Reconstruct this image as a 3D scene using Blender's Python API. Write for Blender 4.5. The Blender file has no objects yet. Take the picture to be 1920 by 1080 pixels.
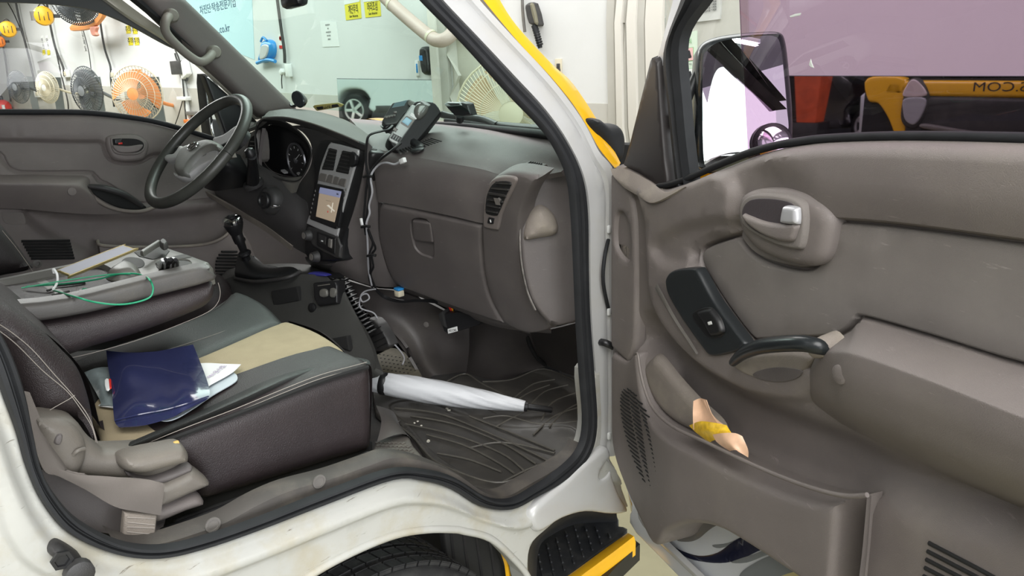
import bpy, bmesh, math, random
import numpy as np
from mathutils import Vector, Matrix, geometry
SC = bpy.context.scene
COL = SC.collection
random.seed(7)
# ---------------------------------------------------------------- camera
FPX = 1400.0; HD = math.radians(46); PT = math.radians(16.5); RL = math.radians(2)
CP = Vector((-1.17, -.94, 1.6))
_fw = Vector((math.cos(HD)*math.cos(PT), math.sin(HD)*math.cos(PT), -math.sin(PT)))
_h = Vector((math.sin(HD), -math.cos(HD), 0))
_u = Vector((math.cos(HD)*math.sin(PT), math.sin(HD)*math.sin(PT), math.cos(PT)))
_cx = math.cos(RL)*_h - math.sin(RL)*_u
_cy = math.sin(RL)*_h + math.cos(RL)*_u
cam = bpy.data.cameras.new('camera'); co = bpy.data.objects.new('camera', cam); COL.objects.link(co)
m = Matrix((_cx, _cy, -_fw)).transposed().to_4x4(); m.translation = CP; co.matrix_world = m
cam.sensor_width = 36; cam.lens = FPX/1920*36; cam.clip_start = .02; cam.clip_end = 200
SC.camera = co
# ---------------------------------------------------------------- view and world
SC.view_settings.view_transform = 'Standard'; SC.view_settings.look = 'None'
SC.view_settings.gamma = 1; SC.view_settings.exposure = 0.1
SC.view_settings.use_curve_mapping = False
SC.cycles.use_denoising = True
SC.cycles.max_bounces = 8; SC.cycles.transparent_max_bounces = 12
W = bpy.data.worlds.new('daylight'); SC.world = W; W.use_nodes = True
W.node_tree.nodes['Background'].inputs[0].default_value = (.92, .96, 1, 1)
W.node_tree.nodes['Background'].inputs[1].default_value = 1.5
def area(name, loc, rot, sx, sy, power, col=(1, 1, 1)):
    l = bpy.data.lights.new(name, 'AREA'); l.shape = 'RECTANGLE'; l.size = sx; l.size_y = sy; l.energy = power; l.color = col
    o = bpy.data.objects.new(name, l); o.location = loc; o.rotation_euler = rot; COL.objects.link(o); return o
area('ceiling_light_bank', (-1.8, -1.8, 3.6), (math.radians(24), math.radians(-16), 0), 3.0, 2.4, 150, (1, .99, .97))
area('driver_door_fill', (-2.0, -7.4, 2.1), (math.radians(90), 0, 0), 7, 3.2, 400, (.96, .98, 1))  # added fill light, shines through the cab opening to brighten the driver door
area('ceiling_light_bank', (1.6, 3.5, 3.8), (0, math.radians(10), 0), 1.6, 7, 230, (1, .99, .97))
area('ceiling_light_bank', (1.0, 12, 3.8), (0, math.radians(15), 0), 1.6, 9, 700, (1, .99, .97))
# ---------------------------------------------------------------- helpers
def ray(px, py):
    return _fw + (px-960)/FPX*_cx - (py-540)/FPX*_cy
def at(px, py, ax, v):                      # pixel -> point on the plane axis = v
    d = ray(px, py); k = 'xyz'.index(ax); return CP + d*((v-CP[k])/d[k])
class Fr:
    def __init__(s, O, U, V):
        s.O = Vector(O); s.U = Vector(U).normalized(); s.V = Vector(V); s.V = (s.V - s.U*s.V.dot(s.U)).normalized()
        s.N = s.U.cross(s.V)
    def q(s, px, py, n=0.):
        d = ray(px, py); o = s.O + s.N*n; t = (o-CP).dot(s.N)/d.dot(s.N); p = CP + d*t - s.O
        return p.dot(s.U), p.dot(s.V)
    def p(s, px, py, n=0.): u, v = s.q(px, py, n); return s.P(u, v, n)
    def P(s, u, v, n=0.): return s.O + s.U*u + s.V*v + s.N*n
def fr3(A, B, C):                           # frame through three points, facing the camera
    U = (Vector(B)-Vector(A)).normalized(); N = U.cross(Vector(C)-Vector(A)).normalized()
    if N.dot(CP-Vector(A)) < 0: N = -N
    return Fr(A, U, N.cross(U))
def FX(x): return Fr((x, 0, 0), (0, -1, 0), (0, 0, 1))       # faces -x
def FY(y): return Fr((0, y, 0), (1, 0, 0), (0, 0, 1))        # faces -y
def FZ(z): return Fr((0, 0, z), (0, -1, 0), (1, 0, 0))       # faces +z
a65 = math.radians(65)
DOOR = Fr((0, 0, 0), (-math.cos(a65), -math.sin(a65), 0), (0, 0, 1))
if DOOR.N.dot(CP) < 0: raise Exception('door frame')
WALLX = 2.9
FW = FX(WALLX)
WL = {}
def kids(o): return [c for c in bpy.data.objects if c.parent == o]
def thing(name, label, cat, loc=(0, 0, 0), group=None):
    o = bpy.data.objects.new(name, None); COL.objects.link(o); o.empty_display_size = .05
    o.location = loc; WL[o.name] = Vector(loc); o['label'] = label; o['category'] = cat
    if group: o['group'] = group
    return o
def tag(o, label, cat, group=None):
    o['label'] = label; o['category'] = cat
    if group: o['group'] = group
    return o
def mk(name, V, Fc, mat, parent=None, smooth=True, label=None, ang=40, kind=None):
    V = [Vector(v) for v in V]
    c = Vector((sum(v.x for v in V), sum(v.y for v in V), sum(v.z for v in V)))/len(V)
    me = bpy.data.meshes.new(name); me.from_pydata([tuple(v-c) for v in V], [], Fc)
    if mat is not None:
        for mm in (mat if isinstance(mat, list) else [mat]): me.materials.append(mm)
    bm = bmesh.new(); bm.from_mesh(me); bmesh.ops.remove_doubles(bm, verts=bm.verts, dist=1e-6)
    bmesh.ops.recalc_face_normals(bm, faces=bm.faces)
    if smooth:
        for f in bm.faces: f.smooth = True
        th = math.radians(ang)
        for e in bm.edges:
            if len(e.link_faces) == 2 and e.calc_face_angle(0) > th: e.smooth = False
    bm.to_mesh(me); bm.free()
    o = bpy.data.objects.new(name, me); COL.objects.link(o); WL[o.name] = c
    if parent is not None: o.parent = parent; o.location = c - WL[parent.name]
    else: o.location = c
    if label: o['label'] = label
    if kind: o['kind'] = kind
    return o
def cr(pts, k=6, closed=False):             # Catmull-Rom; a doubled point makes a corner
    P = [Vector(p) for p in pts]; n = len(P); out = []
    for i in range(n if closed else n-1):
        if closed: a, b, c, d = P[i-1], P[i], P[(i+1) % n], P[(i+2) % n]
        else: a, b, c, d = P[max(i-1, 0)], P[i], P[i+1], P[min(i+2, n-1)]
        if (b-c).length < 1e-7: continue
        for j in range(k):
            t = j/k
            out.append(.5*((2*b)+(c-a)*t+(2*a-5*b+4*c-d)*t*t+(3*b-a-3*c+d)*t**3))
    if not closed: out.append(P[-1])
    return out
def segd(P, A, B):                          # distances of points P to polyline segments
    best = np.full(len(P), 1e9)
    for a, b in zip(A, B):
        ab = b-a; L = (ab*ab).sum()
        if L < 1e-14: continue
        t = np.clip(((P-a)@ab)/L, 0, 1); d = np.hypot(*(P-(a+t[:, None]*ab)).T); best = np.minimum(best, d)
    return best
def inside(P, poly):
    x, y = P[:, 0], P[:, 1]; r = np.zeros(len(P), bool); n = len(poly)
    for i in range(n):
        x1, y1 = poly[i]; x2, y2 = poly[(i+1) % n]
        if y1 == y2: continue
        r ^= ((y1 > y) != (y2 > y)) & (x < (x2-x1)*(y-y1)/(y2-y1)+x1)
    return r
def sstep(t): t = np.clip(t, 0, 1); return t*t*(3-2*t)
def resamp(poly, step):
    out = []; n = len(poly)
    for i in range(n):
        a = poly[i]; b = poly[(i+1) % n]; d = math.dist(a, b)
        if d < 1e-6: continue
        k = max(1, int(math.ceil(d/step)))
        for j in range(k): out.append((a[0]+(b[0]-a[0])*j/k, a[1]+(b[1]-a[1])*j/k))
    return out
def plate(name, px, fr, n0=0., h=.004, r=.004, th=.01, mat=None, parent=None, sm=5, step=None, steps=(), rel=None,
          uv=False, label=None, back=False, ang=40, noise=0):
    """solid slab lying in frame fr: its outline (pixels, or uv), its top at n0+h with edges rounded over r, its underside at n0-th"""
    pts = [Vector((p[0], p[1])) for p in px]
    if sm: pts = cr(pts, sm, True)
    Q = [(p.x, p.y) for p in pts] if uv else [fr.q(p.x, p.y, n0+h) for p in pts]
    xs = [q[0] for q in Q]; ys = [q[1] for q in Q]
    size = max(max(xs)-min(xs), max(ys)-min(ys))
    if step is None: step = max(size/26, .0025)
    Q = resamp(Q, step); A = np.array(Q); B = np.roll(A, -1, 0)
    ex = []
    r = max(r, 1e-5)
    if sum(A[:, 0]*B[:, 1]-B[:, 0]*A[:, 1]) < 0: Q = Q[::-1]; A = np.array(Q); B = np.roll(A, -1, 0)
    T = np.roll(A, -1, 0)-np.roll(A, 1, 0); T /= np.maximum(np.hypot(*T.T)[:, None], 1e-9); Nn = np.stack([-T[:, 1], T[:, 0]], 1)
    for f in (.12, .4, .7, 1.): 
        if h == 0: break
        R = A+Nn*(r*f); d = segd(R, A, B); ok = (d > .93*r*f) & inside(R, Q); ex.append(R[ok])
    polys = []
    for (pp, dh, w) in steps:
        S = [Vector((p[0], p[1])) for p in pp]; S = cr(S, 5, True)
        S = [(p.x, p.y) for p in S] if uv else [fr.q(p.x, p.y, n0+h) for p in S]
        S = resamp(S, min(step*.7, max(w*1.1, .004))); SA = np.array(S); SB = np.roll(SA, -1, 0); polys.append((S, SA, SB, dh, w))
        TT = np.roll(SA, -1, 0)-np.roll(SA, 1, 0); TT /= np.maximum(np.hypot(*TT.T)[:, None], 1e-9); N2 = np.stack([-TT[:, 1], TT[:, 0]], 1)
        for f in (-1, -.5, 0, .5, 1):
            R = SA+N2*(w*f); ok = inside(R, Q) & (segd(R, A, B) > r*.6+step*.1); ex.append(R[ok])
    gx = np.arange(min(xs)+step/2, max(xs), step); gy = np.arange(min(ys)+step/2, max(ys), step)
    if len(gx) and len(gy):
        G = np.array(np.meshgrid(gx, gy)).reshape(2, -1).T; ok = inside(G, Q); G = G[ok]
        if len(G): G = G[segd(G, A, B) > (r*1.25 if h else 0)+step*.3]
        if len(G): ex.append(G)
    E_ = np.concatenate(ex) if ex else np.zeros((0, 2))
    if len(E_):                              # thin out near-duplicates
        key = np.round(E_/(min([step*.18, r*.1 if h else step]+[q[2]*.3 for q in steps])+1e-5)).astype(int); _, idx = np.unique(key, axis=0, return_index=True); E_ = E_[idx]
    allp = np.concatenate([A, E_]); nb = len(A)
    res = geometry.delaunay_2d_cdt([Vector(p) for p in allp], [], [list(range(nb))], 1, 1e-7)
    P2 = np.array([(v.x, v.y) for v in res[0]]); tris = res[2]
    d = segd(P2, A, B); d[d < 1e-6] = 0
    t = np.clip(d/r, 0, 1); H = n0 + h*np.sqrt(np.maximum(0, 1-(1-t)**2))
    for (S, SA, SB, dh, w) in polys:
        sd = segd(P2, SA, SB)*np.where(inside(P2, S), 1, -1); H = H + dh*sstep((sd+w)/(2*w))*np.clip(t*2, 0, 1)
    if rel is not None: H = H + rel(P2[:, 0], P2[:, 1])
    V = [fr.P(P2[i, 0], P2[i, 1], H[i]) for i in range(len(P2))]
    Fc = [tuple(f) for f in tris]
    bidx = {}
    for i, og in enumerate(res[3]):
        for k in og:
            if k < nb: bidx[k] = i
    ring = [bidx[k] for k in range(nb) if k in bidx]
    o0 = len(V)
    for i in ring: V.append(fr.P(P2[i, 0], P2[i, 1], n0-th))
    for k in range(len(ring)):
        a, b = ring[k], ring[(k+1) % len(ring)]
        if a != b: Fc.append((a, b, o0+(k+1) % len(ring), o0+k))
    if back: Fc.append(tuple(o0+k for k in range(len(ring)))[::-1])
    return mk(name, V, Fc, mat, parent, True, label, ang)
def patch(name, rows, mat, parent=None, k=5, th=0., label=None, ang=50, kind=None):
    """surface through a grid of world points, smoothed both ways; th gives it thickness away from the camera"""
    R = [cr(r, k) for r in rows]; nc = len(R[0])
    cols = [cr([r[j] for r in R], k) for j in range(nc)]; nr = len(cols[0])
    V = [cols[j][i] for i in range(nr) for j in range(nc)]
    Fc = [(i*nc+j, i*nc+j+1, (i+1)*nc+j+1, (i+1)*nc+j) for i in range(nr-1) for j in range(nc-1)]
    if th:
        n = len(V); nn = []
        for i in range(nr):
            for j in range(nc):
                a = V[i*nc+min(j+1, nc-1)]-V[i*nc+max(j-1, 0)]; b = V[min(i+1, nr-1)*nc+j]-V[max(i-1, 0)*nc+j]
                q = a.cross(b); q = q.normalized() if q.length > 1e-12 else Vector((0, 0, 0))
                if q.dot(CP-V[i*nc+j]) > 0: q = -q
                nn.append(q)
        V = V+[V[i]+nn[i]*th for i in range(n)]
        Fc += [tuple(n+x for x in f[::-1]) for f in Fc]
        bd = [j for j in range(nc)]+[i*nc+nc-1 for i in range(1, nr)]+[(nr-1)*nc+j for j in range(nc-2, -1, -1)]+[i*nc for i in range(nr-2, 0, -1)]
        for i in range(len(bd)): a, b = bd[i], bd[(i+1) % len(bd)]; Fc.append((a, b, b+n, a+n))
    return mk(name, V, Fc, mat, parent, True, label, ang, kind)
def PP(*a): return [at(x, y, ax, v) for (x, y, ax, v) in a]
def XR(ax, *a): return [at(x, y, ax, v) for (x, y, v) in a]
def ribbon(name, A, B, prof, fr, mat, parent=None, k=5, label=None, closed=False, ang=40):
    """strip between two pixel rails on frame fr; prof = [(t, n)] is its section from rail A to rail B"""
    a3 = [fr.p(p[0], p[1], 0) for p in A]; b3 = [fr.p(p[0], p[1], 0) for p in B]
    return ribbon3(name, a3, b3, prof, fr.N, mat, parent, k, label, ang)
def ribbon3(name, a3, b3, prof, N, mat, parent=None, k=5, label=None, ang=40):
    a3 = cr(a3, k); b3 = cr(b3, k); V = []; Fc = []; m_ = len(prof)
    for a, b in zip(a3, b3):
        for t, n in prof: V.append(a.lerp(b, t)+N*n)
    for i in range(len(a3)-1):
        for j in range(m_-1): Fc.append((i*m_+j, i*m_+j+1, (i+1)*m_+j+1, (i+1)*m_+j))
    return mk(name, V, Fc, mat, parent, True, label, ang)
def tube(name, pts, r, mat, parent=None, k=5, seg=8, label=None, flat=1., up=None, caps=True):
    P = cr(pts, k) if k > 1 else [Vector(p) for p in pts]; n = len(P); V = []; Fc = []
    rr = r if isinstance(r, (list, tuple)) else [r]*2
    u = None
    for i, p in enumerate(P):
        t = (P[min(i+1, n-1)]-P[max(i-1, 0)]).normalized()
        if up is not None: u = (Vector(up)-t*t.dot(Vector(up))).normalized()
        elif u is None: u = t.orthogonal().normalized()
        else: u = (u-t*t.dot(u)).normalized()
        w = t.cross(u); f = i/(n-1)*(len(rr)-1); a = int(min(f, len(rr)-2)); q = rr[a]+(rr[a+1]-rr[a])*(f-a)
        for s in range(seg):
            an = 2*math.pi*s/seg; V.append(p+u*(q*math.cos(an)*flat)+w*(q*math.sin(an)))
    for i in range(n-1):
        for s in range(seg): Fc.append((i*seg+s, i*seg+(s+1) % seg, (i+1)*seg+(s+1) % seg, (i+1)*seg+s))
    if caps: Fc.append(tuple(range(seg))); Fc.append(tuple((n-1)*seg+s for s in range(seg)))
    return mk(name, V, Fc, mat, parent, True, label, 50)
def lathe(name, O, ax, prof, mat, parent=None, seg=24, label=None, sx=1., upv=None, ang=40):
    """profile [(radius, height)] spun about the axis ax at O"""
    ax = Vector(ax).normalized(); u = (Vector(upv)-ax*ax.dot(Vector(upv))).normalized() if upv is not None else ax.orthogonal().normalized(); w = ax.cross(u)
    V = []; Fc = []; O = Vector(O)
    for (r, z) in prof:
        for s in range(seg): an = 2*math.pi*s/seg; V.append(O+ax*z+u*(r*math.cos(an))+w*(r*sx*math.sin(an)))
    for i in range(len(prof)-1):
        for s in range(seg): Fc.append((i*seg+s, i*seg+(s+1) % seg, (i+1)*seg+(s+1) % seg, (i+1)*seg+s))
    Fc.append(tuple(range(seg))); Fc.append(tuple((len(prof)-1)*seg+s for s in range(seg)))
    return mk(name, V, Fc, mat, parent, True, label, ang)
def box(name, O, ux, uy, uz, mat, parent=None, bev=.002, label=None, seg=2):
    """bevelled box centred at O with full-size edge vectors"""
    O = Vector(O); ux = Vector(ux); uy = Vector(uy); uz = Vector(uz)
    bm = bmesh.new(); bmesh.ops.create_cube(bm, size=1)
    for v in bm.verts: v.co = ux*v.co.x+uy*v.co.y+uz*v.co.z
    if bev: bmesh.ops.bevel(bm, geom=bm.edges[:], offset=bev, segments=seg, affect='EDGES', profile=.5)
    V = [v.co+O for v in bm.verts]; Fc = [tuple(v.index for v in f.verts) for f in bm.faces]; bm.free()
    return mk(name, V, Fc, mat, parent, True, label, 35)
def fbox(name, fr, px, py, w, h, d, mat, parent=None, n=0., bev=.002, rot=0, label=None):
    """box on a frame: centre pixel, metric width/height, depth d out of the frame"""
    u, v = fr.q(px, py, n+d); c, s = math.cos(rot), math.sin(rot)
    return box(name, fr.P(u, v, n+d/2), (fr.U*c+fr.V*s)*w, (fr.V*c-fr.U*s)*h, fr.N*d, mat, parent, bev, label)
def text(name, s, fr, u, v, n, size, mat, parent=None, rot=0, flipx=False, ext=.0003, sx=1., align='CENTER'):
    cu = bpy.data.curves.new(name, 'FONT'); cu.body = s; cu.size = size; cu.align_x = align; cu.align_y = 'CENTER'; cu.extrude = ext; cu.resolution_u = 3
    o = bpy.data.objects.new(name, cu); COL.objects.link(o); bpy.context.view_layer.update()
    me = bpy.data.meshes.new_from_object(o.evaluated_get(bpy.context.evaluated_depsgraph_get()))
    bpy.data.objects.remove(o); c, s_ = math.cos(rot), math.sin(rot); V = []
    for w in me.vertices:
        x = w.co.x*sx*(-1 if flipx else 1); y = w.co.y; V.append(fr.P(u+x*c-y*s_, v+x*s_+y*c, n+ext+w.co.z))
    Fc = [tuple(p.vertices) for p in me.polygons]; bpy.data.meshes.remove(me)
    return mk(name, V, Fc, mat, parent, False)
# ---------------------------------------------------------------- materials
def mat(name, col, rough=.6, metal=0., spec=.5, grain=0., gscale=600, var=0., vscale=6, dust=None, dcol=(.42, .38, .32), dscale=5, emit=0., coat=0., scratch=0., bump=0., bscale=8, scol=None):
    M = bpy.data.materials.new(name); M.use_nodes = True; N = M.node_tree.nodes; L = M.node_tree.links; b = N['Principled BSDF']
    b.inputs['Roughness'].default_value = rough; b.inputs['Metallic'].default_value = metal; b.inputs['Specular IOR Level'].default_value = spec
    b.inputs['Base Color'].default_value = (*col, 1); b.inputs['Coat Weight'].default_value = coat
    if emit: b.inputs['Emission Color'].default_value = (*col, 1); b.inputs['Emission Strength'].default_value = emit
    if not (grain or var or dust or scratch or bump): return M
    tc = N.new('ShaderNodeNewGeometry'); out = None
    def noise(sc, det=3, rg=.5, vec=None):
        n = N.new('ShaderNodeTexNoise'); n.inputs['Scale'].default_value = sc; n.inputs['Detail'].default_value = det; n.inputs['Roughness'].default_value = rg
        L.new(vec or tc.outputs['Position'], n.inputs['Vector']); return n.outputs['Fac']
    def ramp(src, a, b_):
        m_ = N.new('ShaderNodeMapRange'); m_.inputs[1].default_value = a; m_.inputs[2].default_value = b_; L.new(src, m_.inputs[0]); return m_.outputs[0]
    def mix(f, A, Bc, fac=1.):
        x = N.new('ShaderNodeMix'); x.data_type = 'RGBA'; q = f
        if fac != 1.:
            mm = N.new('ShaderNodeMath'); mm.operation = 'MULTIPLY'; mm.inputs[1].default_value = fac; L.new(f, mm.inputs[0]); q = mm.outputs[0]
        L.new(q, x.inputs['Factor'])
        for sk, val in ((x.inputs['A'], A), (x.inputs['B'], Bc)):
            if isinstance(val, tuple): sk.default_value = (*val, 1)
            else: L.new(val, sk)
        return x.outputs['Result']
    cur = tuple(col)
    if var: cur = mix(ramp(noise(vscale, 4), .3, .7), tuple(c*(1-var) for c in col), tuple(min(1, c*(1+var)) for c in col))
    if dust: cur = mix(ramp(noise(dscale, 8, .65), .48, .75), cur, tuple(dcol), dust)
    if scratch:
        mp = N.new('ShaderNodeMapping'); mp.inputs['Scale'].default_value = (14, 14, 120); mp.inputs['Rotation'].default_value = (.5, .7, 0); L.new(tc.outputs['Position'], mp.inputs[0])
        cur = mix(ramp(noise(1.6, 6, .7, mp.outputs[0]), .64, .7), cur, scol or tuple(min(1, c*2.2+.05) for c in col), scratch)
    L.new(cur, b.inputs['Base Color']) if not isinstance(cur, tuple) else None
    if grain or bump:
        bp = N.new('ShaderNodeBump'); bp.inputs['Distance'].default_value = .001
        if grain:
            v = N.new('ShaderNodeTexNoise'); v.inputs['Scale'].default_value = gscale; v.inputs['Detail'].default_value = 2; L.new(tc.outputs['Position'], v.inputs['Vector'])
            bp.inputs['Strength'].default_value = grain; L.new(v.outputs['Fac'], bp.inputs['Height'])
        else:
            bp.inputs['Distance'].default_value = .004; bp.inputs['Strength'].default_value = bump; L.new(noise(bscale, 3), bp.inputs['Height'])
        L.new(bp.outputs[0], b.inputs['Normal'])
    return M
def glass(name, tint, refl=.08, rough=.0):
    M = bpy.data.materials.new(name); M.use_nodes = True; N = M.node_tree.nodes; L = M.node_tree.links; N.remove(N['Principled BSDF'])
    t = N.new('ShaderNodeBsdfTransparent'); t.inputs[0].default_value = (*tint, 1)
    g = N.new('ShaderNodeBsdfGlossy'); g.inputs['Roughness'].default_value = rough
    lw = N.new('ShaderNodeLayerWeight'); lw.inputs[0].default_value = .35
    mr = N.new('ShaderNodeMapRange'); mr.inputs[3].default_value = refl*.6; mr.inputs[4].default_value = min(1, refl*6); L.new(lw.outputs['Fresnel'], mr.inputs[0])
    mx = N.new('ShaderNodeMixShader'); L.new(mr.outputs[0], mx.inputs[0]); L.new(t.outputs[0], mx.inputs[1]); L.new(g.outputs[0], mx.inputs[2])
    L.new(mx.outputs[0], N['Material Output'].inputs['Surface']); return M
TAUPE = mat('taupe_plastic', (.178, .155, .146), .55, grain=.5, gscale=900, var=.07, vscale=9, dust=.25, dcol=(.3, .27, .22), scratch=.25)
TAUPE2 = mat('taupe_insert', (.195, .175, .162), .75, grain=.6, gscale=1500, var=.08, vscale=12, dust=.2, dcol=(.3, .28, .25), scratch=.3)
DUSTY = mat('dusty_taupe_plastic', (.23, .2, .175), .7, grain=.6, gscale=900, var=.1, dust=.6, dcol=(.36, .32, .25), dscale=14)
TDARK = mat('dark_taupe_plastic', (.115, .102, .099), .5, grain=.5, gscale=900, var=.12, dust=.22, dcol=(.19, .17, .15), dscale=9, scratch=.3)
DTOP = mat('dusty_dash_top', (.108, .103, .094), .62, grain=.5, gscale=900, var=.1, dust=.35, dcol=(.16, .16, .13), dscale=7)
DGREY = mat('charcoal_plastic', (.035, .034, .034), .5, grain=.4, gscale=900, var=.15, dust=.25, dcol=(.12, .11, .09), dscale=12)
BLACK = mat('black_plastic', (.012, .012, .013), .4)
BLACKM = mat('matt_black', (.01, .01, .01), .85)
GLOSSB = mat('gloss_black', (.015, .018, .02), .22, dust=.1, dcol=(.1, .1, .1), dscale=30)
RUBBER = mat('black_rubber', (.017, .018, .02), .65, spec=.3, var=.2, vscale=20)
WHITE = mat('white_car_paint', (.48, .48, .475), .25, coat=.5, var=.04, vscale=3, dust=.22, dcol=(.45, .4, .28), dscale=7)
WHITE2 = mat('clean_white_paint', (.64, .66, .69), .25, coat=.5)
DIRTYW = mat('scuffed_white_paint', (.44, .44, .412), .4, var=.06, dust=.8, dcol=(.36, .31, .2), dscale=9, scratch=.8, scol=(.1, .08, .05))
YELLOW = mat('yellow_car_paint', (.85, .45, .012), .25, coat=.6, var=.04, dust=.08, dcol=(.3, .2, .05), dscale=20)
LEATHER = mat('dark_brown_leather', (.028, .021, .022), .42, grain=.9, gscale=700, var=.15, vscale=14)
LEATHG = mat('worn_dark_leather', (.024, .025, .024), .42, grain=.9, gscale=700, var=.2, vscale=10)
FOOT = mat('footwell_plastic', (.062, .055, .053), .45, grain=.4, gscale=900, var=.15, vscale=6, dust=.3, dcol=(.12, .11, .09), dscale=9, scratch=.3)
TAN = mat('tan_seat_fabric', (.40, .33, .21), .85, grain=.8, gscale=1200, var=.06, vscale=25, dust=.15, dcol=(.3, .25, .16), dscale=12)
STITCH = mat('pale_stitching', (.3, .27, .24), .8)
GREYP = mat('grey_plastic', (.15, .14, .13), .45, grain=.3, var=.1, dust=.35, dcol=(.3, .28, .22), dscale=10)
TRAYM = mat('grey_tray_plastic', (.125, .122, .11), .4, grain=.2, var=.1, dust=.3, dcol=(.32, .3, .24), dscale=10)
SILVER = mat('silver_plastic', (.62, .62, .62), .35, metal=.2, var=.05)
CHROME = mat('chrome', (.8, .8, .82), .08, metal=1)
MIRROR = mat('mirror_glass', (.86, .9, .88), .0, metal=1)
MIRRORD = mat('dim_mirror_glass', (.62, .70, .66), .02, metal=1)
RED = mat('red_plastic', (.6, .03, .02), .4)
ORANGE = mat('orange_plastic', (.75, .2, .03), .45)
CREAM = mat('cream_plastic', (.6, .55, .42), .5)
INK = mat('black_ink', (.02, .02, .025), .8)
PAPER = mat('white_paper', (.72, .73, .72), .8)
YSIGN = mat('yellow_sign', (.72, .62, .03), .5)
GREYW = mat('wall_lower_grey', (.42, .41, .37), .7, var=.04, dust=.1, dcol=(.3, .28, .24))
WALLW = mat('white_wall_paint', (.64, .65, .645), .7, var=.015, vscale=1.5, dust=.12, dcol=(.5, .5, .47), dscale=2.5)
GLASSC = glass('clear_glass', (.93, .96, .95), .05)
GLASSW = glass('green_tinted_windscreen', (.74, .92, .86), .05)
GLASSP = glass('purple_film_glass', (.44, .32, .42), .05)
# ================================================================ the garage
CONC = mat('floor_concrete', (.27, .25, .15), .35, var=.12, vscale=2, dust=.3, dcol=(.12, .11, .08), dscale=5)
CEIL = mat('ceiling_dark', (.22, .23, .24), .9)
def struct(o): o['kind'] = 'structure'; return o
def qbox(name, a, b, mt, **k):
    a = Vector(a); b = Vector(b); c = (a+b)/2; d = b-a
    return box(name, c, (d.x, 0, 0), (0, d.y, 0), (0, 0, d.z), mt, bev=k.pop('bev', 0), **k)
struct(qbox('floor', (-9, -8, -.1), (3.1, 24, 0), CONC))
struct(qbox('ceiling', (-9, -8, 4.2), (3.1, 24, 4.3), CEIL))
struct(qbox('wall_front', (2.9, -8, 0), (3.1, 24, 4.2), WALLW))
struct(qbox('wall_back', (-9.2, -8, 0), (-9, 24, 4.2), mat('back_wall_grey', (.3, .31, .33), .8)))
struct(qbox('wall_side', (-9, 23.9, 0), (2.9, 24.1, 4.2), WALLW))
# painted grey dado of the front wall
A = [FW.q(0, 156.5), FW.q(380, 166), FW.q(640, 179), FW.q(1135, 194), FW.q(1300, 199)]
dado = [(-23.8, 1.66)]+A+[(7.9, A[-1][1]), (7.9, 0.02), (-23.8, 0.02)]
struct(plate('trim_1', dado, FW, 0, .004, .002, .003, GREYW, None, sm=0, uv=True, step=.5))
# door frame and pillar in the wall (grey-beige steel)
DFR = mat('door_frame_grey', (.45, .44, .4), .5, var=.04)
DFR2 = mat('door_frame_pale', (.6, .58, .53), .5)
def wallstrip(name, x0, x1, mt, d, y0=-60, y1=330, sl=.02):
    return struct(plate(name, [(x0+sl*y0, y0), (x1+sl*y0, y0), (x1+sl*y1, y1), (x0+sl*y1, y1)], FW, 0, d, .004, 0, mt, None, sm=0, step=.4))
wallstrip('trim_2', 1135, 1150, DFR, .03); wallstrip('trim_3', 1150, 1163, DFR2, .07); wallstrip('trim_4', 1163, 1172, DFR, .05)
wallstrip('trim_5', 1172, 1190, DFR2, .06); wallstrip('trim_6', 1190, 1207, DFR, .04); wallstrip('trim_7', 1207, 1240, DFR2, .05); 
wallstrip('trim_8', 1240, 1400, DFR, .02)
wallstrip('trim_9', 798, 812, DFR2, .06, sl=.07); wallstrip('trim_10', 812, 830, DFR, .04, sl=.07)
wallstrip('trim_11', 830, 850, DFR2, .05, sl=.07); wallstrip('door_1', 850, 935, mat('wall_door', (.55, .53, .46), .5, var=.03), .02, sl=.07)
# mirror panels along the wall
MFR = mat('mirror_edge', (.12, .14, .14), .5)
def wmirror(pts, label, m_=MIRRORD):
    t = thing('wall_mirror', label, 'mirror', FW.p(*pts[0], 0)); 
    plate('mirror_backing', pts, FW, 0, .008, .001, 0, MFR, t, sm=0, step=.4)
    cx_ = sum(p[0] for p in pts)/4; cy_ = sum(p[1] for p in pts)/4
    plate('mirror_pane', [(cx_+(p[0]-cx_)*.985, cy_+(p[1]-cy_)*.985) for p in pts], FW, .0105, 0, .0005, .002, m_, t, sm=0, step=.4)
wmirror([(630, 147), (813, 149.5), (820, 300), (640, 300)], 'frameless low wall mirror seen through the windscreen, reflecting a white car')
wmirror([(1455, 141.5), (2010, 142.5), (2010, 330), (1455, 330)], 'long low wall mirror beyond the passenger window, reflecting the yellow truck front')
wmirror([(228, 143.5), (297, 144), (316, 260), (246, 260)], 'low wall mirror behind the big orange fan')
wmirror([(150, 144), (187, 144), (203, 240), (165, 240)], 'low wall mirror behind the dark fan next to the orange one')
wmirror([(97, 145), (113, 145), (124, 225), (108, 225)], 'narrow low wall mirror behind the cream fan')
wmirror([(48, 143), (61, 144), (76, 215), (62, 215)], 'narrow low wall mirror behind the leftmost dark fan')
# ---------------------------------------------------------------- lamps
LAMP = mat('lamp_tube', (1, .98, .95), .5, emit=16)
def lamp(x, y, grp='ceiling tube lamps', ax=1):
    t = thing('tube_lamp', 'long white ceiling tube lamp in the rows of the garage ceiling', 'lamp', (x, y, 4.1), grp)
    d = (0, 1.2, 0) if ax else (1.2, 0, 0); w = (.1, 0, 0) if ax else (0, .1, 0)
    box('lamp_housing', (x, y, 4.12), [c*1.03 for c in d], w, (0, 0, .05), WHITE2, t, .004)
    box('lamp_tube', (x, y, 4.085), d, [c*.4 for c in w], (0, 0, .03), LAMP, t, .01)
for x in (-7.2, -6.0, -4.8, -3.6, -2.6):
    for y in (-6, -3.4, -.8, 2.0): lamp(x, y)
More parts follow.
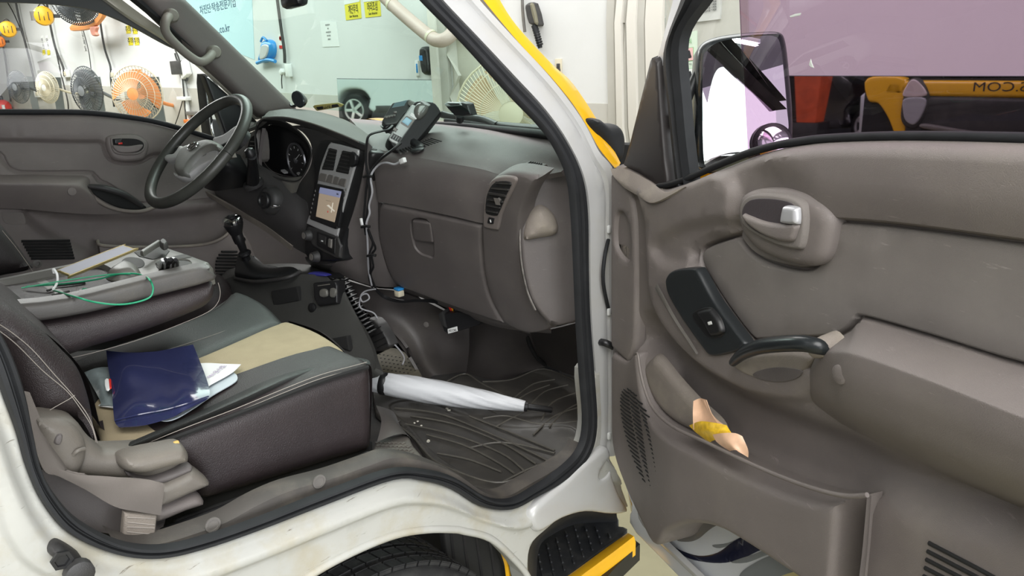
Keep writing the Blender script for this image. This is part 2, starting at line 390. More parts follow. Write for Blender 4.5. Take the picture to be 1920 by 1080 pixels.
# ---------------------------------------------------------------- signs and papers
def sheet(name, label, cat, pts, mt, grp=None, d=.004):
    t = thing(name, label, cat, FW.p(*pts[0], 0), grp)
    plate('sheet', pts, FW, d, 0, .001, d, mt, t, sm=0, step=.3); return t
def wtext(s, px, py, size, mt, t, rot=0, sx=1., n=.006, name='lettering', fl=False):
    u, v = FW.q(px, py, n); return text(name, s, FW, u, v, n, size, mt, t, rot, fl, sx=sx)
BANN = mat('pale_blue_banner', (.50, .68, .74), .6)
t = sheet('banner', 'large pale blue banner with dark blue Korean lettering behind the windscreen', 'banner', [(320, -90), (468, -95), (477, 112), (350, 60)], BANN)
BLUEINK = mat('blue_ink', (.06, .12, .2), .7)
wtext('차진단·탁송전문기업', 407, 13, .11, BLUEINK, t, rot=.02, sx=1.05)
wtext('.co.kr', 420, 54, .12, BLUEINK, t, rot=.03, sx=1.1)
t = sheet('warning_sign', 'yellow Korean sign hanging on the wall, left of the two near the pipe', 'sign', [(643, -25), (673, -25), (677.5, 34), (648.5, 38)], YSIGN)
plate('white_header', [(642, -30), (673, -30), (674, 3), (645, 9)], FW, .006, 0, .001, .002, PAPER, t, sm=0, step=.3)
wtext('계단주의', 662, 18, .085, INK, t, .0, sx=.52); wtext('Caution - Watch your step', 663, 30, .03, INK, t, 0, sx=.42)
t = sheet('warning_sign', 'yellow Korean sign hanging on the wall, right of the two near the pipe', 'sign', [(679, -25), (710, -25), (714, 30), (685, 33)], YSIGN)
plate('white_header', [(678, -30), (710, -30), (710, 1), (681, 4)], FW, .006, 0, .001, .002, PAPER, t, sm=0, step=.3)
wtext('머리조심', 698, 13, .085, INK, t, .0, sx=.52); wtext('Caution - Mind your head', 699, 25, .03, INK, t, 0, sx=.42)
t = sheet('notice', 'white paper notice with a few typed lines on the wall behind the windscreen', 'notice', [(600, 40), (630, 41), (636, 87), (605, 88)], PAPER)
for i, s in enumerate(['직원 안전수칙', '안내', '사무실 출입금지', '외부인 출입', '관계자 외']): wtext(s, 614+i*.8, 47+i*6.7, .017, INK, t, 0, sx=.8)
t = sheet('no_smoking_sign', 'small red and white prohibition sign beside the black conduit', 'sign', [(521, 64), (529, 64), (531, 91), (523, 91)], PAPER)
u, v = FW.q(525.5, 72, .005); lathe('red_ring', FW.P(u, v, .004), FW.N, [(.022, 0), (.022, .003), (.016, .003), (.016, 0)], RED, t, 16)
plate('red_band', [(523, 85), (530, 85), (531, 91), (523.4, 91)], FW, .004, .002, .001, 0, RED, t, sm=0)
GRN = mat('poster_green', (.12, .35, .12), .6); PINK = mat('poster_pink', (.75, .45, .45), .6); PGREEN = mat('pale_green_poster', (.62, .72, .6), .5)
t = sheet('safety_poster', 'pale green Korean safety poster with picture boxes seen past the door pillar', 'poster', [(1248, 72), (1306, 57), (1306, 158), (1252, 170)], PGREEN, d=.03)
wtext('위험 안전수칙', 1277, 82, .032, GRN, t, .16, n=.034, sx=.8); wtext('취급', 1290, 61, .02, GRN, t, .16, n=.034)
for i, (x, y, c) in enumerate(((1271, 105, PINK), (1291, 102, PINK), (1273, 145, GREYP), (1293, 141, GREYP))):
    plate('picture_border', [(x-9, y-12), (x+9, y-14), (x+9.5, y+12), (x-8.5, y+14)], FW, .03, .0015, .001, 0, GRN, t, sm=0)
    plate('picture_box', [(x-8, y-11), (x+8, y-13), (x+8.5, y+11), (x-7.5, y+13)], FW, .0315, .0015, .001, 0, c if c is PINK else PAPER, t, sm=0)
    plate('picture_figure', [(x-1, y-7), (x+2, y-7), (x+4, y), (x+5, y+6), (x-4, y+7), (x-3, y)], FW, .033, .0015, .001, 0, INK, t, sm=3)
    wtext('안전화 착용', x-.5, y+19, .010, INK, t, .1, n=.034)
t = sheet('notice_board', 'grey paper form with black print at the top behind the door window', 'notice', [(1302, -30), (1352, -34), (1350, 36), (1300, 42)], mat('grey_form', (.5, .5, .48), .7), d=.03)
for i in range(5): wtext('점검사항 기록표', 1331, 0+i*5, .013, INK, t, .1, n=.034)
for k, (x, y, lb) in enumerate([(240, 55, 'first small yellow wall notice of the upper pair above the orange fan'), (252.5, 56, 'second small yellow wall notice of the upper pair above the orange fan'), (244.5, 77, 'left small yellow wall notice of the lower pair above the orange fan'), (256, 77, 'right small yellow wall notice of the lower pair above the orange fan')]):
    t = sheet('wall_notice', lb, 'sign', [(x-4, y-7), (x+4, y-7), (x+5, y+7.5), (x-3.3, y+8)], YSIGN)
    wtext('주의', x, y, .09, INK, t, 0, 1.5)
for (x, lb) in ((76, 'white strip notice with yellow foot on the far wall, left of the pair'), (85, 'white strip notice with yellow foot on the far wall, right of the pair')):
    t = sheet('strip_notice', lb, 'sign', [(x, 67), (x+5, 66), (x+9, 102), (x+4, 104)], PAPER)
    plate('yellow_foot', [(x+3, 94), (x+8, 93), (x+9, 102), (x+4, 104)], FW, .004, .002, .001, 0, YSIGN, t, sm=0)
    wtext('안\n전', x+4.4, 82, .1, INK, t, 0, 1.5)
t = sheet('hanging_lettering', 'narrow vertical strip of black Korean letters on the far wall', 'sign', [(149, 54), (156, 54), (165, 95), (158, 96)], PAPER)
wtext('안\n전\n제\n일', 157, 75, .09, INK, t, .05, 1.5)
# ---------------------------------------------------------------- pipes, conduits, boxes
def wp(px, py, off=.03): return FW.p(px, py, off)
DUCT = mat('beige_duct', (.48, .37, .33), .45, var=.06)
t = thing('duct_pipe', 'thick beige pink pipe bending along the wall behind the windscreen', 'pipe', wp(780, 50))
tube('pipe', [wp(690, -40, .25), wp(735, 8, .25), wp(800, 64, .25), wp(822, 76, .25), wp(838, 72, .22), wp(850, 60, .15), wp(858, 48, .0)], .052, DUCT, t, seg=16)
for (x, y) in ((735, 8), (808, 69)): lathe('pipe_joint', wp(x, y, .25), (wp(800, 64, .25)-wp(735, 8, .25)), [(.052, -.012), (.056, -.012), (.056, .012), (.052, .012)], CREAM, t, 16)
t = tube('conduit', [wp(518, -20), wp(521, 8), wp(528, 60), wp(533, 95), wp(534, 118)], .016, DGREY); tag(t, 'dark conduit running down the wall to the white outlet box', 'conduit')
t = thing('outlet_box', 'white outlet box with plugged leads below the dark conduit', 'outlet', wp(537, 132))
fbox('box_body', FW, 537, 132, .07, .13, .05, PAPER, t, bev=.006); fbox('plug', FW, 525, 135, .06, .05, .05, PAPER, t, bev=.008, rot=.6)
tube('lead', [wp(529, 138), wp(528, 150), wp(529, 166)], .006, DGREY, t)
BLUEC = mat('blue_plastic', (.03, .25, .6), .35)
t = thing('work_lamp', 'bright blue cage lamp hanging on the wall at the windscreen edge', 'work lamp', wp(495, 100))
plate('lamp_shell', [(487, 78), (497, 74), (507, 80), (509, 98), (503, 112), (488, 118), (480, 112), (484, 95)], FW, .0, .06, .05, 0, BLUEC, t)
plate('lamp_lens', [(489, 86), (500, 84), (501, 96), (496, 108), (486, 110)], FW, .06, .015, .01, 0, SILVER, t)
tube('hook', [wp(489, 78, .05), wp(493, 70, .05), wp(500, 76, .05)], .012, BLUEC, t); tube('stand', [wp(482, 118, .05), wp(500, 112, .05), wp(516, 115, .05)], .02, BLUEC, t)
t = thing('card_reader', 'black handheld scanner in a wall cradle right of the paper notice', 'scanner', wp(793, 112))
plate('reader_body', [(784, 92), (798, 92), (803, 135), (789, 137)], FW, 0, .06, .02, 0, BLACK, t, sm=3)
plate('display', [(785, 104), (791, 104), (792, 114), (786, 114)], FW, .06, .003, .002, 0, BLUEC, t, sm=0)
t = thing('wall_switch', 'small white wall switch beside the black scanner', 'switch', wp(781, 128))
fbox('plate', FW, 781, 128, .042, .125, .015, PAPER, t, bev=.003); fbox('rocker', FW, 781, 128, .018, .075, .02, BLUEC, t, bev=.003)
t = thing('inspection_lamp', 'olive and black handheld inspection lamp hanging by a cord on the wall', 'work lamp', wp(1000, 45))
tube('cord', [wp(979, -30), wp(980, 20), wp(984, 60)], .011, GREYP, t)
L1 = mat('olive_plastic', (.16, .15, .1), .5)
plate('lamp_head', [(983, 8), (996, 6), (1007, 45), (1001, 48), (990, 46), (984, 25)], FW, 0, .07, .015, 0, DGREY, t, sm=2)
plate('lamp_lens', [(992, 9), (998, 8), (1006, 42), (1001, 44)], FW, .06, .02, .01, 0, L1, t, sm=2)
tube('handle', [wp(1002, 48, .05), wp(1006, 62, .05), wp(1013, 90, .04)], [.024, .019, .016], RUBBER, t)
for i in range(7): lathe('grip_ring', wp(1004.5+i*1.3, 56+i*4.6, .045), wp(1013, 90)-wp(1002, 48), [(.024, -.004), (.024, .004)], BLACK, t, 12)
t = thing('wall_switch', 'cream wall switch above the grimy patch left of the door frame', 'switch', wp(1046, 124))
fbox('plate', FW, 1046, 124, .058, .1, .015, CREAM, t, bev=.003); fbox('rocker', FW, 1046, 124, .03, .035, .02, DGREY, t, bev=.003); fbox('rocker', FW, 1048, 133, .02, .03, .02, DGREY, t, bev=.003)
for k, (pts, r, lb) in enumerate([
    ([(5, -10), (28, 30), (50, 90), (66, 165)], .02, 'thin cable hanging on the far wall, leftmost but one'),
    ([(27, -10), (37, 40), (55, 110), (69, 172)], .03, 'dark cable hanging on the far wall right of the yellow reel'),
    ([(2, 70), (10, 110), (20, 190)], .03, 'dark cable at the left edge of the driver window'),
    ([(86, -8), (93, 40), (104, 90), (118, 125), (121, 143)], .03, 'dark cable running down from the upper yellow reel'),
    ([(105, 95), (115, 140), (127, 190), (128, 215)], .02, 'thin grey cable below the upper yellow reel'),
    ([(153, 45), (166, 95), (171, 132)], .012, 'thin wire running down to the dark fan'),
    ([(188, 42), (196, 90), (207, 125), (208, 150), (214, 200)], .025, 'dark cable running down beside the orange fan'),
    ([(328, 92), (340, 130), (350, 235)], .018, 'dark cable beside the white pole under the pillar'),
    ([(342, 190), (335, 215), (326, 240)], .012, 'loose black wire left of the white pole')]):
    tag(tube('hanging_cable', [wp(*p, .06) for p in pts], r*.6, DGREY, seg=6), lb, 'cable')
t = thing('wall_pole', 'white pole with clamps standing against the wall near the steering wheel', 'pole', wp(352, 200))
tube('pole', [wp(338, 120), wp(345, 160), wp(360, 250)], .03, PAPER, t)
for (x, y, m_) in ((356, 213, GREYP), (352, 228, ORANGE), (339, 185, PAPER)): fbox('clamp', FW, x, y, .3, .05, .08, m_, t, bev=.01)
t = thing('cable_junction', 'grey and white cable junction hanging above the pole', 'junction box', wp(330, 125))
fbox('junction_box', FW, 328, 127, .32, .17, .1, DGREY, t, bev=.01); fbox('plug', FW, 341, 130, .22, .2, .08, PAPER, t, bev=.02, rot=.3)
tube('wire', [wp(328, 100), wp(333, 115), wp(345, 130), wp(351, 150), wp(344, 148), wp(338, 138)], .012, DGREY, t)
for (x, y, lb) in ((120, 138, 'white plug socket at the end of the far wall cable'), (209, 140, 'white plug socket beside the orange fan'), (68, 176, 'small white plug socket left of the cream fan')):
    t = thing('plug_socket', lb, 'socket', wp(x, y)); fbox('socket_box', FW, x, y, .35, .13, .06, PAPER, t, bev=.01); fbox('socket_face', FW, x, y, .16, .07, .07, CREAM, t, bev=.004)
# cable reels
YR = mat('reel_yellow', (.8, .42, .02), .4)
def X0(n): return n.cross(Vector((0, 0, 1))).normalized()
def reel(px, py, r, lb, mt=YR):
    P = FW.p(px, py, .5); n = (CP-P).normalized(); t = thing('cable_reel', lb, 'cable reel', P)
    lathe('drum', P, n, [(r*.9, -.12), (r, -.08), (r, .02), (r*.92, .06), (r*.5, .08), (0.01, .085)], mt, t, 24)
    for k_ in range(3): box('drum_slot', P+n*.082+X0(n)*(k_-1)*r*.45, X0(n)*r*.08, Vector((0, 0, r*.9)), n*.006, DGREY, t, .002)
    lathe('drum_rim', P, n, [(r*1.03, -.03), (r*1.05, -.02), (r*1.05, .0), (r*1.0, .01)], mt, t, 24)
    X = n.cross(Vector((0, 0, 1))).normalized()
    tube('bracket', [P-X*r*.9-n*.1, P+Vector((0, 0, r*1.35)), P+X*r*.9-n*.1], r*.07, DGREY, t)
    box('cable_guide', P-X*r*1.25, X*r*.5, n*.1, Vector((0, 0, r*.25)), DGREY, t, .01)
    box('wall_arm', P-n*.2+X*r*.8, X*.12, n*.5, Vector((0, 0, .12)), GREYP, t, .01)
reel(82, 30, .142, 'yellow cable reel on the far wall, right and upper of the two whole ones'); reel(15, 55, .135, 'yellow cable reel on the far wall, left and lower of the two whole ones')
reel(-1, 78, .1, 'orange reel cut by the left edge of the view', ORANGE)
t = thing('air_hose', 'coiled orange air hose hanging below the large black wall fan', 'hose', wp(165, 45, .3))
OH = mat('orange_hose', (.75, .3, .1), .5)
for i in range(3): tube('coil', [wp(x+i*1.5, y-i*2, .3) for x, y in ((136, 53), (152, 52), (172, 48), (186, 38), (192, 27), (190, 18))], .045, OH, t, seg=6)
plate('rag', [(168, 50), (180, 50), (178, 60), (181, 66), (173, 68), (169, 60)], FW, .3, .04, .02, 0, mat('pink_rag', (.7, .3, .22), .8), t)
t = thing('fire_extinguisher', 'small red fire extinguisher at the foot of the far wall', 'fire extinguisher', wp(5, 202))
P = wp(6, 202, .2); lathe('cylinder', P, (0, 0, 1), [(.15, -.3), (.17, -.27), (.17, .05), (.12, .13), (.05, .17)], RED, t, 16); lathe('valve', P, (0, 0, 1), [(.04, .15), (.04, .24), (.02, .26)], BLACK, t, 10)
box('label_plate', P+(CP-P).normalized()*.165, (0, .12, 0), (.05, 0, 0), (0, 0, .12), PAPER, t, .003)
# ---------------------------------------------------------------- fans
def fan(px, py, hx, hy, wire, blade, lb, off=.5, nw=46, yaw=-1, hubm=None, mt_arm=True, wr=.004, bl=True, trans=False, tilt=0):
    P = FW.p(px, py, off); d = (P-CP); dist = d.dot(_fw); R = hy*dist/FPX
    n = -d.normalized(); X = Vector((0, 0, 1)).cross(n).normalized()
    sq = math.sqrt(max(0, 1-(hx/hy)**2)); n = (n*(hx/hy)+X*sq*(1 if yaw >= 0 else -1)).normalized(); n = (n+Vector((0, 0, tilt))).normalized()
    Uv = (Vector((0, 0, 1))-n*n.z).normalized(); Xv = Uv.cross(n)
    t = thing('wall_fan', lb, 'fan', P)
    bmv = []; bf = []
    def wirep(pts, r):
        b0 = len(bmv)
        for i, p in enumerate(pts):
            tt = (pts[min(i+1, len(pts)-1)]-pts[max(i-1, 0)]).normalized(); a = tt.cross(n).normalized(); b = tt.cross(a)
            for s in range(3): an = s*2.094; bmv.append(p+a*r*math.cos(an)+b*r*math.sin(an))
        for i in range(len(pts)-1):
            for s in range(3): bf.append((b0+i*3+s, b0+i*3+(s+1) % 3, b0+(i+1)*3+(s+1) % 3, b0+(i+1)*3+s))
    for side in (1, -1):
        for k in range(nw):
            a = 2*math.pi*k/nw; pts = []
            for j in range(6):
                f = .22+.78*j/5; aa = a+.25*(1-f); hgt = R*.28*math.sqrt(max(0, 1-f**2.2))*side
                pts.append(P+(Xv*math.cos(aa)+Uv*math.sin(aa))*R*f+n*hgt)
            wirep(pts, wr)
    for f in (.55, .8):
        pts = [P+(Xv*math.cos(q*.2618)+Uv*math.sin(q*.2618))*R*f+n*R*.28*math.sqrt(1-f**2.2) for q in range(25)]; wirep(pts, wr*1.2)
    mk('guard', bmv, bf, wire, t, True)
    ring = [P+(Xv*math.cos(q*.2094)+Uv*math.sin(q*.2094))*R for q in range(31)]
    tube('rim', ring, R*.022, wire, t, k=1, seg=6, caps=False)
    lathe('hub_cap', P+n*R*.24, n, [(R*.22, 0), (R*.22, R*.03), (R*.12, R*.05), (.002, R*.055)], hubm or blade, t, 20)
    if bl:
        for k in range(5 if not trans else 3):
            V = []; F_ = []; nb = 5 if not trans else 3
            for i in range(7):
                f = .15+.73*i/6
                for j in range(7):
                    w = (j/6-.5)*(1.05*6.283/nb)*math.sin(min(1, f*1.25)*1.5)*.9; aa = 6.283*k/nb+w+.3*f
                    V.append(P+(Xv*math.cos(aa)+Uv*math.sin(aa))*R*f+n*(w*R*.22-.02*R))
            for i in range(6):
                for j in range(6): F_.append((i*7+j, i*7+j+1, (i+1)*7+j+1, (i+1)*7+j))
            mk('blade', V, F_, blade, t, True)
    lathe('motor', P-n*R*.2, -n, [(R*.2, 0), (R*.2, R*.3), (R*.14, R*.42), (.01, R*.44)], hubm or wire, t, 16)
    if mt_arm:
        q = P-n*R*.5; tube('wall_arm', [q, q+Vector((off*.4, 0, -R*.35)), Vector((WALLX, q.y+.05, q.z-R*.5))], R*.07, hubm or wire, t, seg=8)
    return t
CW = mat('cream_wire', (.55, .5, .38), .5); DWR = mat('dark_wire', (.05, .055, .06), .4); BW = mat('beige_wire', (.5, .46, .33), .5)
OB = mat('orange_blade', (.8, .32, .12), .3); GB = mat('grey_blade', (.18, .19, .2), .4); PB = mat('pale_blade', (.6, .6, .55), .4)
fan(35, 163, 17, 30, DWR, GB, 'dark wall fan farthest left in the driver window', wr=.004)
fan(89, 164, 18, 29, CW, PB, 'cream wall fan between the two dark ones', wr=.006)
fan(163, 170, 25, 44, DWR, GB, 'dark grey wall fan next to the orange fan', hubm=GB, wr=.0042)
fan(257, 176, 43, 51, CW, OB, 'large cream caged wall fan with orange blades', hubm=OB, trans=True, wr=.0035)
fan(143, 0, 42, 45, DWR, GB, 'large black wall fan at the top of the driver window', nw=70, wr=.006)
fan(958, 214, 103, 103, BW, mat('orange_beige_blade', (.42, .3, .17), .5), 'big beige caged fan with orange blades behind the windscreen', off=.6, nw=90, wr=.0026, hubm=BW, trans=False)
# ---------------------------------------------------------------- vehicles behind the camera, seen only in the mirrors
def vpt(px, py, x):                          # the real place of a thing whose mirror image stands at depth x
    p = at(px, py, 'x', 2*WALLX-x); p.x = x; return p
CARB = mat('black_car_paint', (.02, .02, .025), .15, coat=1)
def car(name, label, O, fwd, body, s=1., lift=0.):
    """O: ground point under the front wheel on the visible side; fwd: to its nose"""
    O = Vector(O); f = Vector(fwd).normalized(); up = Vector((0, 0, 1)); side = f.cross(up)
    t = thing(name, label, 'car', O); F1 = Fr(O, f, up); F1.N = (F1.N if F1.N.dot(CARSEE-O) > 0 else -F1.N)
    prof = [(-3.6, .5), (-3.65, 1.0), (-3.5, 1.2), (-3.1, 1.65), (-1.3, 1.7), (-.35, 1.2), (.6, 1.05), (.85, .8), (.85, .4), (.46, .35), (.4, .6), (.2, .78), (-.2, .78), (-.4, .6), (-.46, .3), (-2.25, .3), (-2.3, .6), (-2.5, .78), (-2.9, .78), (-3.1, .6), (-3.15, .35)]
    plate('body', [(a*s, b*s) for a, b in prof], F1, 0, .12, .1, 1.6, body, t, sm=3, uv=True, step=.12, back=True)
    plate('side_window', [(a*s, b*s) for a, b in [(-3.1, 1.2), (-2.9, 1.55), (-1.4, 1.6), (-.6, 1.22)]], F1, .12, .01, .005, 0, GLOSSB, t, sm=0, uv=True, step=.2)
    plate('sill', [(a*s, b*s) for a, b in [(-2.2, .3), (-2.2, .45), (-.5, .45), (-.5, .3)]], F1, .1, .06, .02, 0, DGREY, t, sm=0, uv=True, step=.2)
    for x in (0, -2.7):
        w = lathe('tyre', F1.P(x*s, .36*s, -.12), F1.N, [(.2*s, 0), (.34*s, .0), (.36*s, .04), (.36*s, .16), (.34*s, .2), (.24*s, .21)], RUBBER, t, 28)
        hb = lathe('rim', F1.P(x*s, .36*s, .085), F1.N, [(.24*s, 0), (.24*s, .03), (.22*s, .03), (.2*s, -.02)], SILVER, w, 24)
        for k in range(5):
            a = k*1.2566; d1 = F1.U*math.cos(a)+F1.V*math.sin(a); d2 = F1.N.cross(d1)
            box('spoke', F1.P(x*s, .36*s, .11)+d1*.12*s, d1*.22*s, d2*.06*s, F1.N*.02, SILVER, w, .006)
    return t
# white car (left mirror): the image's front wheel sits at pixel (668, 207)
CARSEE = Vector((2.9, 5, 1))
p0 = vpt(670, 206, -3.4); zc = p0.z
t = car('white_car', 'white car with silver spoked wheels reflected in the low wall mirror', (p0.x, p0.y, zc-.36*1.1), (.45, 1, 0), WHITE2, 1.1)
if zc-.36*1.1 > .05:
    q = Vector((p0.x, p0.y, 0)); f = Vector((.45, 1, 0)).normalized()
    tp = thing('lift_platform', 'grey drive-on platform under the reflected white car', 'platform', q)
    gz = zc-.36*1.1; bx = q-f*1.3
    bx = bx+Vector((-1, .45, 0)).normalized()*.9
    box('deck', bx+Vector((0, 0, gz-.03)), f*5.2, Vector((f.y, -f.x, 0))*2.0, (0, 0, .06), DGREY, tp, .01); box('base', bx+Vector((0, 0, (gz-.06)/2)), f*4.8, Vector((f.y, -f.x, 0))*1.6, (0, 0, gz-.06), GREYP, tp, .01)

p1 = vpt(1636, 202, -7.2)
car('dark_car', 'dark car with silver wheel reflected at the left of the long low mirror', (p1.x, p1.y, 0), (.25, -1, 0), CARB, 1.0)
pb = vpt(1520, 228, -6.4)
t = thing('orange_bin', 'tall orange bin reflected in the long low mirror beside the dark car', 'bin', (pb.x, pb.y, 0))
bz_ = max(.0, pb.z)
lathe('bin_body', (pb.x, pb.y, bz_), (0, 0, 1), [(.24, 0), (.34, .82), (.36, .84), (.36, .88), (.32, .88)], mat('bin_orange', (.75, .12, .04), .5, var=.2, vscale=5), t, 4, ang=20)
if bz_ > .02: box('bin_stand', (pb.x, pb.y, bz_/2), (.5, 0, 0), (0, .5, 0), (0, 0, bz_), DGREY, t, .01)
# ================================================================ the truck cab
def ylean(py): return max(0., (300-py)/300.)*.13
def side(pts): return [at(x, y, 'y', ylean(y)) for x, y in pts]
cab = thing('truck_cab', 'white and yellow truck cab standing open on its passenger side', 'truck cab', (-.5, 0, 0))
SIN = [(792, -8), (792, 0), (870, 80), (960, 180), (1010, 232), (1040, 272), (1066, 330), (1075, 400), (1080, 500), (1084, 600), (1090, 700), (1096, 795), (1082, 848), (1038, 890), (997, 917), (960, 936), (915, 933), (855, 897), (800, 882), (730, 882), (600, 928), (480, 975), (375, 1010), (300, 1025), (225, 1016), (150, 978), (105, 930), (78, 880), (62, 810), (48, 740), (25, 670), (-10, 600), (-60, 500)]
SOUT = [(828, -8), (828, 0), (900, 76), (960, 140), (1020, 205), (1062, 265), (1092, 330), (1103, 400), (1104, 500), (1107, 600), (1115, 700), (1120, 800), (1104, 858), (1060, 901), (1010, 930), (958, 956), (902, 950), (848, 918), (795, 903), (735, 901), (607, 948), (487, 994), (382, 1030), (297, 1048), (215, 1040), (132, 1003), (82, 945), (52, 880), (32, 810), (8, 745), (-18, 670), (-50, 600), (-100, 500)]
wso = lambda P: [at(x, y, 'y', ylean(y)-.014) for x, y in P]
ribbon3('weatherstrip', wso(SIN), wso(SOUT), [(0, -.008), (.03, .001), (.12, .006), (.3, .007), (.45, .0), (.52, .0), (.6, .005), (.85, .005), (1, -.004), (1, -.02)], Vector((0, -1, 0)), RUBBER, cab, 5)
# inner lip of the opening behind the seal
SIN2 = [(x+(-3 if x > 900 else 3), y-3) for x, y in SIN]
# white flange outside the seal, from the roof down the pillar and along the sill
wo = [(890, -8), (890, 0), (960, 77), (1010, 130), (1050, 178), (1086, 230), (1112, 280), (1141, 318), (1143, 400), (1143, 500), (1143, 600), (1143, 700), (1143, 800), (1144, 850), (1150, 890)]
ribbon3('door_pillar', side(SOUT[:11]+[(1115, 700), (1120, 800), (1117, 835), (1110, 860)]), side(wo), [(0, -.01), (0, .004), (.3, .008), (.62, .008), (.68, .004), (.74, .012), (.95, .016), (1, .008), (1, -.05)], Vector((0, -1, 0)), WHITE, cab, 5)
yo = [(943, -8), (943, 0), (960, 35), (1030, 112), (1067, 142), (1095, 180), (1120, 220), (1145, 262), (1160, 300)]
yi = [(893, -8), (893, 0), (960, 80), (1010, 133), (1040, 168), (1065, 200), (1090, 240), (1112, 280), (1142, 316)]
ribbon3('yellow_outer_pillar', side(yi), side(yo), [(0, -.03), (0, .0), (.1, .012), (.35, .016), (.7, .012), (1, -.02), (1, -.06)], Vector((0, -1, 0)), YELLOW, cab, 5)
ribbon3('pillar_seam', side([(x-1.5, y) for x, y in yi]), side([(x+3, y) for x, y in yi]), [(0, .012), (.5, .016), (1, .012)], Vector((0, -1, 0)), GREYP, cab, 5)
# front panel at the pillar foot: yellow body beyond the door, black corner rubber
plate('corner_gasket', [(1120, 225), (1135, 222), (1150, 232), (1170, 234), (1180, 260), (1175, 300), (1160, 300), (1145, 275), (1128, 250)], FY(-.0), -.02, .03, .02, .05, RUBBER, cab)
# lower side panel with wheel arch
arch = [(1000, 1120), (990, 1082), (965, 1050), (920, 1010), (870, 996), (850, 993), (800, 993), (740, 1003), (660, 1035), (575, 1082), (500, 1140), (440, 1300)]
low = [(x, y) for x, y in SOUT[10:32]]
body = [(1115, 700), (1120, 800)]+SOUT[12:32]+[(-100, 500), (-100, 500), (-160, 700), (-160, 1300), (-160, 1300), (440, 1300), (440, 1300)]+arch[::-1][1:]+[(1000, 1120), (990, 1080), (993, 1025), (1020, 995), (1060, 965), (1100, 957), (1155, 960), (1155, 960), (1178, 950), (1178, 950), (1160, 900), (1143, 850), (1143, 700), (1143, 700)]
st1 = [(1180, 960), (1135, 860), (1118, 868), (1075, 915), (1020, 950), (960, 975), (900, 968), (850, 940), (800, 925), (735, 925), (610, 970), (490, 1018), (385, 1055), (297, 1075), (200, 1065), (110, 1025), (60, 965), (25, 890), (0, 820), (-30, 750), (-60, 680), (-200, 680), (-200, 1400), (1100, 1400)]
st2 = [(1180, 985), (1135, 900), (1090, 925), (1040, 958), (970, 990), (905, 975), (850, 955), (800, 943), (730, 948), (610, 995), (500, 1040), (380, 1085), (300, 1105), (170, 1100), (60, 1060), (10, 1000), (-40, 900), (-200, 900), (-200, 1500), (1100, 1500)]
st3 = [(1010, 1100), (985, 1055), (925, 1000), (860, 983), (800, 981), (735, 991), (655, 1022), (560, 1072), (480, 1140), (440, 1400), (800, 1500), (1000, 1300)]
plate('side_panel', body, FY(0), 0, .006, .006, .05, DIRTYW, cab, sm=4, steps=[(st1, .014, .008), (st2, -.01, .006)], step=.011)
tube('arch_lip', [FY(0).p(x, y, .010) for x, y in arch[:11]], .007, DIRTYW, cab, seg=8)
# jamb below the hinge
plate('hinge_jamb', [(1108, 860), (1143, 840), (1150, 890), (1165, 930), (1180, 960), (1150, 966), (1100, 962), (1055, 975), (1010, 1000), (1000, 960), (1060, 905)], FY(.0), .012, .012, .012, .02, WHITE, cab, sm=4, steps=[([(1128, 880), (1142, 860), (1147, 875), (1142, 890), (1130, 900), (1124, 895)], -.006, .003)])
# sill trim inside the seal, with round clips
sill_in = [(205, 1002), (250, 1017), (300, 1013), (350, 998), (420, 972), (480, 938), (540, 912), (620, 890), (692, 865), (735, 852), (790, 860), (850, 884), (905, 920), (945, 926), (985, 905), (1030, 880), (1070, 855), (1086, 830)]
sill_ou = [(203, 1006), (240, 1022), (300, 1030), (375, 1014), (430, 998), (490, 975), (560, 946), (640, 915), (700, 893), (745, 884), (800, 885), (855, 900), (915, 936), (960, 938), (1000, 919), (1040, 892), (1083, 852), (1097, 815)]
SILLM = mat('sill_plastic', (.07, .063, .057), .6, grain=.3, var=.1, dust=.35, dcol=(.22, .19, .15), dscale=16)
ribbon('sill_trim', sill_in, sill_ou, [(0, -.03), (0, -.002), (.15, .006), (.8, .008), (1, -.004)], FY(.02), SILLM, cab)
for (x, y) in ((398, 983), (597, 902)): 
    u, v = FY(.02).q(x, y, .006); lathe('sill_clip', FY(.02).P(u, v, .007), (0, -1, 0), [(.011, 0), (.011, .002), (.008, .002), (.008, .0008), (.001, .0008)], GREYP, cab, 20)
# tread plate beside the seat
plate('tread_plate', [(692, 868), (706, 826), (725, 820), (762, 814), (775, 835), (800, 866), (770, 870), (735, 872), (700, 876)], FZ(.93), 0, .004, .006, .04, SILLM, cab, sm=3)
for i in range(9):
    for j in range(7):
        px = 708+i*8+j*2.2; py = 828+j*6+i*.3
        if 705 < px < 764+j*4.5: fbox('tread_stud', FZ(.934), px, py, .006, .010, .0018, SILLM, cab, bev=.0006)
patch('wheel_box', [PP((705, 760, 'y', .14), (715, 790, 'y', .14), (707, 828, 'y', .12)), PP((735, 770, 'y', .2), (748, 795, 'y', .16), (762, 815, 'y', .12)), PP((745, 785, 'y', .22), (760, 830, 'y', .14), (800, 868, 'y', .08))], FOOT, cab)
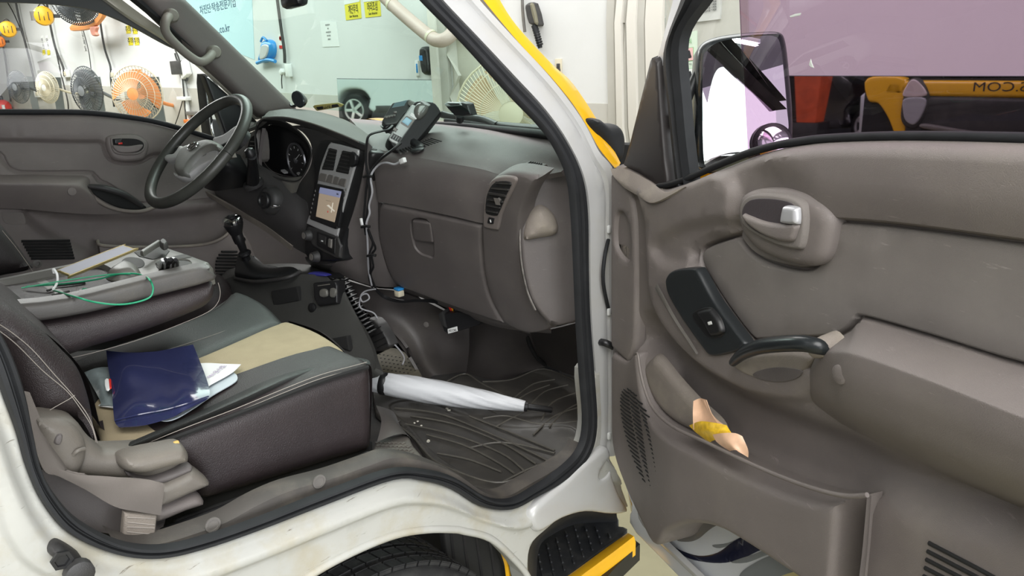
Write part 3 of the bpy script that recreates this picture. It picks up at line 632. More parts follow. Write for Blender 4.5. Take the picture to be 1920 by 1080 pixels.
# step well
STEPM = mat('step_rubber', (.03, .032, .036), .5, grain=.3, dust=.45, dcol=(.12, .12, .11), dscale=25)
stepm = plate('step_mat', [(990, 1200), (993, 1025), (1022, 990), (1062, 966), (1100, 958), (1155, 962), (1160, 985), (1176, 1000), (1050, 1090), (1000, 1200)], FZ(.40), 0, .006, .004, .03, STEPM, cab, sm=2)
k_ = 0
for i in range(16):
    for j in range(9):
        u0 = -.36+i*.022; v0 = -.13+j*.036+(i % 2)*.018
        pz = FZ(.406).P(u0, v0, 0); dd = pz-CP; zz = dd.dot(_fw); qx = 960+FPX*dd.dot(_cx)/zz; qy = 540-FPX*dd.dot(_cy)/zz
        if not (1000 < qx < 1158 and qy > 985 and qy < 1200): continue
        # keep inside the mat outline
        if (qx-993)*.64+(qy-1025)*1. < 12 or (qx-1176)*.69+(qy-1000) > -10: continue
        box('tread_bar', pz+Vector((0, 0, .003)), Vector((.012, .016, 0)), Vector((-.004, .003, 0)), (0, 0, .006), STEPM, cab, .001)
SK = mat('well_rubber', (.03, .032, .036), .5, dust=.3, dcol=(.15, .15, .14), dscale=15)
patch('well_side', [PP((1006, 1080, 'y', .10), (1012, 1025, 'y', .17), (1040, 1000, 'y', .2), (1085, 982, 'y', .21), (1158, 982, 'y', .16)), PP((990, 1082, 'y', .03), (993, 1020, 'y', .05), (1028, 984, 'y', .06), (1080, 957, 'y', .07), (1156, 960, 'y', .06))], SK, cab)
ribbon('step_edge', [(1040, 1096), (1064, 1080), (1130, 1032), (1175, 1000)], [(1070, 1104), (1100, 1080), (1150, 1043), (1192, 1010)], [(0, -.03), (0, 0), (.2, .004), (.8, .004), (1, -.01), (1, -.05)], FZ(.41), YELLOW, cab)
ribbon('step_underside', [(1085, 1095), (1100, 1082), (1150, 1045), (1190, 1012)], [(1128, 1095), (1140, 1080), (1160, 1058), (1200, 1020)], [(0, 0), (1, 0), (1, -.05)], FZ(.38), BLACK, cab)
0 and ribbon('step_stripe', [(1135, 1085), (1150, 1062), (1175, 1045), (1196, 1030)], [(1140, 1088), (1153, 1066), (1178, 1049), (1200, 1033)], [(0, .004), (.5, .007), (1, .004)], FZ(.385), YELLOW, cab)
# latch striker and its rubber buffer
t = cab
plate('door_striker', [(100, 1035), (112, 1030), (128, 1034), (160, 1055), (163, 1068), (158, 1080), (140, 1082), (105, 1056), (97, 1046)], FY(0), .02, .02, .01, .02, DGREY, cab, sm=3)
lathe('striker_bolt', FY(0).p(115, 1049, .04), (0, -1, 0), [(.012, 0), (.012, .004), (.008, .004), (.007, .001)], BLACK, cab, 6)
lathe('striker_roller', FY(0).p(145, 1070, .04), (0, -1, 0), [(.016, 0), (.016, .012), (.012, .014)], DGREY, cab, 18)
# door check strap and hinge cable
tube('check_strap', PP((1122, 641, 'y', 0), (1135, 643, 'y', -.02), (1150, 650, 'y', -.03)), .008, BLACK, cab)
tube('wiring_boot', PP((1143, 440, 'y', -.005), (1134, 480, 'y', -.02), (1131, 530, 'y', -.022), (1143, 588, 'y', -.01)), .004, RUBBER, cab)
for y in (430, 585, 818): fbox('body_plug', FY(-.012), 1144, y, .008, .016, .006, PAPER, cab, bev=.002)
# roof, headliner, rear wall, floor pan, firewall
HEADL = mat('headliner', (.2, .19, .18), .8)
qb = lambda n, a, b, m_: box(n, (Vector(a)+Vector(b))/2, (b[0]-a[0], 0, 0), (0, b[1]-a[1], 0), (0, 0, b[2]-a[2]), m_, cab, .01)
qb('roof', (-1.35, .18, 1.94), (-.3, 1.5, 1.98), WHITE); qb('headliner', (-1.33, .18, 1.90), (-.3, 1.5, 1.937), HEADL)
qb('rear_wall', (-1.36, .03, .5), (-1.3, 1.6, 1.94), HEADL)
qb('cab_floor', (-.62, .36, .66), (.42, 1.55, .735), DGREY); qb('footwell_floor', (-.27, .07, .70), (.42, .37, .735), DGREY)
qb('firewall', (.40, .06, .5), (.44, 1.55, 1.40), BLACKM)
qb('seat_pan', (-1.3, .36, .7), (-.56, 1.55, .93), BLACKM)
qb('rear_pillar', (-1.36, -.03, 1.05), (-1.13, .08, 1.95), WHITE2); qb('roof_rail', (-1.36, .09, 1.84), (-.52, .19, 1.95), WHITE2)
tube('pillar_top', [at(850, -40, 'y', .13), at(800, -90, 'y', .135), Vector((-.56, .14, 1.89))], .034, WHITE2, cab, k=3, seg=10)
# front of the cab as seen in the wall mirror
FXM = FX(2*WALLX-.45)
def vq(px, py, n=0.):                        # mirror-image pixel -> (y, z) on the truck front
    u, v = FXM.q(px, py, n); return -u, v
FRONT = Fr((.45, 0, 0), (0, 1, 0), (0, 0, 1))   # faces +x
def fplate(name, pts, n0, h, r, th, m_, sm=4, **k): return plate(name, [vq(*p) for p in pts], FRONT, n0, h, r, th, m_, cab, sm=sm, uv=True, **k)
yl, zt = vq(1630, 140); 
fplate('front_panel', [(1660, 150), (1635, 158), (1635, 175), (1650, 180), (2080, 186), (2080, 152)], 0, .03, .03, .04, YELLOW, sm=0)
fplate('bumper', [(1700, 180), (1702, 178), (2080, 186), (2080, 262), (1900, 262), (1700, 262)], 0, .05, .03, .04, mat('dark_bumper', (.03, .03, .03), .6, dust=.4, dcol=(.12, .11, .1), dscale=9), sm=0)
fplate('bumper_lower', [(1685, 252), (1900, 262), (2080, 266), (2080, 285), (1680, 285)], 0, .045, .02, .04, YELLOW, sm=0)
fplate('headlamp_housing', [(1718, 145), (1735, 152), (1748, 180), (1742, 215), (1725, 240), (1705, 238), (1694, 220), (1698, 185), (1706, 156)], .03, .03, .02, .02, DGREY)
fplate('turn_lens', [(1718, 148), (1732, 155), (1744, 178), (1701, 180), (1708, 158)], .06, .012, .01, 0, mat('clear_lens', (.6, .5, .5), .1, coat=1))
fplate('headlamp_lens', [(1703, 184), (1742, 183), (1738, 210), (1722, 232), (1706, 226), (1700, 206)], .06, .012, .01, 0, mat('lamp_glass', (.35, .35, .38), .08, coat=1))
y0_, z0_ = vq(1884, 163, .0)
text('lettering', 'S.COM', FRONT, y0_+.02, z0_, .031, .095, INK, cab, 0, sx=1.25)
fplate('front_fender', [(1628, 146), (1700, 146), (1700, 200), (1704, 250), (1684, 258), (1668, 222), (1650, 195), (1630, 188)], -.02, .05, .02, .04, YELLOW)
fplate('tow_bar', [(1740, 230), (1830, 244), (1930, 252), (1930, 258), (1830, 252), (1740, 240)], .05, .04, .01, 0, GREYP)
# windscreen and its black border
WS = [[(300, -12, 'x', -.22), (480, -12, 'x', -.25), (640, -12, 'x', -.29), (800, -12, 'y', .15)],
      [(410, 95, 'x', -.06), (570, 95, 'x', -.10), (720, 95, 'x', -.15), (905, 95, 'y', .12)],
      [(520, 195, 'x', .10), (700, 215, 'x', .10), (860, 230, 'x', .09), (1045, 258, 'x', -.02)]]
patch('windscreen', [PP(*r) for r in WS], GLASSW, cab)
tube('windscreen_seal', PP((700, 236, 'x', .11), (760, 234, 'x', .115), (850, 236, 'x', .11), (920, 242, 'x', .09), (1000, 250, 'x', .03), (1040, 255, 'x', 0)), .010, RUBBER, cab)
# far (driver side) pillar trim, rubber, white outer strip
DP = FY(1.44)
plate('driver_pillar_trim', [(252, -12), (252, -12), (343, -12), (343, -12), (480, 122), (566, 207), (566, 207), (545, 210), (520, 216), (500, 219), (484, 212), (400, 130)], DP, 0, .03, .025, .03, mat('pillar_trim', (.115, .098, .092), .6, grain=.5, var=.08), cab, sm=3)
ribbon('driver_pillar_seal', [(228, -12), (330, 72), (420, 152), (484, 216)], [(254, -12), (356, 80), (440, 155), (500, 218)], [(0, 0), (.3, .02), (.7, .02), (1, 0)], DP, RUBBER, cab)
ribbon('driver_door_frame', [(176, -12), (240, 35), (318, 84), (396, 148), (478, 224)], [(212, -12), (262, 26), (345, 86), (420, 152), (492, 222)], [(0, 0), (.1, .015), (.5, .006), (.9, .018), (1, 0)], FY(1.47), mat('cream_paint', (.52, .5, .42), .35, coat=.4), cab)
ribbon('driver_window_header', [(-60, 4), (0, 5), (95, 9), (170, 20), (235, 45), (300, 80), (325, 92)], [(-60, -60), (0, -60), (95, -55), (180, -12), (245, 32), (310, 80), (328, 92)], [(0, 0), (0, .02), (1, .02)], FY(1.50), mat('header_grey', (.085, .09, .092), .7), cab)
t = thing('grab_handle', 'taupe grab handle on the far windscreen pillar', 'handle', DP.p(350, 90, .03))
GH = mat('grab_handle_plastic', (.20, .18, .155), .55, grain=.3, dust=.3)
g = lambda x, y, n: DP.p(x, y, n)
tube('grip', [g(319, 29, .04), g(310, 40, .075), g(312, 62, .085), g(335, 88, .085), g(362, 110, .085), g(378, 116, .085), g(392, 108, .07), g(399, 98, .04)], [.014, .013, .013, .013, .013, .014], GH, t, seg=12)
for (x, y) in ((318, 30), (398, 98)): lathe('mount', g(x, y, .028), DP.N, [(.02, 0), (.02, .02), (.015, .028), (.004, .03)], GH, t, 18)
plate('driver_mirror_sail', [(382, 140), (382, 140), (400, 152), (478, 222), (478, 232), (440, 250), (424, 254), (424, 254)], FY(1.49), 0, .012, .004, .02, BLACK, cab, sm=2)
# driver's outer mirror
t = thing('driver_wing_mirror', 'far side wing mirror seen past the steering wheel', 'wing mirror', FY(1.68).p(400, 200, 0))
plate('mirror_case', [(383, 138), (412, 160), (424, 200), (424, 262), (396, 262), (388, 210)], FY(1.68), -.02, .02, .01, .04, DGREY, t, sm=3)
plate('mirror_glass', [(386, 145), (407, 163), (418, 202), (419, 256), (399, 256), (391, 208)], FY(1.68), 0, .004, .002, 0, MIRROR, t, sm=3)
# wheel and mud flap below the sill
TY = mat('tyre_rubber', (.022, .022, .023), .75, dust=.4, dcol=(.09, .09, .085), dscale=40)
t = thing('front_wheel', 'black front tyre under the white wheel arch', 'wheel', (-.47, .2, 0))
tc = Vector((-.60, .055, .375)); ax = Vector((0, 1, 0)); R = .345
lathe('tyre', tc, ax, [(.2, .02), (.27, -.002), (.31, .0), (.318, .006), (.33, .008), (.338, .016), (R, .03), (R, .052), (R-.007, .054), (R-.007, .06), (R, .062), (R+.002, .09), (R-.006, .092), (R-.006, .098), (R+.002, .1), (R, .13), (R-.007, .132), (R-.007, .138), (R, .14), (R-.006, .17), (.33, .18), (.27, .2), (.2, .18)], TY, t, 72)
for k in range(72):
    a = k*2*math.pi/72
    if not (.2 < a < 2.6): continue
    for yy in (.034, .076, .115, .155):
        d = Vector((math.cos(a), 0, math.sin(a))); tn = Vector((-math.sin(a), 0, math.cos(a)))
        box('tread_block', tc+d*(R+.002)+Vector((0, yy, 0)), tn*.022, Vector((0, .026, 0))+tn*.004, d*.008, TY, t, .002)
lathe('rim', tc, ax, [(.2, .02), (.19, .03), (.18, .08), (.02, .08)], SILVER, t, 30)
plate('wheel_liner', [(560, 1090), (650, 1030), (740, 1000), (800, 988), (860, 988), (930, 1010), (1000, 1090), (1000, 1400), (500, 1400)], FY(.34), 0, .01, .01, .02, BLACKM, cab, sm=3)
MF = mat('mud_flap_rubber', (.018, .018, .017), .8)
mf = plate('mud_flap', [(832, 985), (842, 985), (900, 995), (955, 1080), (960, 1200), (862, 1200), (838, 1040)], FY(.16), 0, .008, .003, .01, MF, cab, sm=2)
for i in range(5):
    ribbon('flap_rib', [(843+i*23, 988+i*2), (848+i*24, 1040), (858+i*24, 1110)], [(847+i*23, 988+i*2), (852+i*24, 1040), (862+i*24, 1110)], [(0, 0), (.5, .005), (1, 0)], FY(.15), DGREY, cab)
ribbon('yellow_edge', [(938, 1036), (946, 1060), (950, 1100)], [(943, 1034), (954, 1060), (960, 1100)], [(0, 0), (.5, .004), (1, 0)], FY(.13), YELLOW, cab)
# ================================================================ the open passenger door
door = thing('passenger_door', 'open passenger door with taupe trim, map pocket and purple tinted window', 'door', (0, 0, .45))
D = DOOR
bottom = [(1565, 1082), (1500, 1040), (1430, 998), (1385, 977), (1340, 971), (1310, 977), (1285, 990), (1270, 1010), (1252, 1013), (1220, 982), (1185, 938), (1160, 885), (1146, 830), (1143, 760)]
belt = [(1142, 310), (1142, 310), (1152, 314), (1166, 312), (1200, 330), (1235, 352), (1262, 347), (1300, 333), (1350, 311), (1400, 291), (1450, 277), (1500, 268), (1560, 262), (1700, 258), (1920, 262), (2100, 270)]
insert = [(1312, 470), (1330, 455), (1384, 437), (1384, 437), (1408, 470), (1440, 488), (1480, 499), (1512, 500), (1532, 486), (1542, 462), (1548, 430), (1556, 415), (1575, 411), (1700, 421), (1920, 450), (2120, 480), (2120, 480), (2120, 730), (2120, 730), (1920, 692), (1760, 643), (1622, 603), (1608, 606), (1590, 625), (1560, 637), (1480, 640), (1425, 643), (1408, 640), (1375, 600), (1338, 543), (1316, 500)]
swoosh = [(1214, 330), (1222, 420), (1224, 500), (1232, 560), (1262, 620), (1320, 680), (1390, 722), (1450, 742), (1520, 745), (1548, 705), (1500, 652), (1425, 650), (1400, 646), (1366, 600), (1329, 545), (1307, 500), (1302, 470), (1330, 446), (1378, 428), (1372, 330)]
upper = [(1400, 250), (1520, 360), (1560, 388), (1700, 405), (1920, 436), (2150, 460), (2200, 200), (1500, 150)]
scoop = [(1238, 465), (1262, 440), (1310, 420), (1378, 412), (1386, 436), (1330, 455), (1310, 468), (1300, 495), (1260, 492)]
lowrec = [(1230, 790), (1240, 700), (1195, 640), (1225, 600), (1300, 690), (1400, 750), (1520, 800), (1700, 870), (1880, 930), (1880, 985), (1760, 960), (1640, 925), (1560, 940), (1400, 870)]
plate('trim_panel', belt+[(2120, 300), (2120, 300), (2120, 1500), (2120, 1500), (1800, 1250), (1620, 1120)]+bottom, D, -.03, .03, .022, .01, TAUPE, door, sm=4, step=.017,
      steps=[(insert, -.013, .003), (swoosh, .018, .010), (upper, .016, .035), (lowrec, -.034, .025), (scoop, -.012, .012)])
plate('door_insert', [(1316, 473), (1333, 459), (1382, 443), (1382, 443), (1406, 474), (1440, 493), (1480, 504), (1515, 505), (1537, 490), (1547, 464), (1553, 432), (1561, 419), (1577, 415), (1700, 425), (1920, 454), (2115, 484), (2115, 484), (2115, 724), (2115, 724), (1920, 686), (1760, 637), (1622, 597), (1604, 601), (1585, 620), (1556, 632), (1480, 635), (1427, 638), (1412, 635), (1380, 596), (1343, 541), (1320, 500)], D, -.019, .016, .006, .004, TAUPE2, door, sm=4, step=.03)
# front edge column with recess
plate('hinge_cover', [(1143, 318), (1143, 318), (1163, 332), (1178, 352), (1188, 400), (1191, 450), (1192, 560), (1190, 640), (1182, 672), (1176, 680), (1170, 676), (1143, 650), (1143, 650)], D, -.004, .012, .01, .01, TAUPE, door, sm=3, steps=[([(1155, 405), (1164, 398), (1174, 410), (1180, 440), (1180, 480), (1172, 488), (1156, 468), (1152, 440)], -.012, .005)])
plate('recess_dust', [(1155, 456), (1178, 462), (1180, 482), (1172, 489), (1160, 478)], D, -.003, .003, .002, 0, DUSTY, door, sm=3)
# ledge at the base of the mirror sail
patch('belt_ledge', [[D.p(1145, 316, .005), D.p(1175, 318, .0), D.p(1215, 338, .0), D.p(1240, 356, .004)], [D.p(1150, 330, .012), D.p(1185, 350, .014), D.p(1220, 368, .018), D.p(1252, 360, .016)], [D.p(1170, 352, .014), D.p(1198, 368, .018), D.p(1226, 380, .024), D.p(1285, 350, .018)]], DUSTY, door, th=.004)
# door shell: white steel behind the trim
shell = [(1158, 880), (1158, 880), (1182, 945), (1178, 960), (1178, 990), (1178, 990), (1290, 1105), (1430, 1260), (2120, 1700), (2120, 1700), (2120, 300), (2120, 300), (1700, 275), (1450, 300), (1300, 355), (1160, 345), (1160, 345)]
plate('door_shell', shell, D, -.06, .02, .01, .07, WHITE2, door, sm=2, step=.04)
plate('outer_skin', [(1175, 960), (1300, 1110), (1430, 1260), (2120, 1700), (2120, 310), (1700, 285), (1450, 310), (1300, 365), (1165, 350)], D, -.145, .012, .01, .012, YELLOW, door, sm=0, step=.06, back=True, label='yellow outer skin')
ribbon('shell_flange', [(1178, 948), (1184, 990), (1290, 1100), (1350, 1160)], [(1182, 944), (1200, 990), (1300, 1092), (1370, 1160)], [(0, -.04), (0, -.026), (.3, -.022), (.7, -.022), (1, -.03)], D, WHITE, door)
DG1 = mat('decal_grey', (.2, .19, .18), .25, coat=.5); DG2 = mat('decal_navy', (.01, .012, .035), .15, coat=.6); DG3 = mat('decal_silver', (.3, .32, .33), .2, metal=.3, coat=.5); DG4 = mat('decal_sand', (.58, .5, .25), .3)
def decal(pts, m_, n): plate('decal', pts, D, n, .0006, .0004, 0, m_, door, sm=4)
decal([(1262, 1012), (1300, 1008), (1330, 985), (1370, 970), (1430, 996), (1500, 1036), (1560, 1078), (1620, 1120), (1620, 1160), (1400, 1180), (1300, 1060), (1250, 1018)], WHITE2, -.0396)
decal([(1268, 1012), (1290, 1016), (1310, 1010), (1335, 990), (1360, 979), (1385, 976), (1350, 970), (1310, 976), (1285, 992)], DG1, -.0390)
decal([(1335, 1022), (1365, 1018), (1400, 1002), (1425, 1000), (1390, 1015), (1350, 1028)], DG3, -.0390)
decal([(1252, 1014), (1272, 1030), (1310, 1042), (1345, 1036), (1375, 1015), (1405, 1002), (1440, 1004), (1470, 1022), (1430, 1030), (1390, 1048), (1350, 1056), (1300, 1050), (1268, 1034)], DG2, -.0388)
decal([(1370, 1054), (1410, 1040), (1440, 1030), (1480, 1030), (1440, 1040), (1400, 1055)], DG3, -.0386)
decal([(1385, 1082), (1410, 1058), (1450, 1040), (1490, 1036), (1540, 1062), (1600, 1110), (1400, 1120)], DG3, -.0384)
decal([(1460, 1084), (1500, 1070), (1545, 1070), (1580, 1090), (1600, 1120), (1480, 1110)], DG4, -.0382)
# armrest
def dp_(*r): return [D.p(x, y, n) for x, y, n in r]
patch('armrest', [
 dp_((1552, 644, -.02), (1560, 640, .006), (1594, 622, .006), (1625, 605, .004), (1760, 646, .002), (1920, 693, .002), (2120, 750, .002)),
 dp_((1546, 650, -.02), (1556, 646, .020), (1588, 635, .028), (1622, 626, .028), (1752, 672, .028), (1920, 726, .028), (2120, 792, .028)),
 dp_((1534, 660, -.02), (1545, 656, .032), (1578, 654, .050), (1616, 660, .055), (1742, 705, .056), (1920, 774, .056), (2120, 848, .056)),
 dp_((1524, 674, -.02), (1534, 670, .034), (1570, 670, .054), (1610, 678, .060), (1736, 722, .061), (1916, 792, .061), (2120, 868, .061)),
 dp_((1510, 705, -.02), (1522, 704, .024), (1560, 716, .047), (1602, 732, .056), (1728, 780, .057), (1902, 850, .057), (2120, 938, .057)),
 dp_((1508, 738, -.03), (1522, 740, .014), (1560, 764, .026), (1602, 786, .034), (1718, 836, .036), (1892, 908, .036), (2120, 1004, .036)),
 dp_((1506, 752, -.04), (1522, 762, -.02), (1560, 794, -.025), (1602, 818, -.03), (1716, 868, -.03), (1886, 940, -.03), (2120, 1046, -.03))], TAUPE, door, k=6, ang=80)
lathe('screw_cap', D.p(1575, 702, .0545), D.N, [(.0115, -.004), (.0115, .0012), (.0105, .002), (.002, .002)], TAUPE, door, 28)
# pull handle with its dusty cup
plate('handle_cup', [(1371, 684), (1392, 672), (1430, 662), (1480, 660), (1515, 666), (1524, 672), (1508, 694), (1488, 712), (1450, 718), (1405, 708), (1380, 694)], D, .012, .008, .006, .01, DUSTY, door, sm=4)
plate('cup_recess', [(1412, 706), (1420, 696), (1450, 689), (1480, 690), (1504, 696), (1490, 711), (1452, 716)], D, .0195, .001, .0005, 0, TDARK, door, sm=4)
tube('pull_handle', [D.p(1374, 680, .03), D.p(1395, 662, .04), D.p(1425, 650, .05), D.p(1465, 645, .055), D.p(1505, 644, .055), D.p(1535, 650, .048), D.p(1552, 656, .035)], [.006, .0095, .0105, .0105, .010, .008], mat('pull_handle_black', (.015, .018, .02), .3), door, seg=14)
tube('handle_collar', [D.p(1526, 654, .042), D.p(1545, 650, .038), D.p(1572, 640, .018)], [.0115, .0135, .014], DUSTY, door, seg=14)
# inner release handle
bz = [(1384, 396), (1390, 376), (1408, 364), (1440, 362), (1478, 368), (1500, 379), (1508, 398), (1508, 430), (1502, 462), (1492, 469), (1460, 463), (1420, 445), (1392, 424)]
plate('handle_surround', [(1378, 405), (1384, 370), (1408, 356), (1450, 353), (1496, 360), (1530, 378), (1550, 402), (1554, 425), (1546, 468), (1536, 490), (1518, 500), (1490, 498), (1450, 487), (1415, 469), (1388, 438)], D, .004, .012, .018, .024, TAUPE, door, sm=4)
plate('release_bezel', bz, D, .014, .010, .005, .01, TAUPE2, door, sm=4)
cup = [(1391, 400), (1396, 384), (1410, 374), (1440, 372), (1474, 377), (1490, 387), (1494, 405), (1492, 435), (1486, 452), (1455, 450), (1420, 436), (1398, 418)]
plate('release_cup', cup, D, .0236, .001, .001, 0, mat('cup_dark', (.06, .05, .055), .5, grain=.3), door, sm=4)
plate('release_lever', [(1389, 401), (1400, 405), (1430, 416), (1465, 421), (1490, 420), (1487, 440), (1480, 453), (1462, 454), (1430, 443), (1402, 425), (1391, 412)], D, .0245, .007, .006, 0, TAUPE, door, sm=4)
plate('lock_slider', [(1463, 391), (1468, 386), (1487, 389), (1491, 396), (1491, 418), (1486, 422), (1463, 420), (1459, 414)], D, .0245, .009, .005, 0, mat('lock_silver', (.5, .5, .52), .3, metal=.3), door, sm=3)
# window switch panel
plate('switch_panel', [(1248, 520), (1258, 508), (1280, 503), (1300, 503), (1308, 510), (1335, 560), (1372, 612), (1393, 640), (1395, 648), (1384, 658), (1350, 667), (1330, 667), (1318, 655), (1282, 605), (1254, 558), (1247, 535)], D, .016, .008, .004, .01, mat('switch_panel_black', (.02, .023, .025), .3, grain=.2, gscale=2500), door, sm=4)
ribbon('panel_edge', [(1250, 540), (1280, 590), (1310, 635), (1330, 662)], [(1256, 528), (1290, 590), (1318, 632), (1334, 658)], [(0, .022), (.5, .026), (1, .0245)], D, GREYP, door)
plate('switch_cup', [(1297, 592), (1305, 582), (1325, 576), (1338, 580), (1352, 600), (1358, 622), (1350, 632), (1332, 634), (1322, 628), (1304, 606)], D, .0238, .002, .002, 0, BLACK, door, sm=4)
plate('window_switch', [(1304, 588), (1308, 583), (1326, 579), (1332, 583), (1345, 602), (1351, 620), (1348, 628), (1333, 631), (1328, 628), (1316, 606)], D, .025, .008, .006, 0, BLACK, door, sm=3)
plate('window_icon', [(1326, 604), (1333, 602), (1335, 608), (1328, 610)], D, .033, .0006, .0003, 0, PAPER, door, sm=0)
# map pocket
lip = [(1190, 664), (1196, 664), (1200, 690), (1208, 726), (1225, 766), (1262, 800), (1330, 832), (1400, 866), (1470, 896), (1540, 920), (1590, 930), (1626, 928)]
def pk_rel(u, v):
    u0, u1, u2 = D.q(1150, 800, .03)[0], D.q(1300, 800, .03)[0], D.q(1622, 950, .03)[0]
    return .045*sstep((u-u0)/(u1-u0))
pocket = [(1144, 660), (1144, 660), (1172, 676), (1184, 668)]+lip+[(1626, 928), (1624, 950), (1612, 1080), (1606, 1120), (1606, 1120)]+bottom[:-1]+[(1144, 760)]
plate('map_pocket', pocket, D, .000, .012, .010, .012, TAUPE, door, sm=3, step=.012, rel=pk_rel)
lp3 = [D.p(x, y, .012+float(pk_rel(np.array([D.q(x, y, .03)[0]]), 0)[0])) for x, y in lip]
tube('pocket_lip', lp3, [.002, .003, .003, .003, .003, .003], TAUPE, door, seg=10)
# pocket end wall returning to the trim
patch('pocket_end', [[D.p(1626, 928, .057), D.p(1632, 928, .03), D.p(1634, 930, .0)], [D.p(1616, 1040, .057), D.p(1622, 1040, .03), D.p(1626, 1040, 0)], [D.p(1604, 1130, .057), D.p(1612, 1130, .03), D.p(1616, 1130, 0)]], TAUPE, door)
plate('pocket_liner', [(1203, 690), (1215, 672), (1228, 668), (1262, 710), (1300, 752), (1340, 790), (1345, 815), (1300, 812), (1262, 795), (1230, 765), (1212, 730)], D, -.012, .016, .02, .002, DUSTY, door, sm=4)
# speaker slots: rows of slanted dark slits
for i in range(22):
    y0 = 735+i*8.6; xc = 1165+i*2.0
    hw = 38*math.sqrt(max(.02, 1-((i-11.5)/11.8)**2))
    for (f0, f1) in ((-1, -.42), (-.34, .28), (.36, 1)):
        xa, xb = xc+20+hw*f0, xc+20+hw*f1
        if xa < 1147: xa = 1147
        if xb-xa < 4: continue
        ya, yb = y0+(xa-xc-20)*.8, y0+(xb-xc-20)*.8
        nn = .0123+float(pk_rel(np.array([D.q((xa+xb)/2, ya, .03)[0]]), 0)[0])
        tube('speaker_slit', [D.p(xa, ya, nn), D.p((xa+xb)/2, (ya+yb)/2+1, nn), D.p(xb, yb, nn)], .0015, BLACKM, door, k=1, seg=5)
for i in range(6):
    x0 = 1742-i*2.5; y0 = 1018+i*15.5
    tube('vent_groove', [D.p(x0, y0, .0008), D.p(x0+90, y0+47, .0008), D.p(x0+200, y0+108, .0008)], .0026, BLACKM, door, k=1, seg=6)
# window frame, sail, division bar
ribbon('frame_pillar', [(1237, -12), (1238, 0), (1205, 130), (1167, 270), (1160, 314)], [(1266, -12), (1263, 0), (1232, 104), (1180, 265), (1166, 314)], [(0, -.06), (0, -.03), (.15, -.02), (.85, -.02), (1, -.03)], D, WHITE2, door)
ribbon('frame_edge', [(1231, -12), (1231, 0), (1198, 130), (1163, 262)], [(1238, -12), (1238, 0), (1205, 130), (1167, 270)], [(0, -.06), (0, -.04), (1, -.03)], D, GREYP, door)
plate('mirror_sail', [(1218, 112), (1224, 110), (1232, 108), (1238, 200), (1246, 300), (1252, 352), (1235, 352), (1200, 328), (1166, 311), (1166, 311), (1180, 265)], D, -.03, .02, .004, .02, mat('sail_dark', (.028, .024, .024), .45), door, sm=2)
ribbon('window_run', [(1264, -12), (1264, 0), (1232, 100), (1240, 200), (1250, 300), (1256, 352)], [(1308, -12), (1306, 0), (1262, 75), (1268, 200), (1278, 300), (1285, 348)], [(0, -.03), (0, -.012), (.3, -.008), (.4, -.016), (.6, -.016), (.7, -.006), (1, -.012), (1, -.03)], D, RUBBER, door)
tube('belt_seal', [D.p(x, y-3, -.012) for x, y in belt[5:]], .0055, RUBBER, door, seg=8)
plate('door_glass', [(1246, -120), (1246, 40), (1255, 352), (1400, 295), (1400, 295), (1378, -120)], D, -.035, .003, .001, 0, GLASSC, door, sm=0, step=.2)
plate('door_glass', [(1378, -120), (1400, 298), (1480, 280), (1700, 268), (2120, 275), (2120, -120)], D, -.035, .003, .001, 0, GLASSP, door, sm=0, step=.2, label='purple tinted film glass')
ribbon('window_frame_top', [(1246, -120), (1700, -125), (2120, -120)], [(1246, -60), (1700, -62), (2120, -60)], [(0, -.06), (0, -.02), (1, -.02), (1, -.06)], D, RUBBER, door)
# chipped scratches on the tinted film
SCR = mat('scratch_pale', (.7, .75, .7), .4)
for pts in ([(1520, 110), (1522, 118), (1526, 128), (1520, 126), (1516, 122)], [(1480, 30), (1490, 26), (1502, 24), (1500, 29), (1482, 33)]):
    plate('film_chip', pts, D, -.031, .0005, .0004, 0, SCR, door, sm=0)
# ---------------------------------------------------------------- wing mirror outside the glass
wm = thing('wing_mirror', 'black framed wing mirror outside the passenger window', 'wing mirror', D.p(1400, 200, -.2))
MO = D.p(1400, 190, -.22); 
MN = Vector((-.80, -.60, .13)).normalized(); MU = Vector((0, 0, 1)).cross(MN).normalized(); MF_ = Fr(MO, MU, MN.cross(MU))
if MF_.N.dot(CP-MO) < 0: raise Exception('mf')
plate('mirror_housing', [(1306, 110), (1312, 85), (1330, 70), (1370, 60), (1440, 54), (1468, 57), (1478, 75), (1484, 120), (1491, 200), (1492, 250), (1488, 275), (1460, 280), (1420, 295), (1380, 312), (1345, 325), (1315, 320), (1304, 290), (1303, 200)], MF_, -.03, .03, .02, .06, GLOSSB, wm, sm=4, back=True)
plate('mirror_glass', [(1318, 115), (1325, 95), (1345, 80), (1380, 72), (1430, 67), (1452, 68), (1462, 80), (1468, 120), (1475, 200), (1477, 246), (1450, 252), (1420, 270), (1400, 285), (1370, 300), (1345, 314), (1325, 314), (1319, 290), (1317, 200)], MF_, .0025, 0, .002, .002, MIRROR, wm, sm=4)
P = MF_.p(1447, 268, .012)
lathe('spotter_rim', P, MF_.N, [(.034, -.01), (.036, 0), (.036, .006), (.033, .008)], BLACK, wm, 32)
lathe('spotter_mirror', P, MF_.N, [(.033, .004)]+[(.033*math.cos(a), .004+.009*math.sin(a)) for a in [i*.26 for i in range(1, 6)]]+[(.0005, .0135)], CHROME, wm, 32)
tube('mirror_arm', [MF_.p(1300, 300, -.03), MF_.p(1290, 250, -.02), MF_.p(1278, 190, .0), D.p(1278, 230, -.03)], [.012, .012, .014], BLACK, wm)
tube('mirror_arm', [MF_.p(1310, 130, -.04), MF_.p(1290, 180, -.02), MF_.p(1270, 230, .0)], [.008, .01, .012], BLACK, wm)
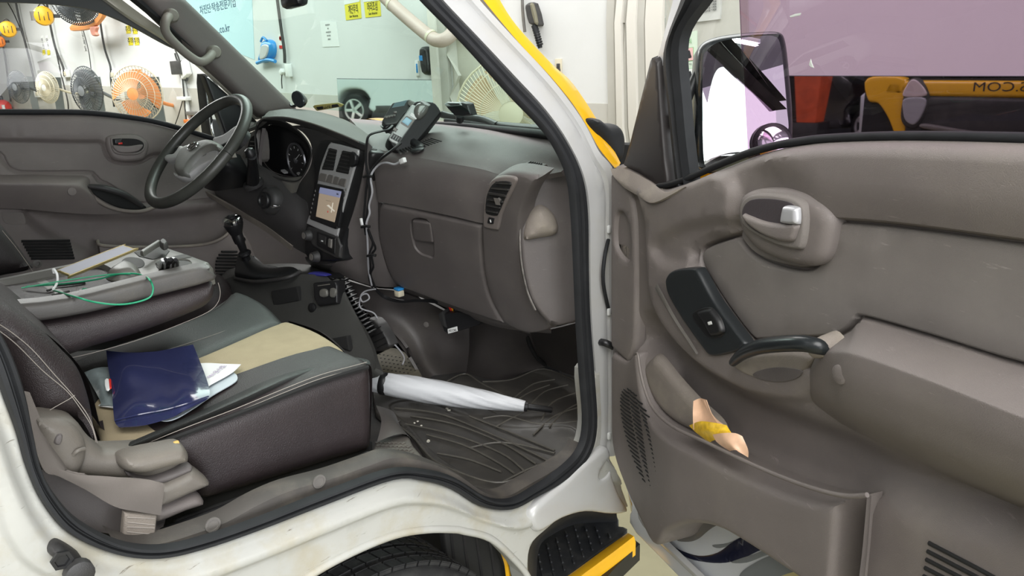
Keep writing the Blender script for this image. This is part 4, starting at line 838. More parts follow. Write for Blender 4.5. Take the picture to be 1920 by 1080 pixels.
# sweet wrapper in the pocket
WR = mat('wrapper_peach', (.78, .5, .33), .35, var=.1, vscale=60); WRY = mat('wrapper_yellow', (.85, .5, .03), .35, var=.3, vscale=90)
t = thing('wrapper', 'crumpled peach and orange wrapper sticking out of the door pocket', 'wrapper', D.p(1340, 800, .03))
def w3(*a): return [D.p(x, y, n) for x, y, n in a]
patch('wrapper_fold', [w3((1300, 752, .035), (1312, 747, .028), (1324, 750, .035)), w3((1299, 775, .046), (1316, 772, .036), (1334, 776, .042)), w3((1300, 806, .05), (1322, 800, .046), (1350, 800, .048))], WR, t, th=.001)
patch('wrapper_fold', [w3((1313, 748, .03), (1322, 752, .034), (1326, 760, .03)), w3((1322, 764, .034), (1330, 775, .04), (1340, 782, .032)), w3((1330, 790, .04), (1345, 800, .044), (1362, 800, .034))], WR, t, th=.001)
patch('wrapper_lining', [w3((1301, 752, .03), (1313, 749, .022), (1325, 752, .028)), w3((1306, 764, .032), (1316, 766, .026), (1322, 764, .03))], WRY, t, th=.001)
patch('wrapper_print', [w3((1292, 798, .046), (1312, 790, .05), (1336, 792, .052), (1362, 797, .044)), w3((1306, 812, .05), (1328, 806, .058), (1352, 808, .055), (1374, 815, .046)), w3((1330, 830, .05), (1345, 824, .055), (1366, 828, .056), (1392, 836, .046))], WRY, t, th=.001)
patch('wrapper_fold', [w3((1336, 815, .058), (1355, 812, .06), (1378, 812, .052), (1392, 818, .046)), w3((1345, 830, .058), (1365, 828, .06), (1386, 832, .052), (1402, 842, .046)), w3((1368, 846, .054), (1380, 844, .058), (1390, 850, .052), (1403, 858, .044))], WR, t, th=.001)
# ================================================================ dashboard
dash = thing('dashboard', 'dusty dark dashboard with glove box, vents and centre screen', 'dashboard', (.05, .7, .75))
def gp(*r): return [PP(*x) for x in r]
# passenger side: top pad rolling down to the glove box seam
patch('dash_pad', gp(
 [(655, 222, 'x', .13), (720, 226, 'x', .13), (800, 226, 'x', .13), (870, 232, 'x', .12), (930, 238, 'x', .10), (990, 246, 'x', .05), (1046, 254, 'x', 0)],
 [(668, 236, 'x', .04), (735, 245, 'x', .04), (812, 248, 'x', .04), (880, 254, 'x', .035), (945, 262, 'x', .02), (1005, 274, 'x', -.01), (1062, 290, 'x', -.04)],
 [(684, 258, 'x', -.04), (750, 268, 'x', -.04), (825, 276, 'x', -.045), (893, 286, 'x', -.045), (950, 298, 'x', -.05), (1000, 308, 'x', -.05), (1060, 312, 'x', -.05)],
 [(690, 276, 'x', -.08), (757, 290, 'x', -.085), (836, 305, 'x', -.088), (898, 316, 'x', -.09), (940, 328, 'x', -.09), (985, 334, 'x', -.08), (1052, 322, 'x', -.06)]), TDARK, dash, th=.012)
patch('dash_front', gp(
 [(690, 276, 'x', -.08), (757, 290, 'x', -.085), (836, 305, 'x', -.088), (898, 316, 'x', -.09), (940, 328, 'x', -.09)],
 [(698, 300, 'x', -.100), (768, 314, 'x', -.104), (845, 330, 'x', -.106), (905, 342, 'x', -.106), (940, 346, 'x', -.104)],
 [(704, 338, 'x', -.106), (774, 352, 'x', -.110), (848, 368, 'x', -.112), (902, 380, 'x', -.112), (938, 384, 'x', -.110)],
 [(709, 378, 'x', -.100), (778, 391, 'x', -.104), (846, 405, 'x', -.106), (901, 418, 'x', -.106), (938, 424, 'x', -.104)]), TDARK, dash, th=.008)
patch('dash_lower', gp(
 [(709, 379, 'x', -.085), (778, 392, 'x', -.085), (846, 406, 'x', -.085), (901, 419, 'x', -.085), (975, 430, 'x', -.08)],
 [(706, 440, 'x', -.07), (775, 450, 'x', -.07), (846, 462, 'x', -.07), (905, 475, 'x', -.07), (985, 490, 'x', -.07)],
 [(718, 495, 'x', -.035), (780, 510, 'x', -.035), (850, 525, 'x', -.035), (918, 540, 'x', -.035), (1000, 560, 'x', -.04)],
 [(745, 537, 'x', .005), (800, 556, 'x', .005), (865, 582, 'x', .005), (935, 606, 'x', .005), (1030, 618, 'x', 0)],
 [(750, 540, 'x', .06), (805, 558, 'x', .06), (870, 584, 'x', .06), (940, 608, 'x', .06), (1033, 618, 'x', .06)]), TDARK, dash, th=.004)
# tilted frame following glove box face
GO = Vector((-.098, 0, 1.275)); G = Fr(GO, (0, -1, 0), (-.1, 0, .29))
if G.N.dot(CP-GO) < 0: raise Exception('G')
gl = [(710, 384), (710, 384), (780, 397), (850, 411), (896, 421), (902, 430), (902, 460), (906, 510), (916, 555), (935, 595), (948, 610), (948, 610), (900, 595), (840, 574), (780, 552), (745, 538), (745, 538), (728, 512), (714, 470), (707, 430)]
plate('glove_box_lid', gl, G, -.008, .014, .010, .02, TDARK, dash, sm=3, step=.02, steps=[([(772, 414), (805, 418), (813, 478), (800, 480), (784, 472), (775, 455)], -.012, .003)])
plate('glove_latch', [(772, 416), (776, 414), (803, 418), (807, 422), (811, 453), (808, 456), (780, 452), (774, 446)], G, -.002, .010, .004, .008, TDARK, dash, sm=3)
plate('latch_scoop', [(777, 455), (811, 459), (812, 477), (800, 478), (786, 472)], G, -.008, .003, .002, 0, GREYP, dash, sm=3)
# column with vent and cap facing the door
plate('vent_column', [(928, 332), (960, 324), (1012, 334), (1012, 334), (990, 365), (975, 410), (975, 480), (990, 540), (1036, 618), (1036, 618), (993, 627), (950, 610), (936, 592), (918, 556), (907, 510), (903, 460), (902, 425), (904, 385), (912, 352)], G, -.004, .014, .008, .03, TDARK, dash, sm=4, step=.02)
plate('vent_surround', [(916, 345), (932, 333), (955, 331), (968, 336), (964, 352), (950, 380), (940, 405), (934, 430), (928, 432), (910, 428), (905, 420), (906, 385)], G, .008, .007, .004, .008, TAUPE, dash, sm=4)
plate('vent_well', [(920, 350), (932, 341), (950, 340), (959, 345), (950, 365), (936, 398), (930, 405), (914, 402), (910, 395), (912, 370)], G, .0145, .001, .0006, 0, BLACKM, dash, sm=4)
for i, (xa, ya, xb, yb) in enumerate([(930, 343, 957, 345), (921, 353, 953, 356), (917, 363, 947, 368), (914, 374, 942, 379), (912, 385, 937, 390), (911, 395, 932, 399)]):
    a = G.p(xa, ya, .018); b = G.p(xb, yb, .018); box('vent_slat', (a+b)/2-G.N*.002, b-a, G.N*.006+G.V*.003, G.V*.0045, DGREY, dash, .001)
fbox('vent_thumb', G, 932, 378, .009, .010, .012, GREYP, dash, n=.012, bev=.003)
plate('vent_wheel', [(915, 408), (926, 410), (924, 421), (913, 419)], G, .0145, .003, .001, 0, BLACK, dash, sm=0)
fbox('wheel_mark', G, 919, 415, .0016, .006, .0195, PAPER, dash, bev=0)
EO = at(985, 430, 'x', -.085); E_ = Fr(EO, Vector((.80, -.60, 0)), (0, 0, 1))
if E_.N.dot(CP-EO) < 0: raise Exception('E')
plate('end_cap', [(1076, 304), (1060, 306), (1030, 321), (1004, 343), (985, 374), (975, 415), (977, 482), (988, 540), (1005, 580), (1036, 616), (1036, 616), (1092, 606), (1092, 606), (1092, 400), (1084, 340)], E_, -.004, .016, .010, .05, TDARK, dash, sm=3, step=.02)
plate('cap_bump', [(985, 452), (988, 425), (998, 400), (1012, 388), (1026, 390), (1042, 405), (1051, 425), (1050, 440), (1040, 447), (1020, 451), (995, 455)], E_, .01, .028, .040, .005, DUSTY, dash, sm=4, step=.006)
ribbon('worn_edge', [(982, 390), (973, 420), (974, 482), (985, 540), (1000, 578)], [(985, 390), (976, 420), (977, 482), (988, 540), (1004, 578)], [(0, .012), (.5, .015), (1, .012)], E_, mat('scuffed_edge', (.3, .28, .26), .7, var=.4, vscale=60), dash)
# small grille and speaker grille in the top pad
TP = Fr(at(998, 310, 'z', 1.462), Vector((.2, -1, 0)), Vector((1, .1, .12)))
if TP.N.z < 0: raise Exception('TP')
TG = fr3(at(950, 298, 'x', -.05), at(1000, 308, 'x', -.05), at(945, 262, 'x', .02)); TG.O = TG.O+TG.N*.006
plate('demist_grille', [(972, 312), (993, 301), (1026, 307), (1004, 322)], TG, 0, .004, .002, .006, DTOP, dash, sm=0)
for i in range(6):
    f = (i+.5)/6; xa = 976+f*29*.62+1; 
    tube('grille_slit', [TG.p(977+f*22, 312-f*8.4, .0045), TG.p(985+f*33, 315-f*7.5, .0045)] if 0 else [TG.p(978+f*26, 312+f*5.5-(0), .0045), TG.p(994+f*24, 303+f*4.5, .0045)], .0018, BLACKM, dash, k=1, seg=5)
SG = fr3(at(825, 276, 'x', -.045), at(750, 268, 'x', -.04), at(812, 248, 'x', .04))
for i in range(14):
    f = i/13
    tube('grille_rib', [SG.p(752+f*76, 288-f*22, .0006), SG.p(742+f*66, 280-f*20, .0006)], .0022, BLACKM if i % 2 else DGREY, dash, k=1, seg=5)
# instrument hood
patch('hood_top', gp(
 [(505, 208, 'x', .00), (540, 204, 'x', .03), (590, 208, 'x', .05), (640, 222, 'x', .06), (668, 236, 'x', .04), (690, 252, 'x', -.02)],
 [(500, 212, 'x', -.06), (540, 209, 'x', -.05), (595, 218, 'x', -.05), (640, 233, 'x', -.05), (672, 248, 'x', -.06), (690, 260, 'x', -.08)],
 [(494, 219, 'x', -.11), (535, 219, 'x', -.12), (585, 230, 'x', -.12), (635, 248, 'x', -.12), (668, 262, 'x', -.12), (688, 270, 'x', -.12)]), DTOP, dash, th=.006)
patch('hood_front', gp(
 [(494, 219, 'x', -.11), (535, 219, 'x', -.12), (585, 230, 'x', -.12), (635, 248, 'x', -.12), (668, 262, 'x', -.12), (688, 270, 'x', -.12)],
 [(492, 221, 'x', -.115), (535, 222, 'x', -.125), (585, 234, 'x', -.125), (635, 253, 'x', -.125), (667, 267, 'x', -.125), (687, 276, 'x', -.125)],
 [(489, 224, 'x', -.115), (530, 227, 'x', -.12), (580, 240, 'x', -.12), (630, 259, 'x', -.12), (662, 273, 'x', -.12), (684, 284, 'x', -.12)]), DGREY, dash, th=.004)
tube('hood_bead', PP((482, 234, 'x', -.118), (494, 222, 'x', -.122), (535, 220, 'x', -.127), (585, 231.5, 'x', -.127), (635, 250, 'x', -.127), (672, 266, 'x', -.127)), .0022, GREYP, dash, seg=6)
# binnacle
rim = [(482, 232), (478, 255), (480, 285), (486, 312), (505, 328), (535, 338), (560, 338), (575, 318), (584, 289), (578, 268), (560, 246), (530, 227), (500, 221)]
inn = [(492, 245), (488, 262), (490, 286), (496, 306), (512, 322), (536, 330), (556, 330), (570, 312), (578, 288), (572, 270), (556, 252), (530, 238), (506, 234)]
rim = rim+[rim[0]]; inn = inn+[inn[0]]
FB = FX(-.115); FB2 = FX(-.03)
ribbon3('binnacle_shroud', [FB.p(x, y) for x, y in rim], [FB2.p(x, y) for x, y in inn], [(0, 0), (.05, .002), (.5, 0), (1, 0)], Vector((-1, 0, 0)), BLACKM, dash)
tube('binnacle_rim', [FB.p(x, y, .002) for x, y in rim], .0022, DGREY, dash, seg=6)
plate('instrument_face', inn[:-1], FX(-.03), -.004, .002, .001, .004, BLACK, dash, sm=4)
gc = FX(-.03).p(556, 301, .002); CHR2 = mat('dim_chrome', (.3, .3, .32), .3, metal=.8)
lathe('gauge_ring', gc, (-1, 0, 0), [(.047, 0), (.05, .004), (.054, .004), (.056, 0)], CHR2, dash, 32)
lathe('gauge_dial', gc, (-1, 0, 0), [(.046, 0), (.046, .0015)], DGREY, dash, 32); lathe('gauge_hub', gc, (-1, 0, 0), [(.008, .001), (.008, .006), (.004, .008)], CHR2, dash, 12)
box('gauge_needle', gc+Vector((-.006, -.018, .012)), (0, -.03, .018), (.001, 0, 0), (0, .001, .0015), PAPER, dash, 0)
for k in range(9):
    a = math.radians(-40+k*32.5); c = gc+Vector((-.003, -math.cos(a)*.04, math.sin(a)*.04)); box('gauge_mark', c, Vector((0, -math.cos(a), math.sin(a)))*.007, (.001, 0, 0), Vector((0, math.sin(a), math.cos(a)))*.0014, PAPER, dash, 0)
for x, y in ((530, 322), (560, 327)): fbox('indicator', FX(-.03), x, y, .022, .004, .012, SILVER, dash, bev=.001, rot=-.3)
patch('binnacle_lip', gp([(500, 324, 'x', -.08), (525, 330, 'x', -.09), (545, 333, 'x', -.1), (568, 330, 'x', -.11)], [(510, 334, 'x', -.1), (530, 338, 'x', -.115), (548, 346, 'x', -.12), (562, 342, 'x', -.12)], [(522, 342, 'x', -.11), (532, 352, 'x', -.12), (545, 362, 'x', -.125), (556, 360, 'x', -.125)]), GREYP, dash)
# centre fascia
SO = Vector((-.135, .8, 1.27)); S = Fr(SO, (0, -1, 0), (.10, 0, 1))
if S.N.dot(CP-SO) < 0: raise Exception('S')
plate('fascia_panel', [(572, 482), (570, 440), (578, 395), (588, 340), (586, 300), (592, 275), (602, 262), (640, 262), (662, 272), (694, 284), (696, 296), (684, 330), (662, 400), (644, 450), (638, 478), (634, 490), (600, 490)], S, -.010, .012, .008, .03, BLACK, dash, sm=3)
plate('fascia_left_fill', [(552, 380), (560, 345), (576, 322), (584, 300), (582, 270), (566, 248), (545, 236), (600, 244), (650, 262), (688, 278), (686, 286), (640, 275), (604, 275), (592, 300), (590, 340), (578, 420), (572, 440), (556, 420)], FX(-.118), -.004, .004, .003, .02, DGREY, dash, sm=3)
plate('silver_bezel', [(615, 272), (622, 268), (665, 279), (671, 284), (668, 300), (655, 345), (640, 400), (632, 440), (626, 442), (577, 421), (575, 416), (584, 385), (594, 345), (600, 312)], S, .002, .005, .003, .006, mat('bezel_silver', (.42, .42, .42), .38, metal=.2, var=.06), dash, sm=3)
def ventp(px, nm):
    plate('vent_well', px, S, .0065, .001, .0006, 0, BLACKM, dash, sm=0)
    (ax, ay), (bx, by), (cx_, cy_), (dx, dy) = px
    for i in range(6):
        f = (i+.5)/6; a = S.p(ax+(dx-ax)*f, ay+(dy-ay)*f, .009); b = S.p(bx+(cx_-bx)*f, by+(cy_-by)*f, .009)
        box('vent_slat', (a+b)/2-S.N*.001, (b-a)*.95, S.N*.003+S.V*.002, S.V*.0022, DGREY, dash, .0006)
ventp([(617, 277), (632, 281), (625, 320), (603, 318)], 'a'); ventp([(642, 282), (662, 286), (653, 327), (629, 322)], 'b')
plate('vent_clip', [(657, 284), (666, 292), (664, 308), (656, 314), (655, 300)], S, .008, .006, .002, .004, BLACK, dash, sm=2)
for (a, b, c, d) in (((600, 324), (613, 327), (610, 342), (595, 338)), ((615, 327), (625, 329), (622, 345), (611, 342)), ((627, 330), (636, 333), (632, 347), (623, 345)), ((638, 334), (649, 336), (645, 351), (633, 347))):
    plate('fascia_button', [a, b, c, d], S, .006, .004, .0015, 0, GREYP, dash, sm=0)
hz = plate('screen_unit', [(591, 347), (594, 344), (644, 355), (646, 358), (633, 428), (630, 431), (579, 411), (578, 408)], S, .004, .006, .002, .004, BLACK, dash, sm=0)
scr = [(600, 351), (640, 359), (627, 417), (592, 406)]
MAPC = mat('map_screen', (.42, .33, .24), .25, emit=.35); MAPB = mat('map_sky', (.25, .27, .42), .25, emit=.4); MAPW = mat('map_road', (.7, .65, .55), .3, emit=.4)
plate('screen', scr, S, .0100, .0006, .0003, 0, MAPC, dash, sm=0)
plate('screen_sky', [(600, 351), (640, 359), (637, 371), (597.5, 362)], S, .0106, .0005, .0003, 0, MAPB, dash, sm=0)
for pts in ([(612, 385), (616, 384), (628, 396), (626, 397)], [(620, 398), (623, 380), (624.5, 380), (621.5, 399)]): plate('map_route', pts, S, .0106, .0005, .0002, 0, MAPW, dash, sm=0)
u, v = S.q(616, 377, .011); text('lettering', '· · · ·', S, u, v, .0112, .012, INK, dash)
u, v = S.q(633, 364, .011); text('lettering', '3:05', S, u, v, .0112, .006, INK, dash)
fbox('screen_pointer', S, 614, 397, .003, .005, .012, RED, dash, bev=.001)
for i in range(7):
    fbox('screen_button', S, 590.5-i*1.7, 358+i*8, .003, .006, .0112, GREYP, dash, bev=.0006); 
for i in range(7): fbox('bezel_button', S, 648.5-i*2.3, 356+i*8, .004, .007, .0085, GREYP, dash, bev=.001)
plate('lower_fascia', [(576, 424), (632, 444), (636, 478), (630, 484), (588, 462), (580, 448)], S, .002, .005, .003, .004, DGREY, dash, sm=2)
plate('socket_panel', [(593, 434), (628, 446), (627, 478), (594, 461)], S, .006, .003, .002, 0, BLACK, dash, sm=0)
plate('aux_panel', [(597, 439), (611, 444), (610, 459), (598, 454)], S, .009, .001, .0005, 0, DGREY, dash, sm=0)
u, v = S.q(604, 452, .0101); text('lettering', 'AUX', S, u, v, .0102, .005, PAPER, dash)
for x, y in ((599.5, 447), (606, 449)): fbox('socket_hole', S, x, y, .004, .004, .0104, BLACKM, dash, bev=.001)
plate('panel_switch', [(615, 447), (621, 449), (620, 466), (614, 463)], S, .009, .004, .002, 0, GREYP, dash, sm=0)
for (x, y, r) in ((581, 441, .014), (595, 481, .0145)):
    P = S.p(x, y, .006); lathe('control_knob', P, S.N, [(r*1.15, 0), (r*1.1, .006), (r, .008), (r*.9, .018), (r*.6, .019)], DGREY, dash, 20); lathe('knob_ring', P+S.N*.019, S.N, [(r*.65, 0), (r*.65, .001), (r*.5, .001)], GREYP, dash, 20)
# side of the centre stack, facing the passenger
patch('stack_side', gp(
 [(690, 268, 'x', -.125), (695, 272, 'x', -.11), (701, 280, 'x', -.095), (706, 296, 'x', -.09)],
 [(682, 330, 'x', -.14), (692, 334, 'x', -.12), (700, 338, 'x', -.10), (708, 345, 'x', -.09)],
 [(662, 400, 'x', -.14), (678, 402, 'x', -.12), (694, 402, 'x', -.10), (709, 400, 'x', -.085)],
 [(642, 455, 'x', -.14), (664, 456, 'x', -.12), (690, 454, 'x', -.09), (712, 450, 'x', -.065)],
 [(630, 492, 'x', -.14), (655, 502, 'x', -.11), (690, 506, 'x', -.07), (728, 508, 'x', -.03)],
 [(596, 496, 'x', -.13), (650, 520, 'x', -.09), (700, 536, 'x', -.04), (748, 539, 'x', .01)]), TDARK, dash, th=.004)
patch('stack_base', gp([(572, 482, 'x', -.13), (600, 488, 'x', -.135), (634, 490, 'x', -.14)], [(575, 490, 'x', -.12), (598, 498, 'x', -.125), (620, 506, 'x', -.12)], [(585, 500, 'x', -.05), (600, 510, 'x', -.05), (650, 525, 'x', -.06)]), DGREY, dash, th=.004)
# driver side lower dash and knee panel, left vent
patch('knee_panel', gp(
 [(398, 330, 'x', -.15), (450, 296, 'x', -.12), (500, 316, 'x', -.11), (545, 345, 'x', -.11), (575, 380, 'x', -.12)],
 [(400, 352, 'x', -.17), (440, 340, 'x', -.16), (490, 360, 'x', -.16), (540, 390, 'x', -.15), (578, 420, 'x', -.13)],
 [(405, 366, 'x', -.17), (440, 375, 'x', -.17), (490, 398, 'x', -.17), (545, 430, 'x', -.15), (585, 462, 'x', -.13)],
 [(410, 378, 'x', -.14), (450, 396, 'x', -.14), (500, 425, 'x', -.14), (548, 462, 'x', -.13), (584, 482, 'x', -.12)]), mat('knee_plastic', (.05, .047, .048), .5, grain=.3, var=.1), dash, th=.01)
patch('knee_edge', gp([(362, 344, 'x', -.19), (400, 368, 'x', -.18), (450, 396, 'x', -.15), (500, 425, 'x', -.145), (548, 462, 'x', -.135)], [(366, 352, 'x', -.185), (402, 376, 'x', -.175), (448, 404, 'x', -.145), (496, 433, 'x', -.14), (545, 470, 'x', -.13)]), DUSTY, dash, th=.006)
plate('left_vent_surround', [(470, 248), (480, 250), (484, 300), (470, 306), (452, 304), (458, 275)], FX(-.09), -.004, .008, .004, .03, GREYP, dash, sm=3)
plate('vent_well', [(472, 256), (481, 260), (482, 298), (466, 300), (460, 298), (464, 275)], FX(-.09), .0035, .001, .0005, 0, BLACKM, dash, sm=3)
for i in range(5): fbox('vent_slat', FX(-.09), 473-i*.8, 266+i*7, .03, .003, .008, GREYP, dash, bev=.0006)
patch('dash_driver_end', gp([(425, 262, 'x', -.04), (440, 256, 'x', -.04), (478, 246, 'x', -.06), (492, 240, 'x', -.08)], [(420, 300, 'x', -.06), (440, 300, 'x', -.08), (462, 306, 'x', -.1), (486, 312, 'x', -.1)], [(420, 350, 'x', -.06), (440, 350, 'x', -.08), (480, 350, 'x', -.1), (520, 352, 'x', -.1)]), TDARK, dash, th=.01)
patch('dash_driver_top', gp([(470, 238, 'x', -.02), (490, 222, 'x', .02), (520, 208, 'x', .04)], [(455, 246, 'x', -.07), (480, 236, 'x', -.09), (495, 225, 'x', -.1)]), DTOP, dash, th=.01)
# ---------------------------------------------------------------- steering
WN = Vector((-.70, 0, .71)).normalized(); WC = at(371, 281, 'y', 1.10); SW = Fr(WC, (0, -1, 0), WN.cross(Vector((0, -1, 0))))
if SW.N.dot(WN) < 0: SW.N = WN
sw = thing('steering_wheel', 'dark three-spoke steering wheel with grey centre pad', 'steering wheel', WC)
WR_ = .178
SWM = mat('wheel_leather', (.05, .051, .045), .38, grain=.3, var=.15, vscale=20)
tube('wheel_rim', [SW.P(WR_*math.cos(a), WR_*math.sin(a), .0) for a in [i*math.pi/32 for i in range(65)]], .0148, SWM, sw, k=1, seg=14, caps=False)
PADM = mat('pad_grey', (.16, .163, .15), .5, grain=.3, dust=.3)
pad = [(322, 315), (325, 298), (333, 282), (343, 271), (361, 264), (386, 257), (402, 262), (408, 268), (406, 276), (394, 276), (378, 282), (366, 292), (354, 306), (345, 321), (336, 325), (327, 323)]
plate('airbag_pad', pad, SW, .002, .018, .014, .006, PADM, sw, sm=4, back=True)
plate('lower_spoke', [(322, 320), (330, 326), (345, 324), (360, 306), (378, 288), (398, 280), (408, 282), (404, 296), (385, 306), (368, 316), (350, 330), (338, 334), (326, 330)], SW, -.004, .010, .006, .008, SILVER, sw, sm=4, back=True)
plate('left_spoke', [(306, 296), (314, 288), (326, 286), (336, 272), (343, 276), (334, 296), (318, 300), (310, 300)], SW, -.004, .010, .006, .008, SILVER, sw, sm=3, back=True)
plate('right_spoke', [(398, 258), (420, 250), (446, 232), (452, 242), (436, 262), (412, 276), (400, 276)], SW, -.016, .012, .006, .02, BLACK, sw, sm=3, back=True)
for pts in ([(325, 280), (333, 277), (338, 271), (331, 273)], [(372, 298), (386, 292), (392, 284), (378, 290)], [(384, 287), (394, 281), (398, 277), (388, 281)]): plate('spoke_switch', pts, SW, .0, .006, .003, 0, BLACK, sw, sm=0)
u, v = SW.q(361, 274, .02)
ring = [SW.P(u+.024*math.cos(a), v+.013*math.sin(a)+.002*math.cos(a), .0205) for a in [i*math.pi/12 for i in range(25)]]
tube('emblem_ring', ring, .0016, CHROME, sw, k=1, seg=6, caps=False)
for (a, b) in (((-.012, -.008), (-.005, .010)), ((.004, -.010), (.012, .008)), ((-.009, -.001), (.009, .002))): tube('emblem_bar', [SW.P(u+a[0], v+a[1], .0205), SW.P(u+b[0], v+b[1], .0205)], .0018, CHROME, sw, k=1, seg=6)
stc = thing('steering_column', 'dark column cowl with stalk and ignition lock behind the steering wheel', 'steering column', at(450, 350, 'y', 1.1))
patch('column_cowl', gp(
 [(395, 312, 'x', -.30), (415, 300, 'x', -.28), (430, 288, 'x', -.24), (450, 290, 'x', -.18)],
 [(380, 335, 'x', -.29), (405, 325, 'x', -.28), (440, 318, 'x', -.24), (470, 330, 'x', -.16)],
 [(378, 350, 'x', -.26), (400, 358, 'x', -.26), (430, 355, 'x', -.22), (462, 350, 'x', -.16)]), BLACK, stc, th=.03)
plate('cowl_corner', [(418, 298), (430, 286), (434, 296), (424, 300)], FX(-.26), 0, .006, .003, .01, DUSTY, stc, sm=0)
tube('stalk', PP((474, 345, 'x', -.17), (474, 325, 'x', -.19), (473, 305, 'x', -.21), (472, 292, 'x', -.23)), [.020, .017, .013, .013], BLACK, stc, seg=12)
lathe('stalk_collar', at(474, 343, 'x', -.168), (-.4, 0, 1), [(.03, -.012), (.032, 0), (.027, .006), (.015, .006)], DGREY, stc, 20)
lathe('stalk_knob', at(472, 293, 'x', -.23), (-.35, 0, 1), [(.013, 0), (.015, .008), (.012, .02), (.004, .024)], BLACK, stc, 14)
ki = at(503, 376, 'x', -.175); kd = Vector((-1, -.25, .2))
lathe('lock_surround', ki, kd, [(.042, -.02), (.04, 0), (.032, .008), (.026, .010)], DGREY, stc, 28); lathe('ignition_lock', ki+kd.normalized()*.005, kd, [(.024, 0), (.024, .014), (.021, .017), (.014, .017), (.012, .014)], BLACK, stc, 24)
fbox('lock_chrome', Fr(ki, (0, -1, 0), (.2, 0, 1)), 510, 387, .02, .005, .022, CHROME, stc, n=.01, bev=.002, rot=.4)
# ---------------------------------------------------------------- footwell
patch('tunnel_trim', gp(
 [(652, 526, 'x', -.03), (700, 540, 'x', .0), (745, 546, 'x', .03), (800, 566, 'x', .06), (850, 590, 'x', .10), (905, 600, 'x', .16)],
 [(668, 560, 'x', -.02), (712, 580, 'x', .0), (760, 590, 'x', .04), (815, 605, 'x', .08), (865, 625, 'x', .12), (905, 640, 'x', .17)],
 [(700, 590, 'x', -.02), (745, 625, 'x', .0), (785, 640, 'x', .05), (830, 660, 'x', .09), (870, 668, 'x', .14), (905, 675, 'x', .18)],
 [(752, 640, 'x', -.02), (775, 672, 'x', .01), (800, 690, 'x', .06), (832, 705, 'x', .10), (865, 712, 'x', .15), (910, 718, 'x', .2)],
 [(792, 706, 'x', -.01), (798, 712, 'x', .02), (812, 716, 'x', .06), (840, 722, 'x', .1), (870, 722, 'x', .15), (910, 722, 'x', .2)]), FOOT, dash, th=.008)
patch('footwell_bulge', gp(
 [(885, 596, 'x', .10), (915, 600, 'x', .09), (950, 612, 'x', .10), (990, 625, 'x', .16), (1010, 628, 'x', .2)],
 [(880, 640, 'x', .14), (905, 628, 'x', .11), (945, 632, 'x', .12), (985, 650, 'x', .18), (1020, 660, 'x', .22)],
 [(872, 690, 'x', .16), (898, 670, 'x', .13), (940, 668, 'x', .15), (990, 672, 'x', .21), (1025, 682, 'x', .25)],
 [(862, 702, 'x', .16), (895, 712, 'x', .16), (930, 718, 'x', .18), (985, 698, 'x', .23), (1022, 688, 'x', .26)]), FOOT, dash, th=.008)
patch('kick_panel', gp(
 [(990, 624, 'x', .17), (1040, 616, 'x', .15), (1100, 600, 'x', .11)],
 [(995, 650, 'x', .20), (1045, 655, 'x', .19), (1105, 655, 'x', .17)],
 [(1022, 684, 'x', .25), (1060, 700, 'x', .22), (1105, 712, 'x', .2)]), FOOT, dash, th=.006)
tube('kick_seam', PP((988, 625, 'x', .165), (993, 645, 'x', .18), (1005, 668, 'x', .2), (1022, 684, 'x', .24)), .006, BLACKM, dash)
patch('footwell_back', gp([(640, 520, 'x', .06), (760, 540, 'x', .14), (1000, 600, 'x', .3)], [(620, 620, 'x', .04), (740, 690, 'x', .12), (1060, 720, 'x', .33)]), BLACKM, dash, th=.01)
lathe('trim_clip', at(800, 608, 'x', .07), (-1, -.5, .1), [(.008, -.004), (.008, .004), (.004, .005)], GREYP, dash, 12)
# ecu box and wiring under the glove box
ecu = thing('control_box', 'black electronic box hanging under the glove box with an upside-down label', 'control box', at(860, 600, 'x', .03))
EB = Fr(at(860, 600, 'x', .03), (.25, -1, 0), (0, .0, 1)); 
if EB.N.dot(CP-EB.O) < 0: raise Exception('EB')
plate('box_case', [(828, 588), (860, 584), (905, 590), (905, 596), (900, 610), (840, 628), (832, 622), (826, 606)], EB, 0, .02, .003, .04, BLACK, ecu, sm=0)
plate('connector', [(820, 588), (830, 582), (834, 604), (838, 618), (828, 612), (822, 600)], EB, .004, .022, .004, .02, BLACKM, ecu, sm=0)
plate('label', [(839, 617), (857, 612), (858, 621), (840, 626)], EB, .02, .0008, .0003, 0, PAPER, ecu, sm=0)
u, v = EB.q(848.5, 619, .021); text('lettering', 'DC12V', EB, u, v, .0212, .0085, INK, ecu, rot=math.pi+.24)
for i, m_ in enumerate((RED, RED, ORANGE, YELLOW, BLACK)): 
    tube('wire', PP((842+i*3, 570-i, 'x', .02), (843+i*2, 578, 'x', .02), (848+i, 586, 'x', .03)), .0018, m_, ecu, seg=6)
wb = thing('wire_bundle', 'loose black and white wires clipped down beside the centre console', 'wires', at(700, 420, 'x', -.13))
WW = mat('white_wire', (.36, .36, .38), .5)
def w_(pts, r, m_, n='wire'): return tube(n, PP(*pts), r, m_, wb, seg=6)
w_([(736, 236, 'x', -.05), (728, 243, 'x', -.07), (715, 246, 'x', -.09), (692, 254, 'x', -.13), (687, 275, 'x', -.135), (686, 300, 'x', -.135), (688, 318, 'x', -.135), (690, 330, 'x', -.14), (686, 360, 'x', -.14), (684, 385, 'x', -.14), (682, 410, 'x', -.14), (686, 440, 'x', -.13)], .0032, BLACK)
w_([(752, 268, 'x', -.10), (735, 282, 'x', -.12), (712, 300, 'x', -.12), (697, 318, 'x', -.13), (691, 335, 'x', -.14), (693, 362, 'x', -.14), (689, 392, 'x', -.14), (685, 420, 'x', -.14)], .0032, BLACK)
